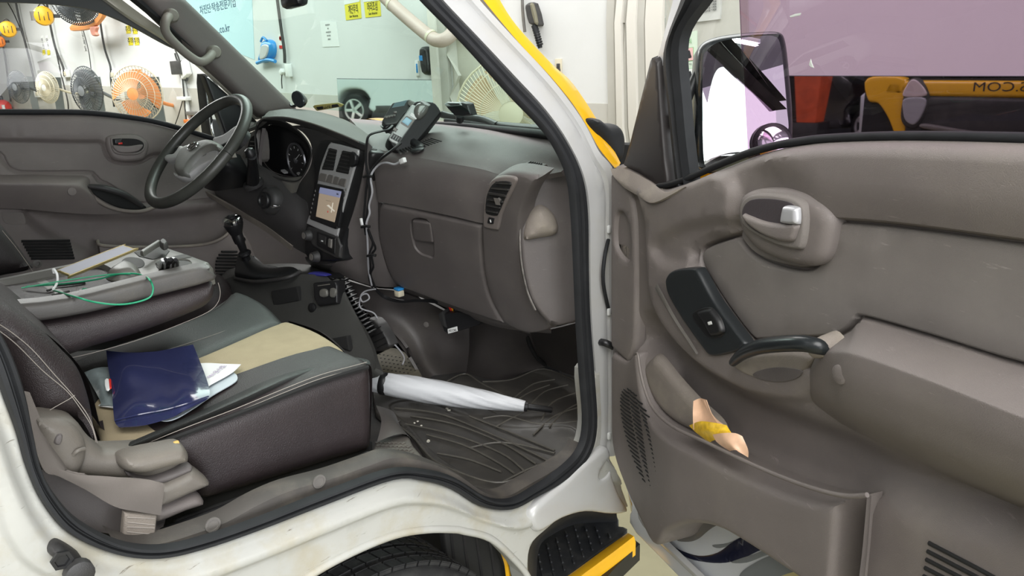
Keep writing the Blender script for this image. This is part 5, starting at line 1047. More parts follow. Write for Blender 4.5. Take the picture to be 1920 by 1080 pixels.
w_([(752, 302, 'x', -.115), (740, 308, 'x', -.12), (725, 305, 'x', -.125), (712, 308, 'x', -.125), (700, 320, 'x', -.13), (695, 335, 'x', -.14), (698, 360, 'x', -.14), (692, 385, 'x', -.14), (693, 400, 'x', -.14), (687, 420, 'x', -.145), (689, 450, 'x', -.13), (690, 480, 'x', -.12), (691, 505, 'x', -.1), (697, 535, 'x', -.08)], .0026, WW)
w_([(688, 425, 'x', -.14), (695, 445, 'x', -.13), (704, 465, 'x', -.11), (697, 478, 'x', -.11), (700, 500, 'x', -.1), (695, 515, 'x', -.09), (704, 540, 'x', -.06)], .003, BLACK)
w_([(690, 430, 'x', -.14), (699, 455, 'x', -.12), (693, 476, 'x', -.12), (695, 500, 'x', -.1), (692, 520, 'x', -.09), (699, 542, 'x', -.07)], .003, BLACK)
w_([(704, 542, 'x', -.07), (685, 546, 'x', -.08), (676, 556, 'x', -.09), (680, 566, 'x', -.09), (692, 560, 'x', -.08), (688, 551, 'x', -.08), (677, 555, 'x', -.09), (674, 572, 'x', -.09), (680, 580, 'x', -.09), (702, 588, 'x', -.06), (714, 612, 'x', -.05), (735, 640, 'x', -.05), (752, 660, 'x', -.05), (758, 672, 'x', -.06), (755, 683, 'x', -.08)], .0022, WW)
for k in range(4): w_([(705, 541+k*1.6, 'x', -.06), (722, 554+k*2, 'x', -.03), (750, 563+k*1.3, 'x', -.01), (785, 562+k, 'x', .0), (820, 562+k*2, 'x', .01)], .002, BLACK)
for (x, y) in ((690, 330), (686, 424), (697, 478)): tube('cable_tie', PP((x-8, y+2, 'x', -.145), (x, y, 'x', -.15), (x+8, y+1, 'x', -.145)), .0035, BLACK, wb)
fbox('white_connector', FX(-.12), 752, 302, .018, .012, .01, PAPER, wb, bev=.002, rot=.35); fbox('grey_connector', FX(-.145), 676, 416, .006, .018, .006, PAPER, wb, bev=.001, rot=.15)
cb = thing('relay', 'blue and cream relay block tucked under the dash edge', 'relay', at(742, 548, 'x', -.0))
fbox('relay_body', FX(-.01), 743, 551, .022, .018, .02, CREAM, cb, bev=.003); fbox('relay_top', FX(-.01), 742, 543, .023, .008, .021, BLUEC, cb, bev=.003)
hose = tube('ribbed_hose', PP((640, 530, 'x', -.05), (655, 560, 'x', -.06), (670, 590, 'x', -.08), (690, 620, 'x', -.1)), .022, BLACK, dash)
for k in range(14):
    f = k/13; P = at(640+f*52, 528+f*95, 'x', -.07-.04*f); lathe('hose_rib', P, (.1, -.4, -.9), [(.021, -.003), (.0235, -.001), (.0235, .001), (.021, .003)], BLACK, dash, 12)
# ---------------------------------------------------------------- cab floor with mat, pedals pad
FM = mat('floor_mat_rubber', (.045, .042, .038), .45, grain=.2, dust=.6, dcol=(.11, .1, .085), dscale=10)
fm = thing('floor_mat', 'dirty black ribbed rubber floor mat in the passenger footwell', 'floor mat', (-.05, .35, .74))
F_ = FZ(.752); FMR = mat('mat_rib_rubber', (.075, .07, .06), .5, dust=.5, dcol=(.13, .12, .1), dscale=20)
plate('mat_sheet', [(704, 772), (700, 700), (740, 700), (795, 712), (838, 717), (872, 700), (905, 716), (945, 712), (990, 696), (1022, 690), (1098, 722), (1102, 800), (1092, 838), (1060, 868), (1000, 905), (960, 920), (930, 922), (890, 912), (850, 888), (810, 866), (775, 822), (745, 788)], F_, 0, .006, .006, .01, FM, fm, sm=3, step=.03, steps=[([(730, 760), (790, 750), (880, 780), (960, 800), (1070, 800), (1075, 840), (1000, 885), (930, 905), (870, 885), (810, 845), (770, 800)], -.004, .004)])
for pts in ([(835, 717), (872, 701), (905, 720), (950, 742)], [(905, 716), (960, 712), (1020, 692), (1092, 722)], [(965, 745), (1000, 720), (1040, 712)], [(990, 765), (1020, 735), (1065, 722)], [(1015, 790), (1035, 755), (1085, 735)], [(1000, 815), (1040, 780), (1092, 762)], [(930, 800), (990, 770), (1030, 770)],
            [(740, 765), (820, 775), (900, 805), (1000, 850), (1040, 872)], [(760, 795), (850, 815), (940, 850), (985, 885)], [(880, 840), (930, 830), (980, 835), (1040, 850)], [(905, 785), (950, 780), (1010, 795), (1085, 790)], [(750, 800), (775, 820), (810, 860), (860, 885), (930, 905), (985, 890), (1050, 855), (1085, 825)], [(740, 740), (800, 735), (860, 745), (930, 775)], [(790, 712), (835, 735), (900, 760)], [(950, 770), (985, 740), (1030, 722)], [(1030, 800), (1060, 770), (1095, 752)], [(770, 780), (850, 795), (940, 830), (1005, 870)], [(800, 815), (870, 835), (930, 865), (965, 888)], [(880, 780), (960, 812), (1040, 845)], [(820, 850), (880, 862), (940, 885)], [(940, 905), (990, 880), (1040, 860), (1070, 835)]):
    tube('mat_rib', [F_.p(x, y, .006) for x, y in pts], .0026, FMR, fm, seg=6)
plate('heel_pad', [(694, 672), (715, 660), (735, 651), (760, 660), (778, 680), (790, 706), (760, 704), (720, 698), (698, 696)], FZ(.79), 0, .005, .006, .03, mat('heel_pad_brown', (.09, .08, .055), .7, dust=.5), dash, sm=4)
for i in range(10):
    for j in range(5):
        x = 712+i*7.5+j*2; y = 664+j*7+i*1.2
        if y < 702-(0 if x < 770 else 6) and x < 784: fbox('pad_dimple', FZ(.795), x, y, .004, .004, .001, BLACKM, dash, bev=0)
plate('pedal_plate', [(682, 600), (700, 600), (716, 620), (730, 648), (722, 655), (704, 660), (690, 630)], FX(-.06), 0, .01, .004, .02, DGREY, dash, sm=2)
for i in range(4): tube('pedal_groove', [FX(-.06).p(692+i*5, 622+i*10, .011), FX(-.06).p(714+i*4, 612+i*10, .011)], .0016, BLACKM, dash, k=1, seg=5)
# litter
CR = mat('crumb_white', (.6, .58, .5), .8)
for i, (x, y) in enumerate(((838, 765), (842, 768), (777, 792), (790, 797), (783, 789), (803, 826))):
    o = fbox('crumb', FZ(.759), x, y, .008 if i < 2 else .004, .005, .003, CR, None, bev=.001, rot=i*.7); tag(o, 'tiny pale crumb lying on the rubber mat near the umbrella' , 'crumb', 'crumbs on the floor mat')
# ---------------------------------------------------------------- umbrella
um = thing('umbrella', 'furled white umbrella with black tip lying across the floor mat', 'umbrella', at(850, 740, 'z', .76))
def uz(x, y, z=.80): return at(x, y, 'z', z)
a0 = uz(700, 716, .83); a1 = uz(984, 762, .785); UD = (a1-a0).normalized(); UL = (a1-a0).length
UW = mat('umbrella_nylon', (.60, .615, .64), .45, bump=.3, bscale=30)
V = []; Fc = []; NS, NR = 36, 40
side_ = UD.cross(Vector((0, 0, 1))).normalized(); up_ = side_.cross(UD)
for i in range(NR):
    f = i/(NR-1); r = .026+.005*math.sin(min(1, f*1.5)*math.pi) if f < .667 else .026-.013*((f-.667)/.333)**1.15
    for s in range(NS):
        an = 2*math.pi*s/NS; tw = f*4.2; rr = r*(1+.06*abs(math.cos(4*(an+tw)+.6))*(1 if f > .08 else .3)-.03+.035*math.cos(9*(an+tw*.7)))
        V.append(a0+UD*(UL*f)+side_*(rr*math.cos(an))+up_*(rr*math.sin(an)))
for i in range(NR-1):
    for s in range(NS): Fc.append((i*NS+s, i*NS+(s+1) % NS, (i+1)*NS+(s+1) % NS, (i+1)*NS+s))
Fc.append(tuple(range(NS))); Fc.append(tuple((NR-1)*NS+s for s in range(NS)))
mk('canopy', V, Fc, UW, um, True, ang=60)
lathe('strap', a0+UD*.030, UD, [(.028, -.009), (.0295, -.007), (.0295, .007), (.028, .009)], BLACK, um, 28)
b1 = uz(1038, 769, .77); lathe('tip', a1-UD*.004, (b1-a1), [(.013, 0), (.0125, .01), (.008, .012), (.0078, (b1-a1).length*.95), (.0065, (b1-a1).length)], BLACK, um, 16)
tube('shaft', [a0-UD*.10, a0+UD*.01], .006, BLACK, um, k=1)
tube('strap_end', [a0+Vector((0, 0, .02)), a0+Vector((0, .01, .045)), a0+Vector((-.02, .01, .05))], .008, BLACK, um, flat=.3)
# ================================================================ driver door (far side, seen from inside)
dd = thing('driver_door', 'closed driver door with taupe trim and speaker slots on the far side', 'door', (-.4, 1.56, .6))
DD = FY(1.5)
ins = [(-60, 262), (-20, 262), (150, 265), (190, 266), (198, 280), (206, 296), (226, 304), (262, 303), (280, 292), (300, 288), (330, 292), (400, 310), (420, 350), (400, 376), (340, 378), (262, 384), (240, 375), (205, 350), (186, 342), (176, 330), (160, 325), (40, 325), (10, 310), (-6, 285), (-20, 262)]
low1 = [(50, 395), (130, 404), (250, 408), (360, 400), (440, 385), (520, 360), (600, 500), (330, 530), (110, 450)]
plate('trim_panel', [(-80, 212), (0, 211), (80, 212), (160, 213), (230, 220), (290, 230), (345, 245), (400, 262), (440, 280), (520, 300), (620, 300), (620, 640), (620, 640), (-80, 700), (-80, 700)], DD, -.03, .03, .025, .03, TAUPE, dd, sm=3, step=.03,
      steps=[(ins, -.018, .008), (low1, -.03, .02)])
plate('door_insert', [(-60, 266), (150, 268), (187, 269), (195, 285), (204, 300), (226, 308), (262, 307), (284, 296), (304, 292), (395, 312), (412, 348), (398, 372), (262, 380), (242, 372), (208, 346), (190, 338), (178, 326), (160, 321), (40, 321), (14, 306), (0, 285)], DD, -.02, .008, .006, .005, TAUPE2, dd, sm=3)
patch('armrest', [[DD.p(-60, 326, -.005), DD.p(40, 327, -.005), DD.p(110, 328, -.005), DD.p(160, 329, -.005), DD.p(172, 338, -.01)],
                  [DD.p(-60, 340, .06), DD.p(40, 341, .06), DD.p(110, 342, .06), DD.p(150, 344, .055), DD.p(168, 352, .02)],
                  [DD.p(-60, 352, .065), DD.p(40, 353, .065), DD.p(110, 355, .065), DD.p(165, 365, .05), DD.p(190, 378, .02)],
                  [DD.p(-60, 390, .03), DD.p(40, 392, .03), DD.p(110, 398, .03), DD.p(180, 402, .02), DD.p(230, 400, .005)]], TAUPE, dd)
lathe('screw_cap', DD.p(135, 359, .064), DD.N, [(.011, 0), (.011, .0015), (.002, .002)], TAUPE, dd, 20)
plate('pull_recess', [(163, 348), (180, 350), (215, 358), (250, 375), (275, 388), (262, 394), (232, 392), (200, 380), (176, 364)], DD, .0, .004, .003, 0, BLACKM, dd, sm=4)
tube('pull_handle', [DD.p(166, 349, .03), DD.p(200, 354, .045), DD.p(235, 366, .045), DD.p(266, 386, .03)], [.006, .010, .010, .007], DGREY, dd, seg=10)
tube('pocket_edge', [DD.p(158, 350, .02), DD.p(176, 370, .03), DD.p(205, 388, .035), DD.p(240, 396, .035), DD.p(275, 394, .03), (DD.p(312, 376, .02))], .006, DUSTY, dd, seg=8)
plate('release_surround', [(198, 262), (212, 252), (250, 250), (272, 258), (282, 272), (276, 294), (262, 303), (228, 304), (208, 294)], DD, -.01, .02, .012, .01, TAUPE, dd, sm=4)
plate('release_bezel', [(207, 262), (214, 257), (250, 256), (268, 262), (274, 272), (270, 284), (256, 291), (226, 291), (212, 284)], DD, .006, .009, .004, .005, TAUPE2, dd, sm=4)
plate('release_cup', [(211, 263), (216, 260), (250, 260), (266, 265), (270, 273), (266, 281), (254, 286), (228, 287), (215, 280)], DD, .0145, .001, .0005, 0, BLACKM, dd, sm=4)
plate('release_lever', [(213, 272), (240, 274), (268, 271), (264, 281), (252, 286), (228, 287), (216, 281)], DD, .015, .006, .004, 0, TAUPE, dd, sm=4)
plate('lock_slider', [(214, 261), (230, 260), (231, 271), (215, 271)], DD, .015, .006, .003, 0, BLACK, dd, sm=0); fbox('lock_mark', DD, 226, 269, .012, .005, .023, RED, dd, bev=.001)
plate('trim_cover', [(2, 398), (12, 396), (40, 397), (47, 404), (50, 418), (44, 422), (14, 421), (4, 412)], DD, -.005, .006, .003, .01, TAUPE2, dd, sm=3)
for i in range(7): tube('speaker_slot', [DD.p(40+i*3, 452.5+i*5.4, .0012), DD.p(131+i*1.4, 451.5+i*5.4, .0012)], .0042, BLACKM, dd, k=1, seg=6)
lathe('trim_screw', DD.p(70, 494, 0), DD.N, [(.01, 0), (.012, .003), (.006, .004), (.005, .001)], GREYP, dd, 14)
patch('door_pocket', [[DD.p(181, 450, -.02), DD.p(184, 452, .03), DD.p(200, 458, .05), DD.p(320, 462, .055), DD.p(390, 456, .055), DD.p(425, 440, .03), DD.p(437, 418, -.01)],
                      [DD.p(186, 490, -.02), DD.p(190, 492, .04), DD.p(205, 500, .06), DD.p(320, 505, .06), DD.p(400, 500, .06), DD.p(450, 480, .04), DD.p(470, 460, .0)],
                      [DD.p(190, 600, -.02), DD.p(194, 600, .04), DD.p(210, 600, .06), DD.p(320, 600, .06), DD.p(400, 600, .06), DD.p(480, 600, .04), DD.p(520, 600, .0)]], TAUPE, dd)
tube('pocket_lip', [DD.p(183, 451, .02), DD.p(190, 460, .05), DD.p(240, 463, .056), DD.p(320, 463, .057), DD.p(390, 457, .057), DD.p(425, 440, .032), DD.p(434, 418, .0)], .005, DUSTY, dd, seg=8)
for i in range(11):
    y = 472+i*6; hw = 26*math.sqrt(max(.05, 1-((i-5)/6)**2))
    tube('speaker_slot', [DD.p(430-hw, y, .062), DD.p(430+hw, y, .05)], .004, BLACKM, dd, k=1, seg=6)
plate('door_glass', [(-60, 225), (-60, -60), (230, 0), (400, 130), (430, 275)], FY(1.52), 0, .003, .001, 0, GLASSC, dd, sm=0, step=.3)
tube('belt_seal', [FY(1.51).p(x, y-2) for x, y in ((-60, 212), (80, 212), (160, 213), (230, 220), (290, 230), (345, 245), (400, 262))], .008, RUBBER, dd, seg=8)
plate('door_outer_skin', [(-200, 222), (200, 222), (360, 255), (620, 310), (620, 900), (-200, 900)], FY(1.58), -.02, .02, .01, .02, WHITE2, dd, sm=0, step=.3)
# ================================================================ passenger seat
seat = thing('passenger_seat', 'passenger seat with tan cushion centre and dark leather bolsters', 'seat', (-.7, .4, .93))
Z1 = FZ(1.095); S1 = FY(.12)
plate('cushion_side', [(236, 846), (236, 846), (440, 770), (600, 708), (660, 690), (690, 682), (702, 690), (706, 720), (706, 838), (698, 850), (660, 862), (612, 876), (395, 944), (380, 925), (350, 880), (300, 860)], S1, -.03, .032, .03, .10, LEATHER, seat, sm=3, step=.02)
# top: bolster roll, tan panel, rear bolster
def zz(*a): return [at(x, y, 'z', z) for x, y, z in a]
patch('side_bolster', [zz((196, 852, 1.085), (245, 846, 1.10), (340, 806, 1.10), (440, 764, 1.105), (530, 726, 1.105), (620, 694, 1.10), (668, 684, 1.095), (695, 683, 1.085)),
                       zz((198, 848, 1.10), (240, 838, 1.112), (335, 797, 1.115), (435, 754, 1.118), (520, 715, 1.118), (600, 686, 1.112), (655, 674, 1.10), (688, 674, 1.088)),
                       zz((196, 846, 1.098), (235, 832, 1.110), (332, 790, 1.108), (430, 745, 1.108), (512, 705, 1.108), (575, 684, 1.104), (640, 672, 1.098), (656, 668, 1.09))], LEATHG, seat)
plate('tan_panel', [(655, 669), (640, 674), (575, 686), (512, 708), (430, 750), (332, 796), (235, 842), (205, 846), (190, 840), (180, 790), (168, 758), (205, 728), (300, 695), (380, 664), (450, 634), (500, 612), (535, 601), (560, 606), (600, 622), (640, 648)], FZ(1.09), 0, .014, .014, .05, TAN, seat, sm=3, step=.02)
plate('inner_bolster', [(90, 700), (160, 660), (250, 630), (340, 600), (400, 572), (432, 545), (460, 545), (500, 565), (533, 598), (533, 600), (500, 612), (450, 633), (380, 663), (300, 694), (205, 727), (165, 757), (120, 745)], FZ(1.09), 0, .022, .03, .05, LEATHG, seat, sm=3, step=.02)
patch('cushion_front', [zz((535, 600, 1.09), (600, 622, 1.092), (656, 668, 1.09), (690, 683, 1.085)), zz((545, 612, 1.06), (612, 636, 1.06), (662, 682, 1.05), (698, 704, 1.04)), zz((550, 680, .96), (610, 720, .95), (660, 780, .93), (694, 825, .92))], LEATHER, seat)
patch('tan_crease', [zz((352, 764, 1.1045), (372, 790, 1.1045)), zz((354, 763, 1.1045), (374, 789, 1.1045))], mat('tan_crease', (.2, .16, .1), .9), seat, k=2)
for dy, dz in ((0, .002), (8, .001)):
    tube('stitching', [S1.p(x, y+dy*.9, .0035-dy*.0003) for x, y in ((243, 845), (340, 805), (440, 767), (530, 730), (600, 703), (662, 686), (688, 679))], .0006, STITCH, seat, seg=5)
tube('piping', [S1.p(x, y, .003) for x, y in ((245, 851), (440, 778), (600, 716), (662, 696), (690, 688))], .004, BLACKM, seat, seg=6)
tube('stitching', zz((100, 712, 1.10), (205, 688, 1.108), (300, 660, 1.112), (400, 628, 1.1125), (480, 598, 1.108)), .0005, STITCH, seat, seg=5)
for p in [(60, 740)]:
    plate('cushion_rear_fill', [(90, 700), (165, 755), (190, 845), (60, 900), (0, 700)], FZ(1.06), 0, .02, .02, .1, LEATHER, seat, sm=2)
# backrest rising out of the picture
B1 = FY(.16)
bk = [(-80, 520), (-30, 555), (0, 572), (40, 592), (90, 628), (130, 668), (158, 700), (176, 745), (188, 800), (188, 838), (178, 838), (150, 795), (100, 788), (70, 782), (40, 740), (0, 660), (-60, 600)]
plate('backrest', bk, B1, 0, .035, .035, .12, LEATHER, seat, sm=4, step=.012, back=True)
patch('backrest_body', [[at(188, 800, 'y', .18), at(158, 700, 'y', .18), at(90, 628, 'y', .18), at(0, 572, 'y', .18), at(-80, 520, 'y', .18)], [at(188, 800, 'y', .18)+Vector((.02, .3, 0)), at(158, 700, 'y', .18)+Vector((.02, .3, 0)), at(90, 628, 'y', .18)+Vector((.02, .3, 0)), at(0, 572, 'y', .18)+Vector((.02, .3, 0)), at(-80, 520, 'y', .18)+Vector((.02, .3, 0))]], LEATHER, seat)
for pts in ([(-10, 603), (20, 622), (60, 655), (100, 700), (140, 745), (168, 785), (183, 832)], [(-10, 614), (30, 645), (80, 695), (125, 733), (150, 765), (172, 800), (181, 834)], [(70, 784), (100, 765), (130, 748), (140, 741)]):
    tube('stitching', [B1.p(x, y, .0352) for x, y in pts], .0006, STITCH, seat, seg=5)
# recliner cover, lever and rails
RC = mat('recliner_plastic', (.145, .13, .112), .5, grain=.3, dust=.35, dcol=(.26, .23, .18), dscale=14)
H1 = FY(.085)
plate('recliner_cover', [(66, 790), (78, 786), (120, 788), (150, 797), (170, 822), (195, 846), (215, 850), (290, 846), (345, 842), (350, 870), (300, 900), (240, 905), (160, 900), (110, 890), (80, 870)], H1, -.02, .022, .015, .03, RC, seat, sm=4)
plate('recliner_dome', [(72, 800), (90, 791), (120, 792), (145, 803), (162, 825), (168, 850), (160, 880), (140, 900), (105, 885)], H1, 0, .016, .02, 0, RC, seat, sm=4)
plate('cover_slot', [(108, 815), (119, 816), (114, 835), (102, 832)], H1, .014, .004, .002, 0, TDARK, seat, sm=2)
tube('cover_tab', [H1.p(138, 852, .016), H1.p(146, 845, .018), H1.p(158, 842, .014)], .003, RC, seat)
plate('recline_lever', [(233, 872), (240, 862), (270, 853), (310, 845), (345, 839), (358, 848), (363, 864), (355, 875), (320, 885), (275, 897), (245, 893), (234, 884)], H1, .004, .028, .015, .01, RC, seat, sm=4)
plate('lever_base', [(236, 885), (280, 898), (330, 884), (360, 874), (364, 885), (345, 895), (300, 912), (255, 905)], H1, .0, .012, .008, .01, TDARK, seat, sm=3)
plate('rail_cover', [(300, 915), (340, 895), (362, 885), (380, 890), (398, 905), (396, 916), (360, 932), (300, 958), (296, 940)], H1, -.005, .022, .012, .02, RC, seat, sm=3)
plate('rail_cover_lower', [(292, 958), (340, 940), (372, 930), (386, 938), (386, 952), (350, 965), (300, 985), (290, 975)], H1, -.015, .02, .012, .02, TAUPE, seat, sm=3)
patch('seat_skirt', [PP((75, 880, 'y', .1), (160, 890, 'y', .1), (250, 905, 'y', .1), (310, 930, 'y', .1)), PP((100, 925, 'y', .1), (165, 940, 'y', .1), (240, 955, 'y', .1), (310, 975, 'y', .1)), PP((150, 985, 'y', .09), (200, 1000, 'y', .09), (250, 1003, 'y', .09), (300, 1000, 'y', .09))], TDARK, seat, th=.01)
tube('seat_rail', [H1.p(290, 1004, -.01), H1.p(420, 955, -.01), H1.p(545, 912, -.01)], .008, BLACK, seat, k=2)
tube('seat_rail', [H1.p(330, 985, -.02), H1.p(450, 942, -.02), H1.p(620, 885, -.02), H1.p(692, 855, -.02)], .010, BLACKM, seat, k=2)
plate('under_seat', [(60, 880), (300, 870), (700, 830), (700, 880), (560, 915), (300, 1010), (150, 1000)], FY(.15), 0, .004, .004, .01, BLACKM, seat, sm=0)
# ================================================================ seat belt
belt_t = thing('seat_belt', 'twisted grey taupe seat belt hanging beside the passenger seat', 'seat belt', at(265, 990, 'y', .05))
BM = mat('belt_webbing', (.17, .15, .135), .75, grain=.8, gscale=2500); BM2 = mat('belt_tongue_fabric', (.23, .2, .17), .8, grain=1, gscale=900)
patch('webbing', [PP((38, 732, 'y', .09), (52, 790, 'y', .08), (80, 878, 'y', .05), (110, 893, 'y', .05), (160, 918, 'y', .05), (215, 950, 'y', .045), (262, 960, 'y', .04), (299, 966, 'y', .035)),
                  PP((50, 734, 'y', .09), (72, 800, 'y', .08), (107, 868, 'y', .055), (120, 884, 'y', .05), (170, 905, 'y', .045), (225, 918, 'y', .04), (270, 925, 'y', .03), (303, 930, 'y', .025)),
                  PP((56, 736, 'y', .09), (94, 825, 'y', .08), (134, 889, 'y', .06), (150, 890, 'y', .05), (200, 893, 'y', .045), (245, 897, 'y', .035), (282, 900, 'y', .03), (306, 908, 'y', .02))], BM, belt_t, th=.002)
patch('webbing_return', [PP((299, 966, 'y', .035), (303, 930, 'y', .025), (306, 908, 'y', .02)), PP((296, 964, 'y', .045), (300, 935, 'y', .05), (302, 912, 'y', .05))], BM, belt_t, th=.002)
plate('anchor_sleeve', [(234, 962), (296, 966), (291, 1014), (230, 1008)], FY(.05), 0, .005, .003, .006, BM2, belt_t, sm=0)
for i in range(4): tube('sleeve_stitch', [FY(.05).p(238, 970+i*9, .0055), FY(.05).p(290, 972+i*9+(i % 2)*3, .0055)], .0008, STITCH, belt_t, k=1, seg=5)
# ================================================================ middle seat, folded, with its tray
mid = thing('middle_seat', 'folded middle seat back in dark leather carrying a grey tray', 'seat', (-.75, .6, .95))
MS = FY(.36)
plate('folded_backrest', [(45, 613), (60, 608), (166, 590), (277, 562), (385, 533), (402, 526), (409, 535), (411, 550), (404, 567), (385, 583), (330, 606), (260, 632), (180, 656), (120, 674), (80, 650)], MS, -.02, .03, .025, .28, LEATHER, mid, sm=3, step=.014)
tube('stitching', [MS.p(x, y, -.012) for x, y in ((110, 676), (180, 660), (260, 637), (330, 611), (388, 586), (408, 568), (413, 548), (409, 530))], .0005, STITCH, mid, seg=5)
plate('middle_cushion', [(100, 660), (260, 640), (400, 572), (432, 545), (440, 555), (380, 600), (260, 650), (110, 695)], FZ(1.07), 0, .02, .02, .1, LEATHER, mid, sm=3)
TZ = FZ(1.255)
tray_out = [(-30, 545), (-30, 526), (0, 521), (153, 490), (230, 474), (249, 471), (306, 462), (320, 466), (386, 489), (388, 497), (277, 521), (130, 558), (14, 574), (-10, 560)]
plate('tray', tray_out, TZ, -.012, .012, .004, .03, TRAYM, mid, sm=2, step=.02, steps=[([(-18, 530), (5, 525), (155, 495), (200, 500), (215, 520), (205, 534), (130, 551), (30, 565), (-14, 550)], -.012, .003)])
plate('tray_side', [(13, 576), (130, 561), (277, 525), (387, 500), (396, 508), (404, 527), (277, 561), (166, 589), (60, 607), (41, 608), (28, 594)], MS, .002, .012, .008, .03, mat('tray_side_plastic', (.07, .066, .062), .45, grain=.3, dust=.3, dcol=(.16, .14, .11), dscale=12), mid, sm=3)
TR2 = mat('tray_recess', (.03, .03, .028), .6, dust=.2)
plate('cup_holder', [(292, 494), (302, 489), (330, 488), (350, 489), (358, 493), (350, 500), (325, 505), (300, 505)], TZ, .0005, .001, .0005, 0, TR2, mid, sm=4)
ribbon('holder_rim', [(291, 495), (302, 505), (328, 507), (352, 501), (360, 493), (350, 487), (330, 486), (300, 487), (291, 495)], [(294, 495), (304, 503), (327, 504), (350, 499), (356, 493), (348, 489), (330, 488), (303, 489), (294, 495)], [(0, .001), (.5, .003), (1, .001)], TZ, TRAYM, mid)
plate('tray_box', [(251, 472), (305, 462), (318, 470), (310, 480), (286, 486), (260, 480)], TZ, .0003, .001, .0005, 0, TR2, mid, sm=0)
plate('tray_box_small', [(322, 481), (345, 476), (360, 481), (345, 484), (325, 485)], TZ, .0003, .001, .0005, 0, TR2, mid, sm=0)
plate('round_socket', [(228, 489), (240, 482), (262, 484), (271, 492), (266, 500), (245, 503), (230, 500)], TZ, .0003, .001, .0005, 0, TR2, mid, sm=4)
plate('socket_hump', [(196, 504), (206, 494), (225, 486), (245, 484), (258, 489), (260, 500), (240, 505), (215, 508)], TZ, .0, .02, .02, 0, TRAYM, mid, sm=4)
plate('tray_slot', [(205, 512), (222, 517), (224, 525), (216, 530), (198, 522)], TZ, .0003, .001, .0005, 0, TR2, mid, sm=3)
for (x0, y0, x1, y1) in ((88, 545, 102, 541), (98, 554, 130, 546), (100, 536, 160, 530)): tube('tray_groove', [TZ.p(x0, y0, -.009), TZ.p(x1, y1, -.009)], .002, TR2, mid, k=1, seg=5)
# driver seat back edge
ds = thing('driver_seat', 'dark leather edge of the driver seat back at the left', 'seat', (-.95, 1.0, 1.0))
plate('backrest', [(-90, 380), (-20, 405), (4, 420), (22, 440), (40, 464), (60, 492), (70, 508), (20, 520), (-90, 530)], FY(.95), 0, .04, .04, .3, mat('driver_leather', (.022, .018, .018), .45, grain=.8, gscale=700), ds, sm=4, back=True)
tube('stitching', [FY(.95).p(x, y, .033) for x, y in ((4, 432), (30, 464), (50, 492), (62, 510))], .0006, STITCH, ds, seg=5)
plate('cushion', [(-60, 560), (60, 560), (180, 560), (400, 545), (430, 520), (380, 500), (200, 480), (-60, 500)], FZ(1.02), 0, .03, .03, .1, LEATHER, ds, sm=2)
# ================================================================ floor console and gear lever
fc = thing('floor_console', 'dark grey floor console with lighter socket ahead of the seats', 'console', (-.3, .7, .74))
CM = mat('console_plastic', (.055, .055, .052), .6, grain=.4, var=.08, dust=.12, dcol=(.12, .12, .11))
patch('console_face', gp(
 [(405, 532, 'x', -.27), (440, 519, 'x', -.26), (545, 514, 'x', -.20), (612, 517, 'x', -.165), (636, 524, 'x', -.15)],
 [(412, 550, 'x', -.28), (450, 552, 'x', -.27), (560, 556, 'x', -.21), (640, 562, 'x', -.175), (656, 566, 'x', -.165)],
 [(430, 590, 'x', -.30), (470, 590, 'x', -.29), (570, 600, 'x', -.24), (655, 605, 'x', -.2), (676, 606, 'x', -.19)],
 [(450, 640, 'x', -.33), (500, 640, 'x', -.32), (600, 655, 'x', -.28), (676, 655, 'x', -.235), (698, 655, 'x', -.225)],
 [(470, 690, 'x', -.35), (520, 700, 'x', -.34), (620, 710, 'x', -.31), (690, 700, 'x', -.28), (705, 690, 'x', -.27)]), CM, fc, th=.02)
patch('console_top', gp([(405, 532, 'x', -.27), (440, 519, 'x', -.26), (545, 514, 'x', -.20), (612, 517, 'x', -.165), (636, 524, 'x', -.15)],
 [(412, 522, 'x', -.23), (440, 506, 'x', -.20), (545, 503, 'x', -.14), (606, 508, 'x', -.10), (628, 514, 'x', -.09)],
 [(420, 505, 'x', -.14), (445, 498, 'x', -.10), (545, 494, 'x', -.06), (598, 500, 'x', -.04), (622, 508, 'x', -.03)]), CM, fc, th=.01)
CF = Fr(at(600, 550, 'x', -.195), (.25, -1, 0), (.25, 0, 1))
if CF.N.dot(CP-CF.O) < 0: raise Exception('CF')
plate('socket_frame', [(586, 530), (628, 526), (632, 536), (632, 570), (596, 575), (588, 560)], CF, .0, .012, .004, .02, BLACK, fc, sm=0)
plate('socket_lid', [(598, 544), (606, 541), (612, 545), (612, 555), (604, 558), (598, 555)], CF, .012, .006, .004, 0, TRAYM, fc, sm=2); plate('socket_lid', [(618, 540), (628, 542), (629, 550), (624, 558), (617, 556)], CF, .012, .006, .004, 0, TRAYM, fc, sm=2)
tube('frame_shine', [CF.p(596, 536, .013), CF.p(618, 533, .013)], .0014, GREYP, fc, k=1, seg=5)
lathe('console_knob', CF.p(587, 577, .002), CF.N, [(.013, 0), (.013, .006), (.008, .009), (.003, .009)], BLACK, fc, 20)
plate('console_sticker', [(508, 546), (556, 537), (562, 563), (513, 574)], Fr(at(535, 555, 'x', -.225), CF.U, CF.V), .004, .004, .001, .01, BLACKM, fc, sm=0)
plate('console_opening', [(614, 636), (650, 629), (655, 658), (640, 652)], Fr(at(635, 645, 'x', -.255), CF.U, CF.V), .006, .004, .001, .01, BLACKM, fc, sm=0)
BLU = mat('blue_lighter_strip', (.06, .06, .35), .3)
plate('blue_strip', [(574, 514), (582, 511), (600, 513), (612, 517), (606, 519), (580, 518)], FX(-.17), 0, .006, .003, .01, BLU, fc, sm=2)
plate('switch_box', [(566, 512), (615, 516), (626, 523), (622, 527), (566, 521)], FX(-.165), -.004, .004, .002, .03, BLACK, fc, sm=0)
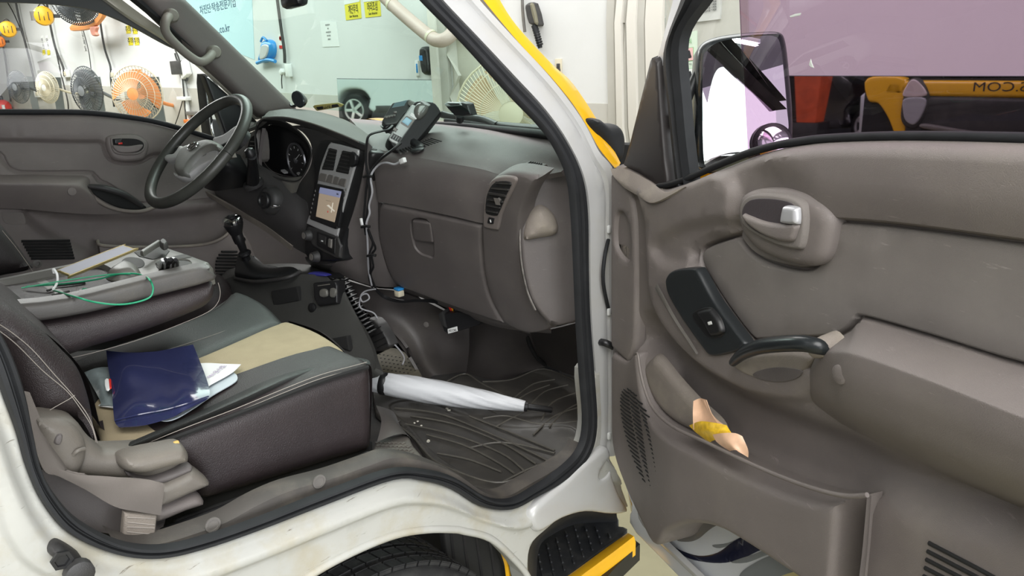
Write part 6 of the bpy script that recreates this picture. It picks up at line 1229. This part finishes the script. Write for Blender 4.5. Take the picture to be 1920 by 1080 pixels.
gl_ = thing('gear_lever', 'gear lever with black leather boot and chrome topped knob', 'gear lever', at(490, 510, 'x', -.2))
LB = mat('boot_leather', (.014, .015, .016), .4, grain=.6, gscale=500)
patch('boot', gp(
 [(446, 476, 'x', -.22), (456, 472, 'x', -.20), (468, 476, 'x', -.18), (474, 482, 'x', -.18)],
 [(443, 492, 'x', -.25), (466, 494, 'x', -.24), (490, 496, 'x', -.19), (505, 500, 'x', -.16)],
 [(440, 510, 'x', -.27), (475, 516, 'x', -.27), (520, 510, 'x', -.22), (545, 500, 'x', -.18)],
 [(442, 522, 'x', -.26), (480, 526, 'x', -.26), (535, 520, 'x', -.22), (562, 508, 'x', -.18)]), LB, gl_, th=.004)
tube('boot_frame', PP((441, 522, 'x', -.268), (480, 528, 'x', -.268), (536, 521, 'x', -.232), (563, 509, 'x', -.19)), .006, DGREY, gl_)
tube('lever_shaft', PP((462, 486, 'x', -.23), (456, 468, 'x', -.24), (450, 452, 'x', -.25), (444, 436, 'x', -.255)), [.013, .011, .013, .016], BLACK, gl_, seg=12)
for (x, y, r) in ((459, 476, .019), (450, 452, .017)): lathe('shaft_collar', at(x, y, 'x', -.245), (-.3, 0, 1), [(r*.8, -.006), (r, -.002), (r, .004), (r*.8, .008)], BLACK, gl_, 16)
kp = at(440, 428, 'x', -.26); kd2 = (at(434, 405, 'x', -.27)-at(446, 445, 'x', -.255)).normalized()
lathe('gear_knob', kp-kd2*.02, kd2, [(.014, -.02), (.016, 0), (.024, .02), (.028, .035), (.027, .046)], BLACK, gl_, 24)
lathe('knob_top', kp-kd2*.02, kd2, [(.0275, .038), (.0288, .044), (.027, .052), (.018, .057), (.002, .058)], CHROME, gl_, 24)
lathe('shift_pattern', kp-kd2*.02, kd2, [(.012, .0575), (.012, .0595), (.002, .0597)], BLACK, gl_, 16)
# ================================================================ loose things in the cab
ph = thing('phone', 'phone in a yellowed clear case lying tilted on the tray', 'phone', at(180, 500, 'z', 1.26))
a, b, c_ = at(112, 508, 'z', 1.268), at(237, 461, 'z', 1.300), at(250, 468, 'z', 1.290)
d_ = at(130, 516, 'z', 1.258)
PF = Fr((a+c_)/2, (b-a), (b-c_)+(a-d_)*1.0)
if PF.N.z < 0: PF = Fr((a+c_)/2, (b-a), -((b-c_)+(a-d_)))
PF = fr3(at(112, 505, 'z', 1.288), at(229, 460, 'z', 1.312), at(132, 514, 'z', 1.278))
CASE = mat('yellowed_case', (.42, .33, .13), .3, dust=.3, dcol=(.3, .22, .08), dscale=40); PSC = mat('phone_screen', (.3, .31, .34), .45, spec=.3)
po = [(111, 507), (114, 503), (226, 460), (233, 460), (250, 465), (251, 468), (136, 515), (130, 515)]
plate('case', po, PF, -.001, .001, .001, .012, CASE, ph, sm=3, back=True)
plate('glass_front', [(113, 507), (116, 503), (227, 461), (232, 461), (248, 466), (248, 468), (136, 513), (130, 513)], PF, -.0002, .0008, .0006, 0, PSC, ph, sm=3)
gr = mat('green_cable', (.02, .28, .14), .35)
TZz = 1.268
gc_ = tube('green_cable', [at(x, y, 'z', z) for x, y, z in ((50, 537, 1.25), (120, 532, 1.255), (180, 524, 1.262), (222, 514, TZz), (252, 513, TZz), (270, 517, TZz))]+[at(x, y, 'y', .322) for x, y in ((278, 522), (284, 530), (287, 543), (280, 558), (250, 568), (215, 571), (175, 566), (150, 559))]+[at(122, 551, 'z', 1.275), at(100, 544, 'z', 1.262)], .0016, gr, seg=8); tag(gc_, 'green charging cable looped over the edge of the tray', 'cable')
gc2 = tube('green_cable', [at(x, y, 'z', TZz+.002) for x, y in ((40, 540), (110, 528), (170, 519), (215, 514), (245, 514))], .0013, gr, seg=8); tag(gc2, 'second strand of green cable running straight along the tray', 'cable')
wc = thing('white_cable', 'short white charging cable end standing on the tray', 'cable', at(105, 520, 'z', 1.26))
tube('lead', [at(101, 505, 'z', 1.29), at(107, 515, 'z', 1.28), at(107, 530, 'z', 1.268), at(100, 542, 'z', 1.266)], .0022, PAPER, wc); fbox('cable_plug', TZ, 100, 503, .004, .006, .01, PAPER, wc, n=.02, bev=.002)
gpp = thing('green_plug', 'small green cable plug lying on the tray', 'plug', at(163, 541, 'z', 1.255))
fbox('plug_body', FZ(1.256), 163, 542, .03, .009, .008, gr, gpp, bev=.003, rot=.1); fbox('plug_tip', FZ(1.257), 152, 543, .010, .006, .005, SILVER, gpp, bev=.001, rot=.1)
cl = thing('cable_bundle', 'black and white cables bunched in the tray cup holder', 'cables', at(315, 495, 'z', 1.24))
for i, (x0, m_) in enumerate(((302, PAPER), (307, BLACK), (311, PAPER), (314, BLACK), (318, BLACK), (322, PAPER), (326, BLACK))):
    tube('cable_loop', [at(x0-2, 505, 'z', 1.250), at(x0-1, 494, 'z', 1.278), at(x0+3, 487-(i % 3), 'z', 1.295), at(x0+6, 493, 'z', 1.28), at(x0+6, 504, 'z', 1.252)], .0035, m_, cl, seg=6)
fl = thing('tray_lid_strip', 'thin grey strap with black tip lying across the tray back', 'strap', at(285, 460, 'z', 1.27))
plate('strip', [(262, 470), (296, 449), (302, 450), (268, 472)], FZ(1.275), 0, .004, .002, .006, TRAYM, fl, sm=0); plate('strip_tip', [(298, 451), (307, 446), (314, 452), (306, 457)], FZ(1.277), 0, .008, .003, .006, DGREY, fl, sm=2)
# pouches on the seat
NAVY = mat('navy_vinyl', (.022, .026, .075), .16, coat=.6, bump=.35, bscale=16)
CLR = glass('clear_vinyl', (.78, .83, .84), .12, .05)
PAPERB = mat('bluish_paper', (.5, .56, .6), .45, coat=.3)
def sheet3(name, pts, m_, t, th=.0015): return patch(name, [[at(x, y, 'z', z) for x, y, z in r] for r in pts], m_, t, th=th)
dp = thing('clear_document_sleeve', 'pale clear document sleeve under the navy pouch, reaching to the right', 'document sleeve', at(380, 720, 'z', 1.108))
sheet3('sleeve', [[(300, 690, 1.114), (360, 682, 1.114), (420, 688, 1.114), (444, 703, 1.113)], [(280, 740, 1.114), (330, 735, 1.116), (390, 730, 1.114), (442, 715, 1.113)], [(260, 775, 1.114), (310, 772, 1.114), (350, 755, 1.114), (400, 740, 1.113)], [(292, 786, 1.113), (312, 789, 1.113), (335, 782, 1.113), (368, 762, 1.113)]], PAPERB, dp)
wp_ = thing('paper_sheet', 'white folded paper sheet with faint print sticking out right of the navy pouch', 'paper', at(410, 690, 'z', 1.118))
sheet3('sheet', [[(330, 692, 1.120), (377, 681, 1.120), (420, 682, 1.120), (452, 683, 1.119)], [(330, 720, 1.120), (370, 715, 1.120), (405, 705, 1.120), (436, 698, 1.119)], [(340, 760, 1.120), (365, 745, 1.120), (385, 728, 1.120), (402, 718, 1.119)]], PAPER, wp_, .0008)
u, v = FZ(1.121).q(405, 698); text('lettering', '접수증 No.', FZ(1.1215), u, v, .0004, .012, mat('faint_print', (.45, .4, .5), .8), wp_, rot=-.9)
cs = thing('clear_pouch', 'crumpled transparent pouch poking out left of the navy pouch', 'pouch', at(190, 720, 'z', 1.12))
sheet3('film', [[(158, 698, 1.130), (180, 690, 1.136), (205, 688, 1.128), (230, 690, 1.120)], [(172, 722, 1.120), (190, 716, 1.130), (212, 715, 1.124), (235, 715, 1.118)], [(188, 752, 1.114), (200, 750, 1.118), (218, 750, 1.116), (240, 752, 1.114)], [(187, 760, 1.112), (205, 760, 1.113), (220, 762, 1.112), (245, 765, 1.112)]], mat('cloudy_film', (.2, .24, .24), .12, coat=.5, bump=.6, bscale=40), cs)
sheet3('paper_corner', [[(184, 760, 1.110), (200, 752, 1.111), (225, 750, 1.111)], [(190, 762, 1.110), (208, 764, 1.111), (228, 768, 1.111)]], PAPER, cs, .0008)
plate('white_tag', [(196, 712), (204, 710), (206, 728), (198, 730)], FZ(1.134), 0, .002, .001, 0, PAPER, cs, sm=2)
plate('red_tag', [(203, 710), (208, 709), (209, 726), (205, 728)], FZ(1.1345), 0, .002, .001, 0, RED, cs, sm=0)
nv = thing('navy_pouch', 'glossy navy blue vinyl pouch lying on the passenger seat', 'pouch', at(300, 725, 'z', 1.13))
sheet3('pouch_sheet', [
 [(199, 657, 1.150), (240, 661, 1.152), (290, 659, 1.146), (330, 652, 1.142), (362, 646, 1.140)],
 [(203, 690, 1.140), (240, 692, 1.148), (290, 690, 1.140), (335, 684, 1.138), (373, 673, 1.134)],
 [(209, 725, 1.132), (250, 725, 1.138), (300, 722, 1.134), (345, 714, 1.138), (385, 704, 1.130)],
 [(212, 765, 1.126), (255, 758, 1.134), (305, 752, 1.128), (350, 742, 1.134), (393, 731, 1.128)],
 [(215, 790, 1.121), (262, 779, 1.126), (310, 770, 1.124), (352, 758, 1.128), (392, 744, 1.125)],
 [(222, 800, 1.119), (268, 796, 1.121), (318, 782, 1.121), (350, 768, 1.122), (384, 752, 1.122)]], NAVY, nv, .002)
tube('pouch_weld', [at(x, y, 'z', z) for x, y, z in ((215, 788, 1.124), (262, 777, 1.129), (310, 768, 1.127), (352, 756, 1.131), (391, 743, 1.128))], .0012, NAVY, nv, seg=5)
# card terminal on its stand, meter unit and small sensor on the dash
ct = thing('card_terminal', 'black card terminal with grey keypad leaning on a stand on the dash', 'card terminal', at(775, 265, 'x', -.06))
tp = at(727, 268, 'x', -.10); tq = at(800, 186, 'x', .01)
TU = Vector((0, -1, 0)); 
ax_l = (tq-tp)
CT = Fr((tp+tq)/2, at(755, 287, 'x', -.075)-at(727, 268, 'x', -.10), ax_l)
if CT.N.dot(CP-CT.O) < 0: CT.U = -CT.U; CT.N = CT.U.cross(CT.V)
TB_ = mat('terminal_black', (.014, .014, .015), .6, spec=.3); TG_ = mat('terminal_grey', (.3, .32, .31), .4, metal=.2)
plate('terminal_body', [(727, 262), (733, 248), (770, 198), (782, 187), (806, 188), (818, 192), (829, 208), (826, 216), (775, 278), (752, 290), (736, 280)], CT, -.03, .034, .006, .035, TB_, ct, sm=2)
plate('face_plate', [(729, 262), (734, 250), (765, 206), (774, 196), (790, 204), (782, 220), (748, 268), (742, 270)], CT, .004, .004, .003, 0, TG_, ct, sm=2)
plate('display', [(753, 228), (762, 219), (773, 226), (765, 236)], CT, .008, .001, .0005, 0, mat('lcd_blue', (.15, .3, .38), .2, emit=.2), ct, sm=0)
plate('display_frame', [(750, 231), (762, 216), (778, 225), (766, 241)], CT, .0072, .001, .0005, 0, GREYP, ct, sm=0)
for i in range(4):
    x, y = 736.5+i*4.1, 255+i*2.1; fbox('key', CT, x, y, .0042, .013, .010, BLACK, ct, bev=.001)
fbox('function_key', CT, 741, 243, .009, .008, .010, GREYP, ct, bev=.001)
KG = mat('printer_cover', (.12, .12, .11), .2, coat=.5)
plate('paper_cover', [(776, 205), (783, 192), (798, 190), (806, 198), (800, 212), (788, 222), (779, 218)], CT, .004, .014, .012, 0, KG, ct, sm=3)
plate('paper_roll_slot', [(786, 190), (792, 186), (808, 196), (804, 200)], CT, .012, .004, .001, 0, TG_, ct, sm=0)
plate('label_strip', [(768, 216), (772, 211), (784, 219), (780, 224)], CT, .008, .001, .0005, 0, PAPER, ct, sm=0)
tube('stand', [CT.P(0, -.02, -.06), at(785, 275, 'x', -.05), at(786, 283, 'x', -.06)], [.010, .012, .014], BLACK, ct)
lathe('stand_base', SG.p(783, 282, .0), SG.N, [(.017, 0), (.017, .003), (.013, .006)], BLACK, ct, 18)
mt_ = thing('meter_unit', 'small dark meter with screen and buttons behind the card terminal', 'meter', at(745, 212, 'x', .0))
MTF = Fr(at(745, 212, 'x', .0), at(765, 214, 'x', .02)-at(718, 214, 'x', -.03), at(758, 188, 'x', .03)-at(728, 226, 'x', -.03))
if MTF.N.dot(CP-MTF.O) < 0: MTF.U = -MTF.U; MTF.N = MTF.U.cross(MTF.V)
MB_ = mat('meter_body', (.04, .042, .042), .4, dust=.3)
plate('meter_body', [(715, 226), (722, 214), (735, 192), (768, 185), (779, 190), (780, 197), (758, 214), (745, 232), (722, 235)], MTF, -.012, .014, .003, .02, MB_, mt_, sm=0)
plate('display', [(734, 202), (740, 193), (764, 187), (758, 198)], MTF, .002, .001, .0005, 0, mat('meter_lcd', (.12, .18, .2), .1, coat=1), mt_, sm=0)
for i in range(4): 
    fbox('meter_button', MTF, 724+i*5, 219-i*1.1, .007, .006, .006, TRAYM, mt_, bev=.001)
fbox('meter_button', MTF, 741, 210, .008, .006, .006, GREYP, mt_, bev=.001)
lathe('meter_dial', MTF.p(771, 195.5, .002), MTF.N, [(.0085, 0), (.0085, .004), (.006, .005)], TRAYM, mt_, 14)
tube('meter_foot', PP((745, 226, 'x', .0), (740, 236, 'x', .0), (738, 244, 'x', .0)), [.02, .03], BLACK, mt_)
tube('meter_lead', PP((735, 232, 'x', -.02), (722, 240, 'x', -.04), (716, 236, 'x', -.03)), .004, BLACK, mt_)
sn = thing('dash_sensor', 'black boxy sensor with silver front standing at the windscreen base', 'sensor', at(860, 210, 'x', .05))
SF = FX(.04)
plate('sensor_body', [(832, 196), (838, 192), (866, 191), (876, 194), (883, 216), (866, 219), (852, 218), (840, 206)], SF, 0, .02, .003, .0, BLACK, sn, sm=0)
plate('sensor_rim', [(832, 195), (838, 191), (862, 192), (866, 198), (845, 200), (836, 200)], SF, .018, .004, .002, .0, SILVER, sn, sm=0)
plate('sensor_face', [(838, 194), (860, 194), (862, 197), (845, 198)], SF, .022, .001, .0005, 0, BLACK, sn, sm=0)
tube('sensor_foot', PP((862, 216, 'x', .06), (862, 226, 'x', .07)), .010, BLACK, sn)
wi = thing('wiper', 'black windscreen wiper resting behind the dash', 'wiper', at(850, 228, 'x', .16))
tube('wiper_arm', PP((828, 216, 'x', .19), (870, 222, 'x', .19), (920, 232, 'x', .17), (960, 236, 'x', .14), (1020, 241, 'x', .07)), .008, BLACK, wi); tube('wiper_blade', PP((835, 226, 'x', .17), (880, 231, 'x', .17), (932, 238, 'x', .16)), .006, RUBBER, wi); tube('wiper_linkage', PP((830, 214, 'x', .19), (850, 219, 'x', .19), (900, 223, 'x', .18), (932, 235, 'x', .16)), .01, BLACK, wi)
# things on the far pillar and windscreen
sc_ = thing('suction_mirror', 'small round black mirror clipped at the foot of the far pillar', 'mirror', at(556, 188, 'x', .05))
lathe('mirror_cup', at(559, 186, 'x', .04), (-1, -.3, .1), [(.012, -.03), (.026, -.012), (.03, 0), (.027, .004)], GLOSSB, sc_, 24, sx=.75)
tube('clip', PP((545, 196, 'x', .06), (548, 200, 'x', .05), (556, 197, 'x', .05)), .005, BLACK, sc_)
ws = thing('windscreen_sticker', 'black and gold lettered sticker low on the windscreen', 'sticker', at(615, 201, 'x', .08))
GOLD = mat('gold_print', (.55, .45, .15), .4); WSF = FX(.078)
plate('sticker', [(586, 200), (590, 197), (634, 192), (644, 196), (640, 200), (594, 208)], WSF, 0, .001, .0005, .001, GOLD, ws, sm=0); plate('sticker_band', [(592, 201), (632, 195), (636, 200), (596, 206)], WSF, .001, .001, .0005, 0, BLACK, ws, sm=0)
u, v = WSF.q(614, 200.5, .002); text('lettering', '안전운행', WSF, u, v, .0022, .011, GOLD, ws, rot=.1, sx=1.3)
rv = thing('rear_view_mirror', 'bottom edge of the black rear view mirror at the top of the windscreen', 'mirror', at(538, -8, 'x', -.3))
fbox('mirror_case', FX(-.3), 538, -10, .075, .05, .03, GLOSSB, rv, bev=.01, rot=.05); fbox('mirror_stem', FX(-.28), 538, -20, .02, .05, .02, BLACK, rv, bev=.005)
cx1 = fbox('seat_crumb', FY(.08), 332, 833, .008, .008, .006, mat('crumb_yellow', (.6, .4, .12), .7), None, bev=.002); tag(cx1, 'tiny yellow crumb resting on the recline lever', 'crumb')
# ================================================================ sub-parts go under the part that carries them
_all = [o for o in bpy.data.objects]
def _base(o): return o.name.split('.')[0]
def nest(t, parents, names):
    ch = [c for c in _all if c.parent == t]
    ps = [c for c in ch if _base(c) in parents]
    for c in ch:
        if _base(c) in names and c not in ps:
            p = min(ps, key=lambda q: (WL[q.name]-WL[c.name]).length); c.parent = p; c.location = WL[c.name]-WL[p.name]
nest(door, ['handle_surround'], ['release_bezel', 'release_cup', 'release_lever', 'lock_slider'])
nest(door, ['switch_panel'], ['switch_cup', 'window_switch', 'window_icon', 'panel_edge'])
nest(door, ['armrest'], ['screw_cap', 'handle_collar']); nest(door, ['map_pocket'], ['pocket_lip', 'speaker_slit', 'pocket_end'])
nest(door, ['trim_panel'], ['vent_groove', 'belt_ledge']); nest(door, ['handle_cup'], ['cup_recess']); nest(door, ['door_shell'], ['decal', 'shell_flange']); nest(door, ['hinge_cover'], ['recess_dust'])
nest(door, ['door_glass'], ['film_chip'])
nest(dd, ['release_surround'], ['release_bezel', 'release_cup', 'release_lever', 'lock_slider', 'lock_mark']); nest(dd, ['armrest'], ['screw_cap']); nest(dd, ['trim_panel', 'door_pocket'], ['speaker_slot', 'pocket_lip', 'trim_screw', 'trim_cover'])
nest(dash, ['glove_box_lid'], ['glove_latch', 'latch_scoop']); nest(dash, ['end_cap'], ['cap_bump', 'worn_edge']); nest(dash, ['demist_grille'], ['grille_slit']); nest(dash, ['dash_pad'], ['grille_rib'])
nest(dash, ['silver_bezel', 'vent_surround', 'left_vent_surround'], ['vent_slat', 'vent_thumb', 'vent_wheel', 'wheel_mark', 'vent_clip', 'fascia_button', 'bezel_button', 'vent_well'])
nest(dash, ['screen_unit', 'lower_fascia'], ['screen', 'screen_sky', 'map_route', 'screen_pointer', 'screen_button', 'lettering', 'aux_panel', 'socket_hole', 'panel_switch', 'socket_panel'])
nest(dash, ['instrument_face'], ['gauge_ring', 'gauge_dial', 'gauge_hub', 'gauge_needle', 'gauge_mark', 'indicator']); nest(dash, ['ribbed_hose'], ['hose_rib']); nest(dash, ['heel_pad'], ['pad_dimple']); nest(dash, ['pedal_plate'], ['pedal_groove'])
nest(sw, ['airbag_pad'], ['emblem_ring', 'emblem_bar']); nest(sw, ['lower_spoke', 'left_spoke'], ['spoke_switch'])
nest(cab, ['step_mat'], ['tread_bar']); nest(cab, ['tread_plate'], ['tread_stud']); nest(cab, ['mud_flap'], ['flap_rib', 'yellow_edge']); nest(cab, ['sill_trim'], ['sill_clip']); nest(cab, ['door_striker'], ['striker_bolt', 'striker_roller'])
nest(cab, ['front_panel', 'bumper'], ['lettering', 'turn_lens', 'headlamp_lens', 'tow_bar'])
fwt = [o for o in _all if _base(o) == 'front_wheel'][0]; nest(fwt, ['tyre'], ['tread_block'])
nest(seat, ['backrest', 'cushion_side', 'side_bolster', 'inner_bolster'], ['stitching', 'piping']); nest(seat, ['recliner_cover'], ['recliner_dome', 'cover_slot', 'cover_tab']); nest(seat, ['recline_lever'], ['lever_base']); nest(seat, ['tan_panel'], ['tan_crease'])
nest(mid, ['tray'], ['cup_holder', 'holder_rim', 'tray_box', 'tray_box_small', 'round_socket', 'socket_hump', 'tray_slot', 'tray_groove']); nest(mid, ['folded_backrest'], ['stitching']); nest(ds, ['backrest'], ['stitching'])
nest(belt_t, ['anchor_sleeve'], ['sleeve_stitch']); nest(gl_, ['gear_knob'], ['knob_top', 'shift_pattern']); nest(gl_, ['lever_shaft'], ['shaft_collar']); nest(fc, ['socket_frame'], ['socket_lid', 'frame_shine'])
nest(ct, ['terminal_body'], ['face_plate', 'display', 'display_frame', 'key', 'function_key', 'paper_cover', 'paper_roll_slot', 'label_strip']); nest(mt_, ['meter_body'], ['display', 'meter_button', 'meter_dial']); nest(wm, ['mirror_glass'], ['spotter_rim', 'spotter_mirror'])
nest(fm, ['mat_sheet'], ['mat_rib']); nest(ecu, ['box_case'], ['label', 'lettering'])
for t_ in [o for o in _all if o.type == 'EMPTY' and _base(o) in ('warning_sign', 'notice', 'wall_notice', 'strip_notice', 'safety_poster', 'notice_board', 'banner', 'hanging_lettering', 'no_smoking_sign')]:
    nest(t_, ['sheet'], ['lettering', 'white_header', 'yellow_foot', 'red_ring', 'red_band', 'picture_border', 'picture_box', 'picture_figure'])
for t_ in [o for o in _all if o.type == 'EMPTY' and _base(o) == 'cable_reel']: nest(t_, ['drum'], ['drum_rim', 'drum_slot'])
for t_ in [o for o in _all if o.type == 'EMPTY' and _base(o) == 'inspection_lamp']: nest(t_, ['handle'], ['grip_ring']); nest(t_, ['lamp_head'], ['lamp_lens'])
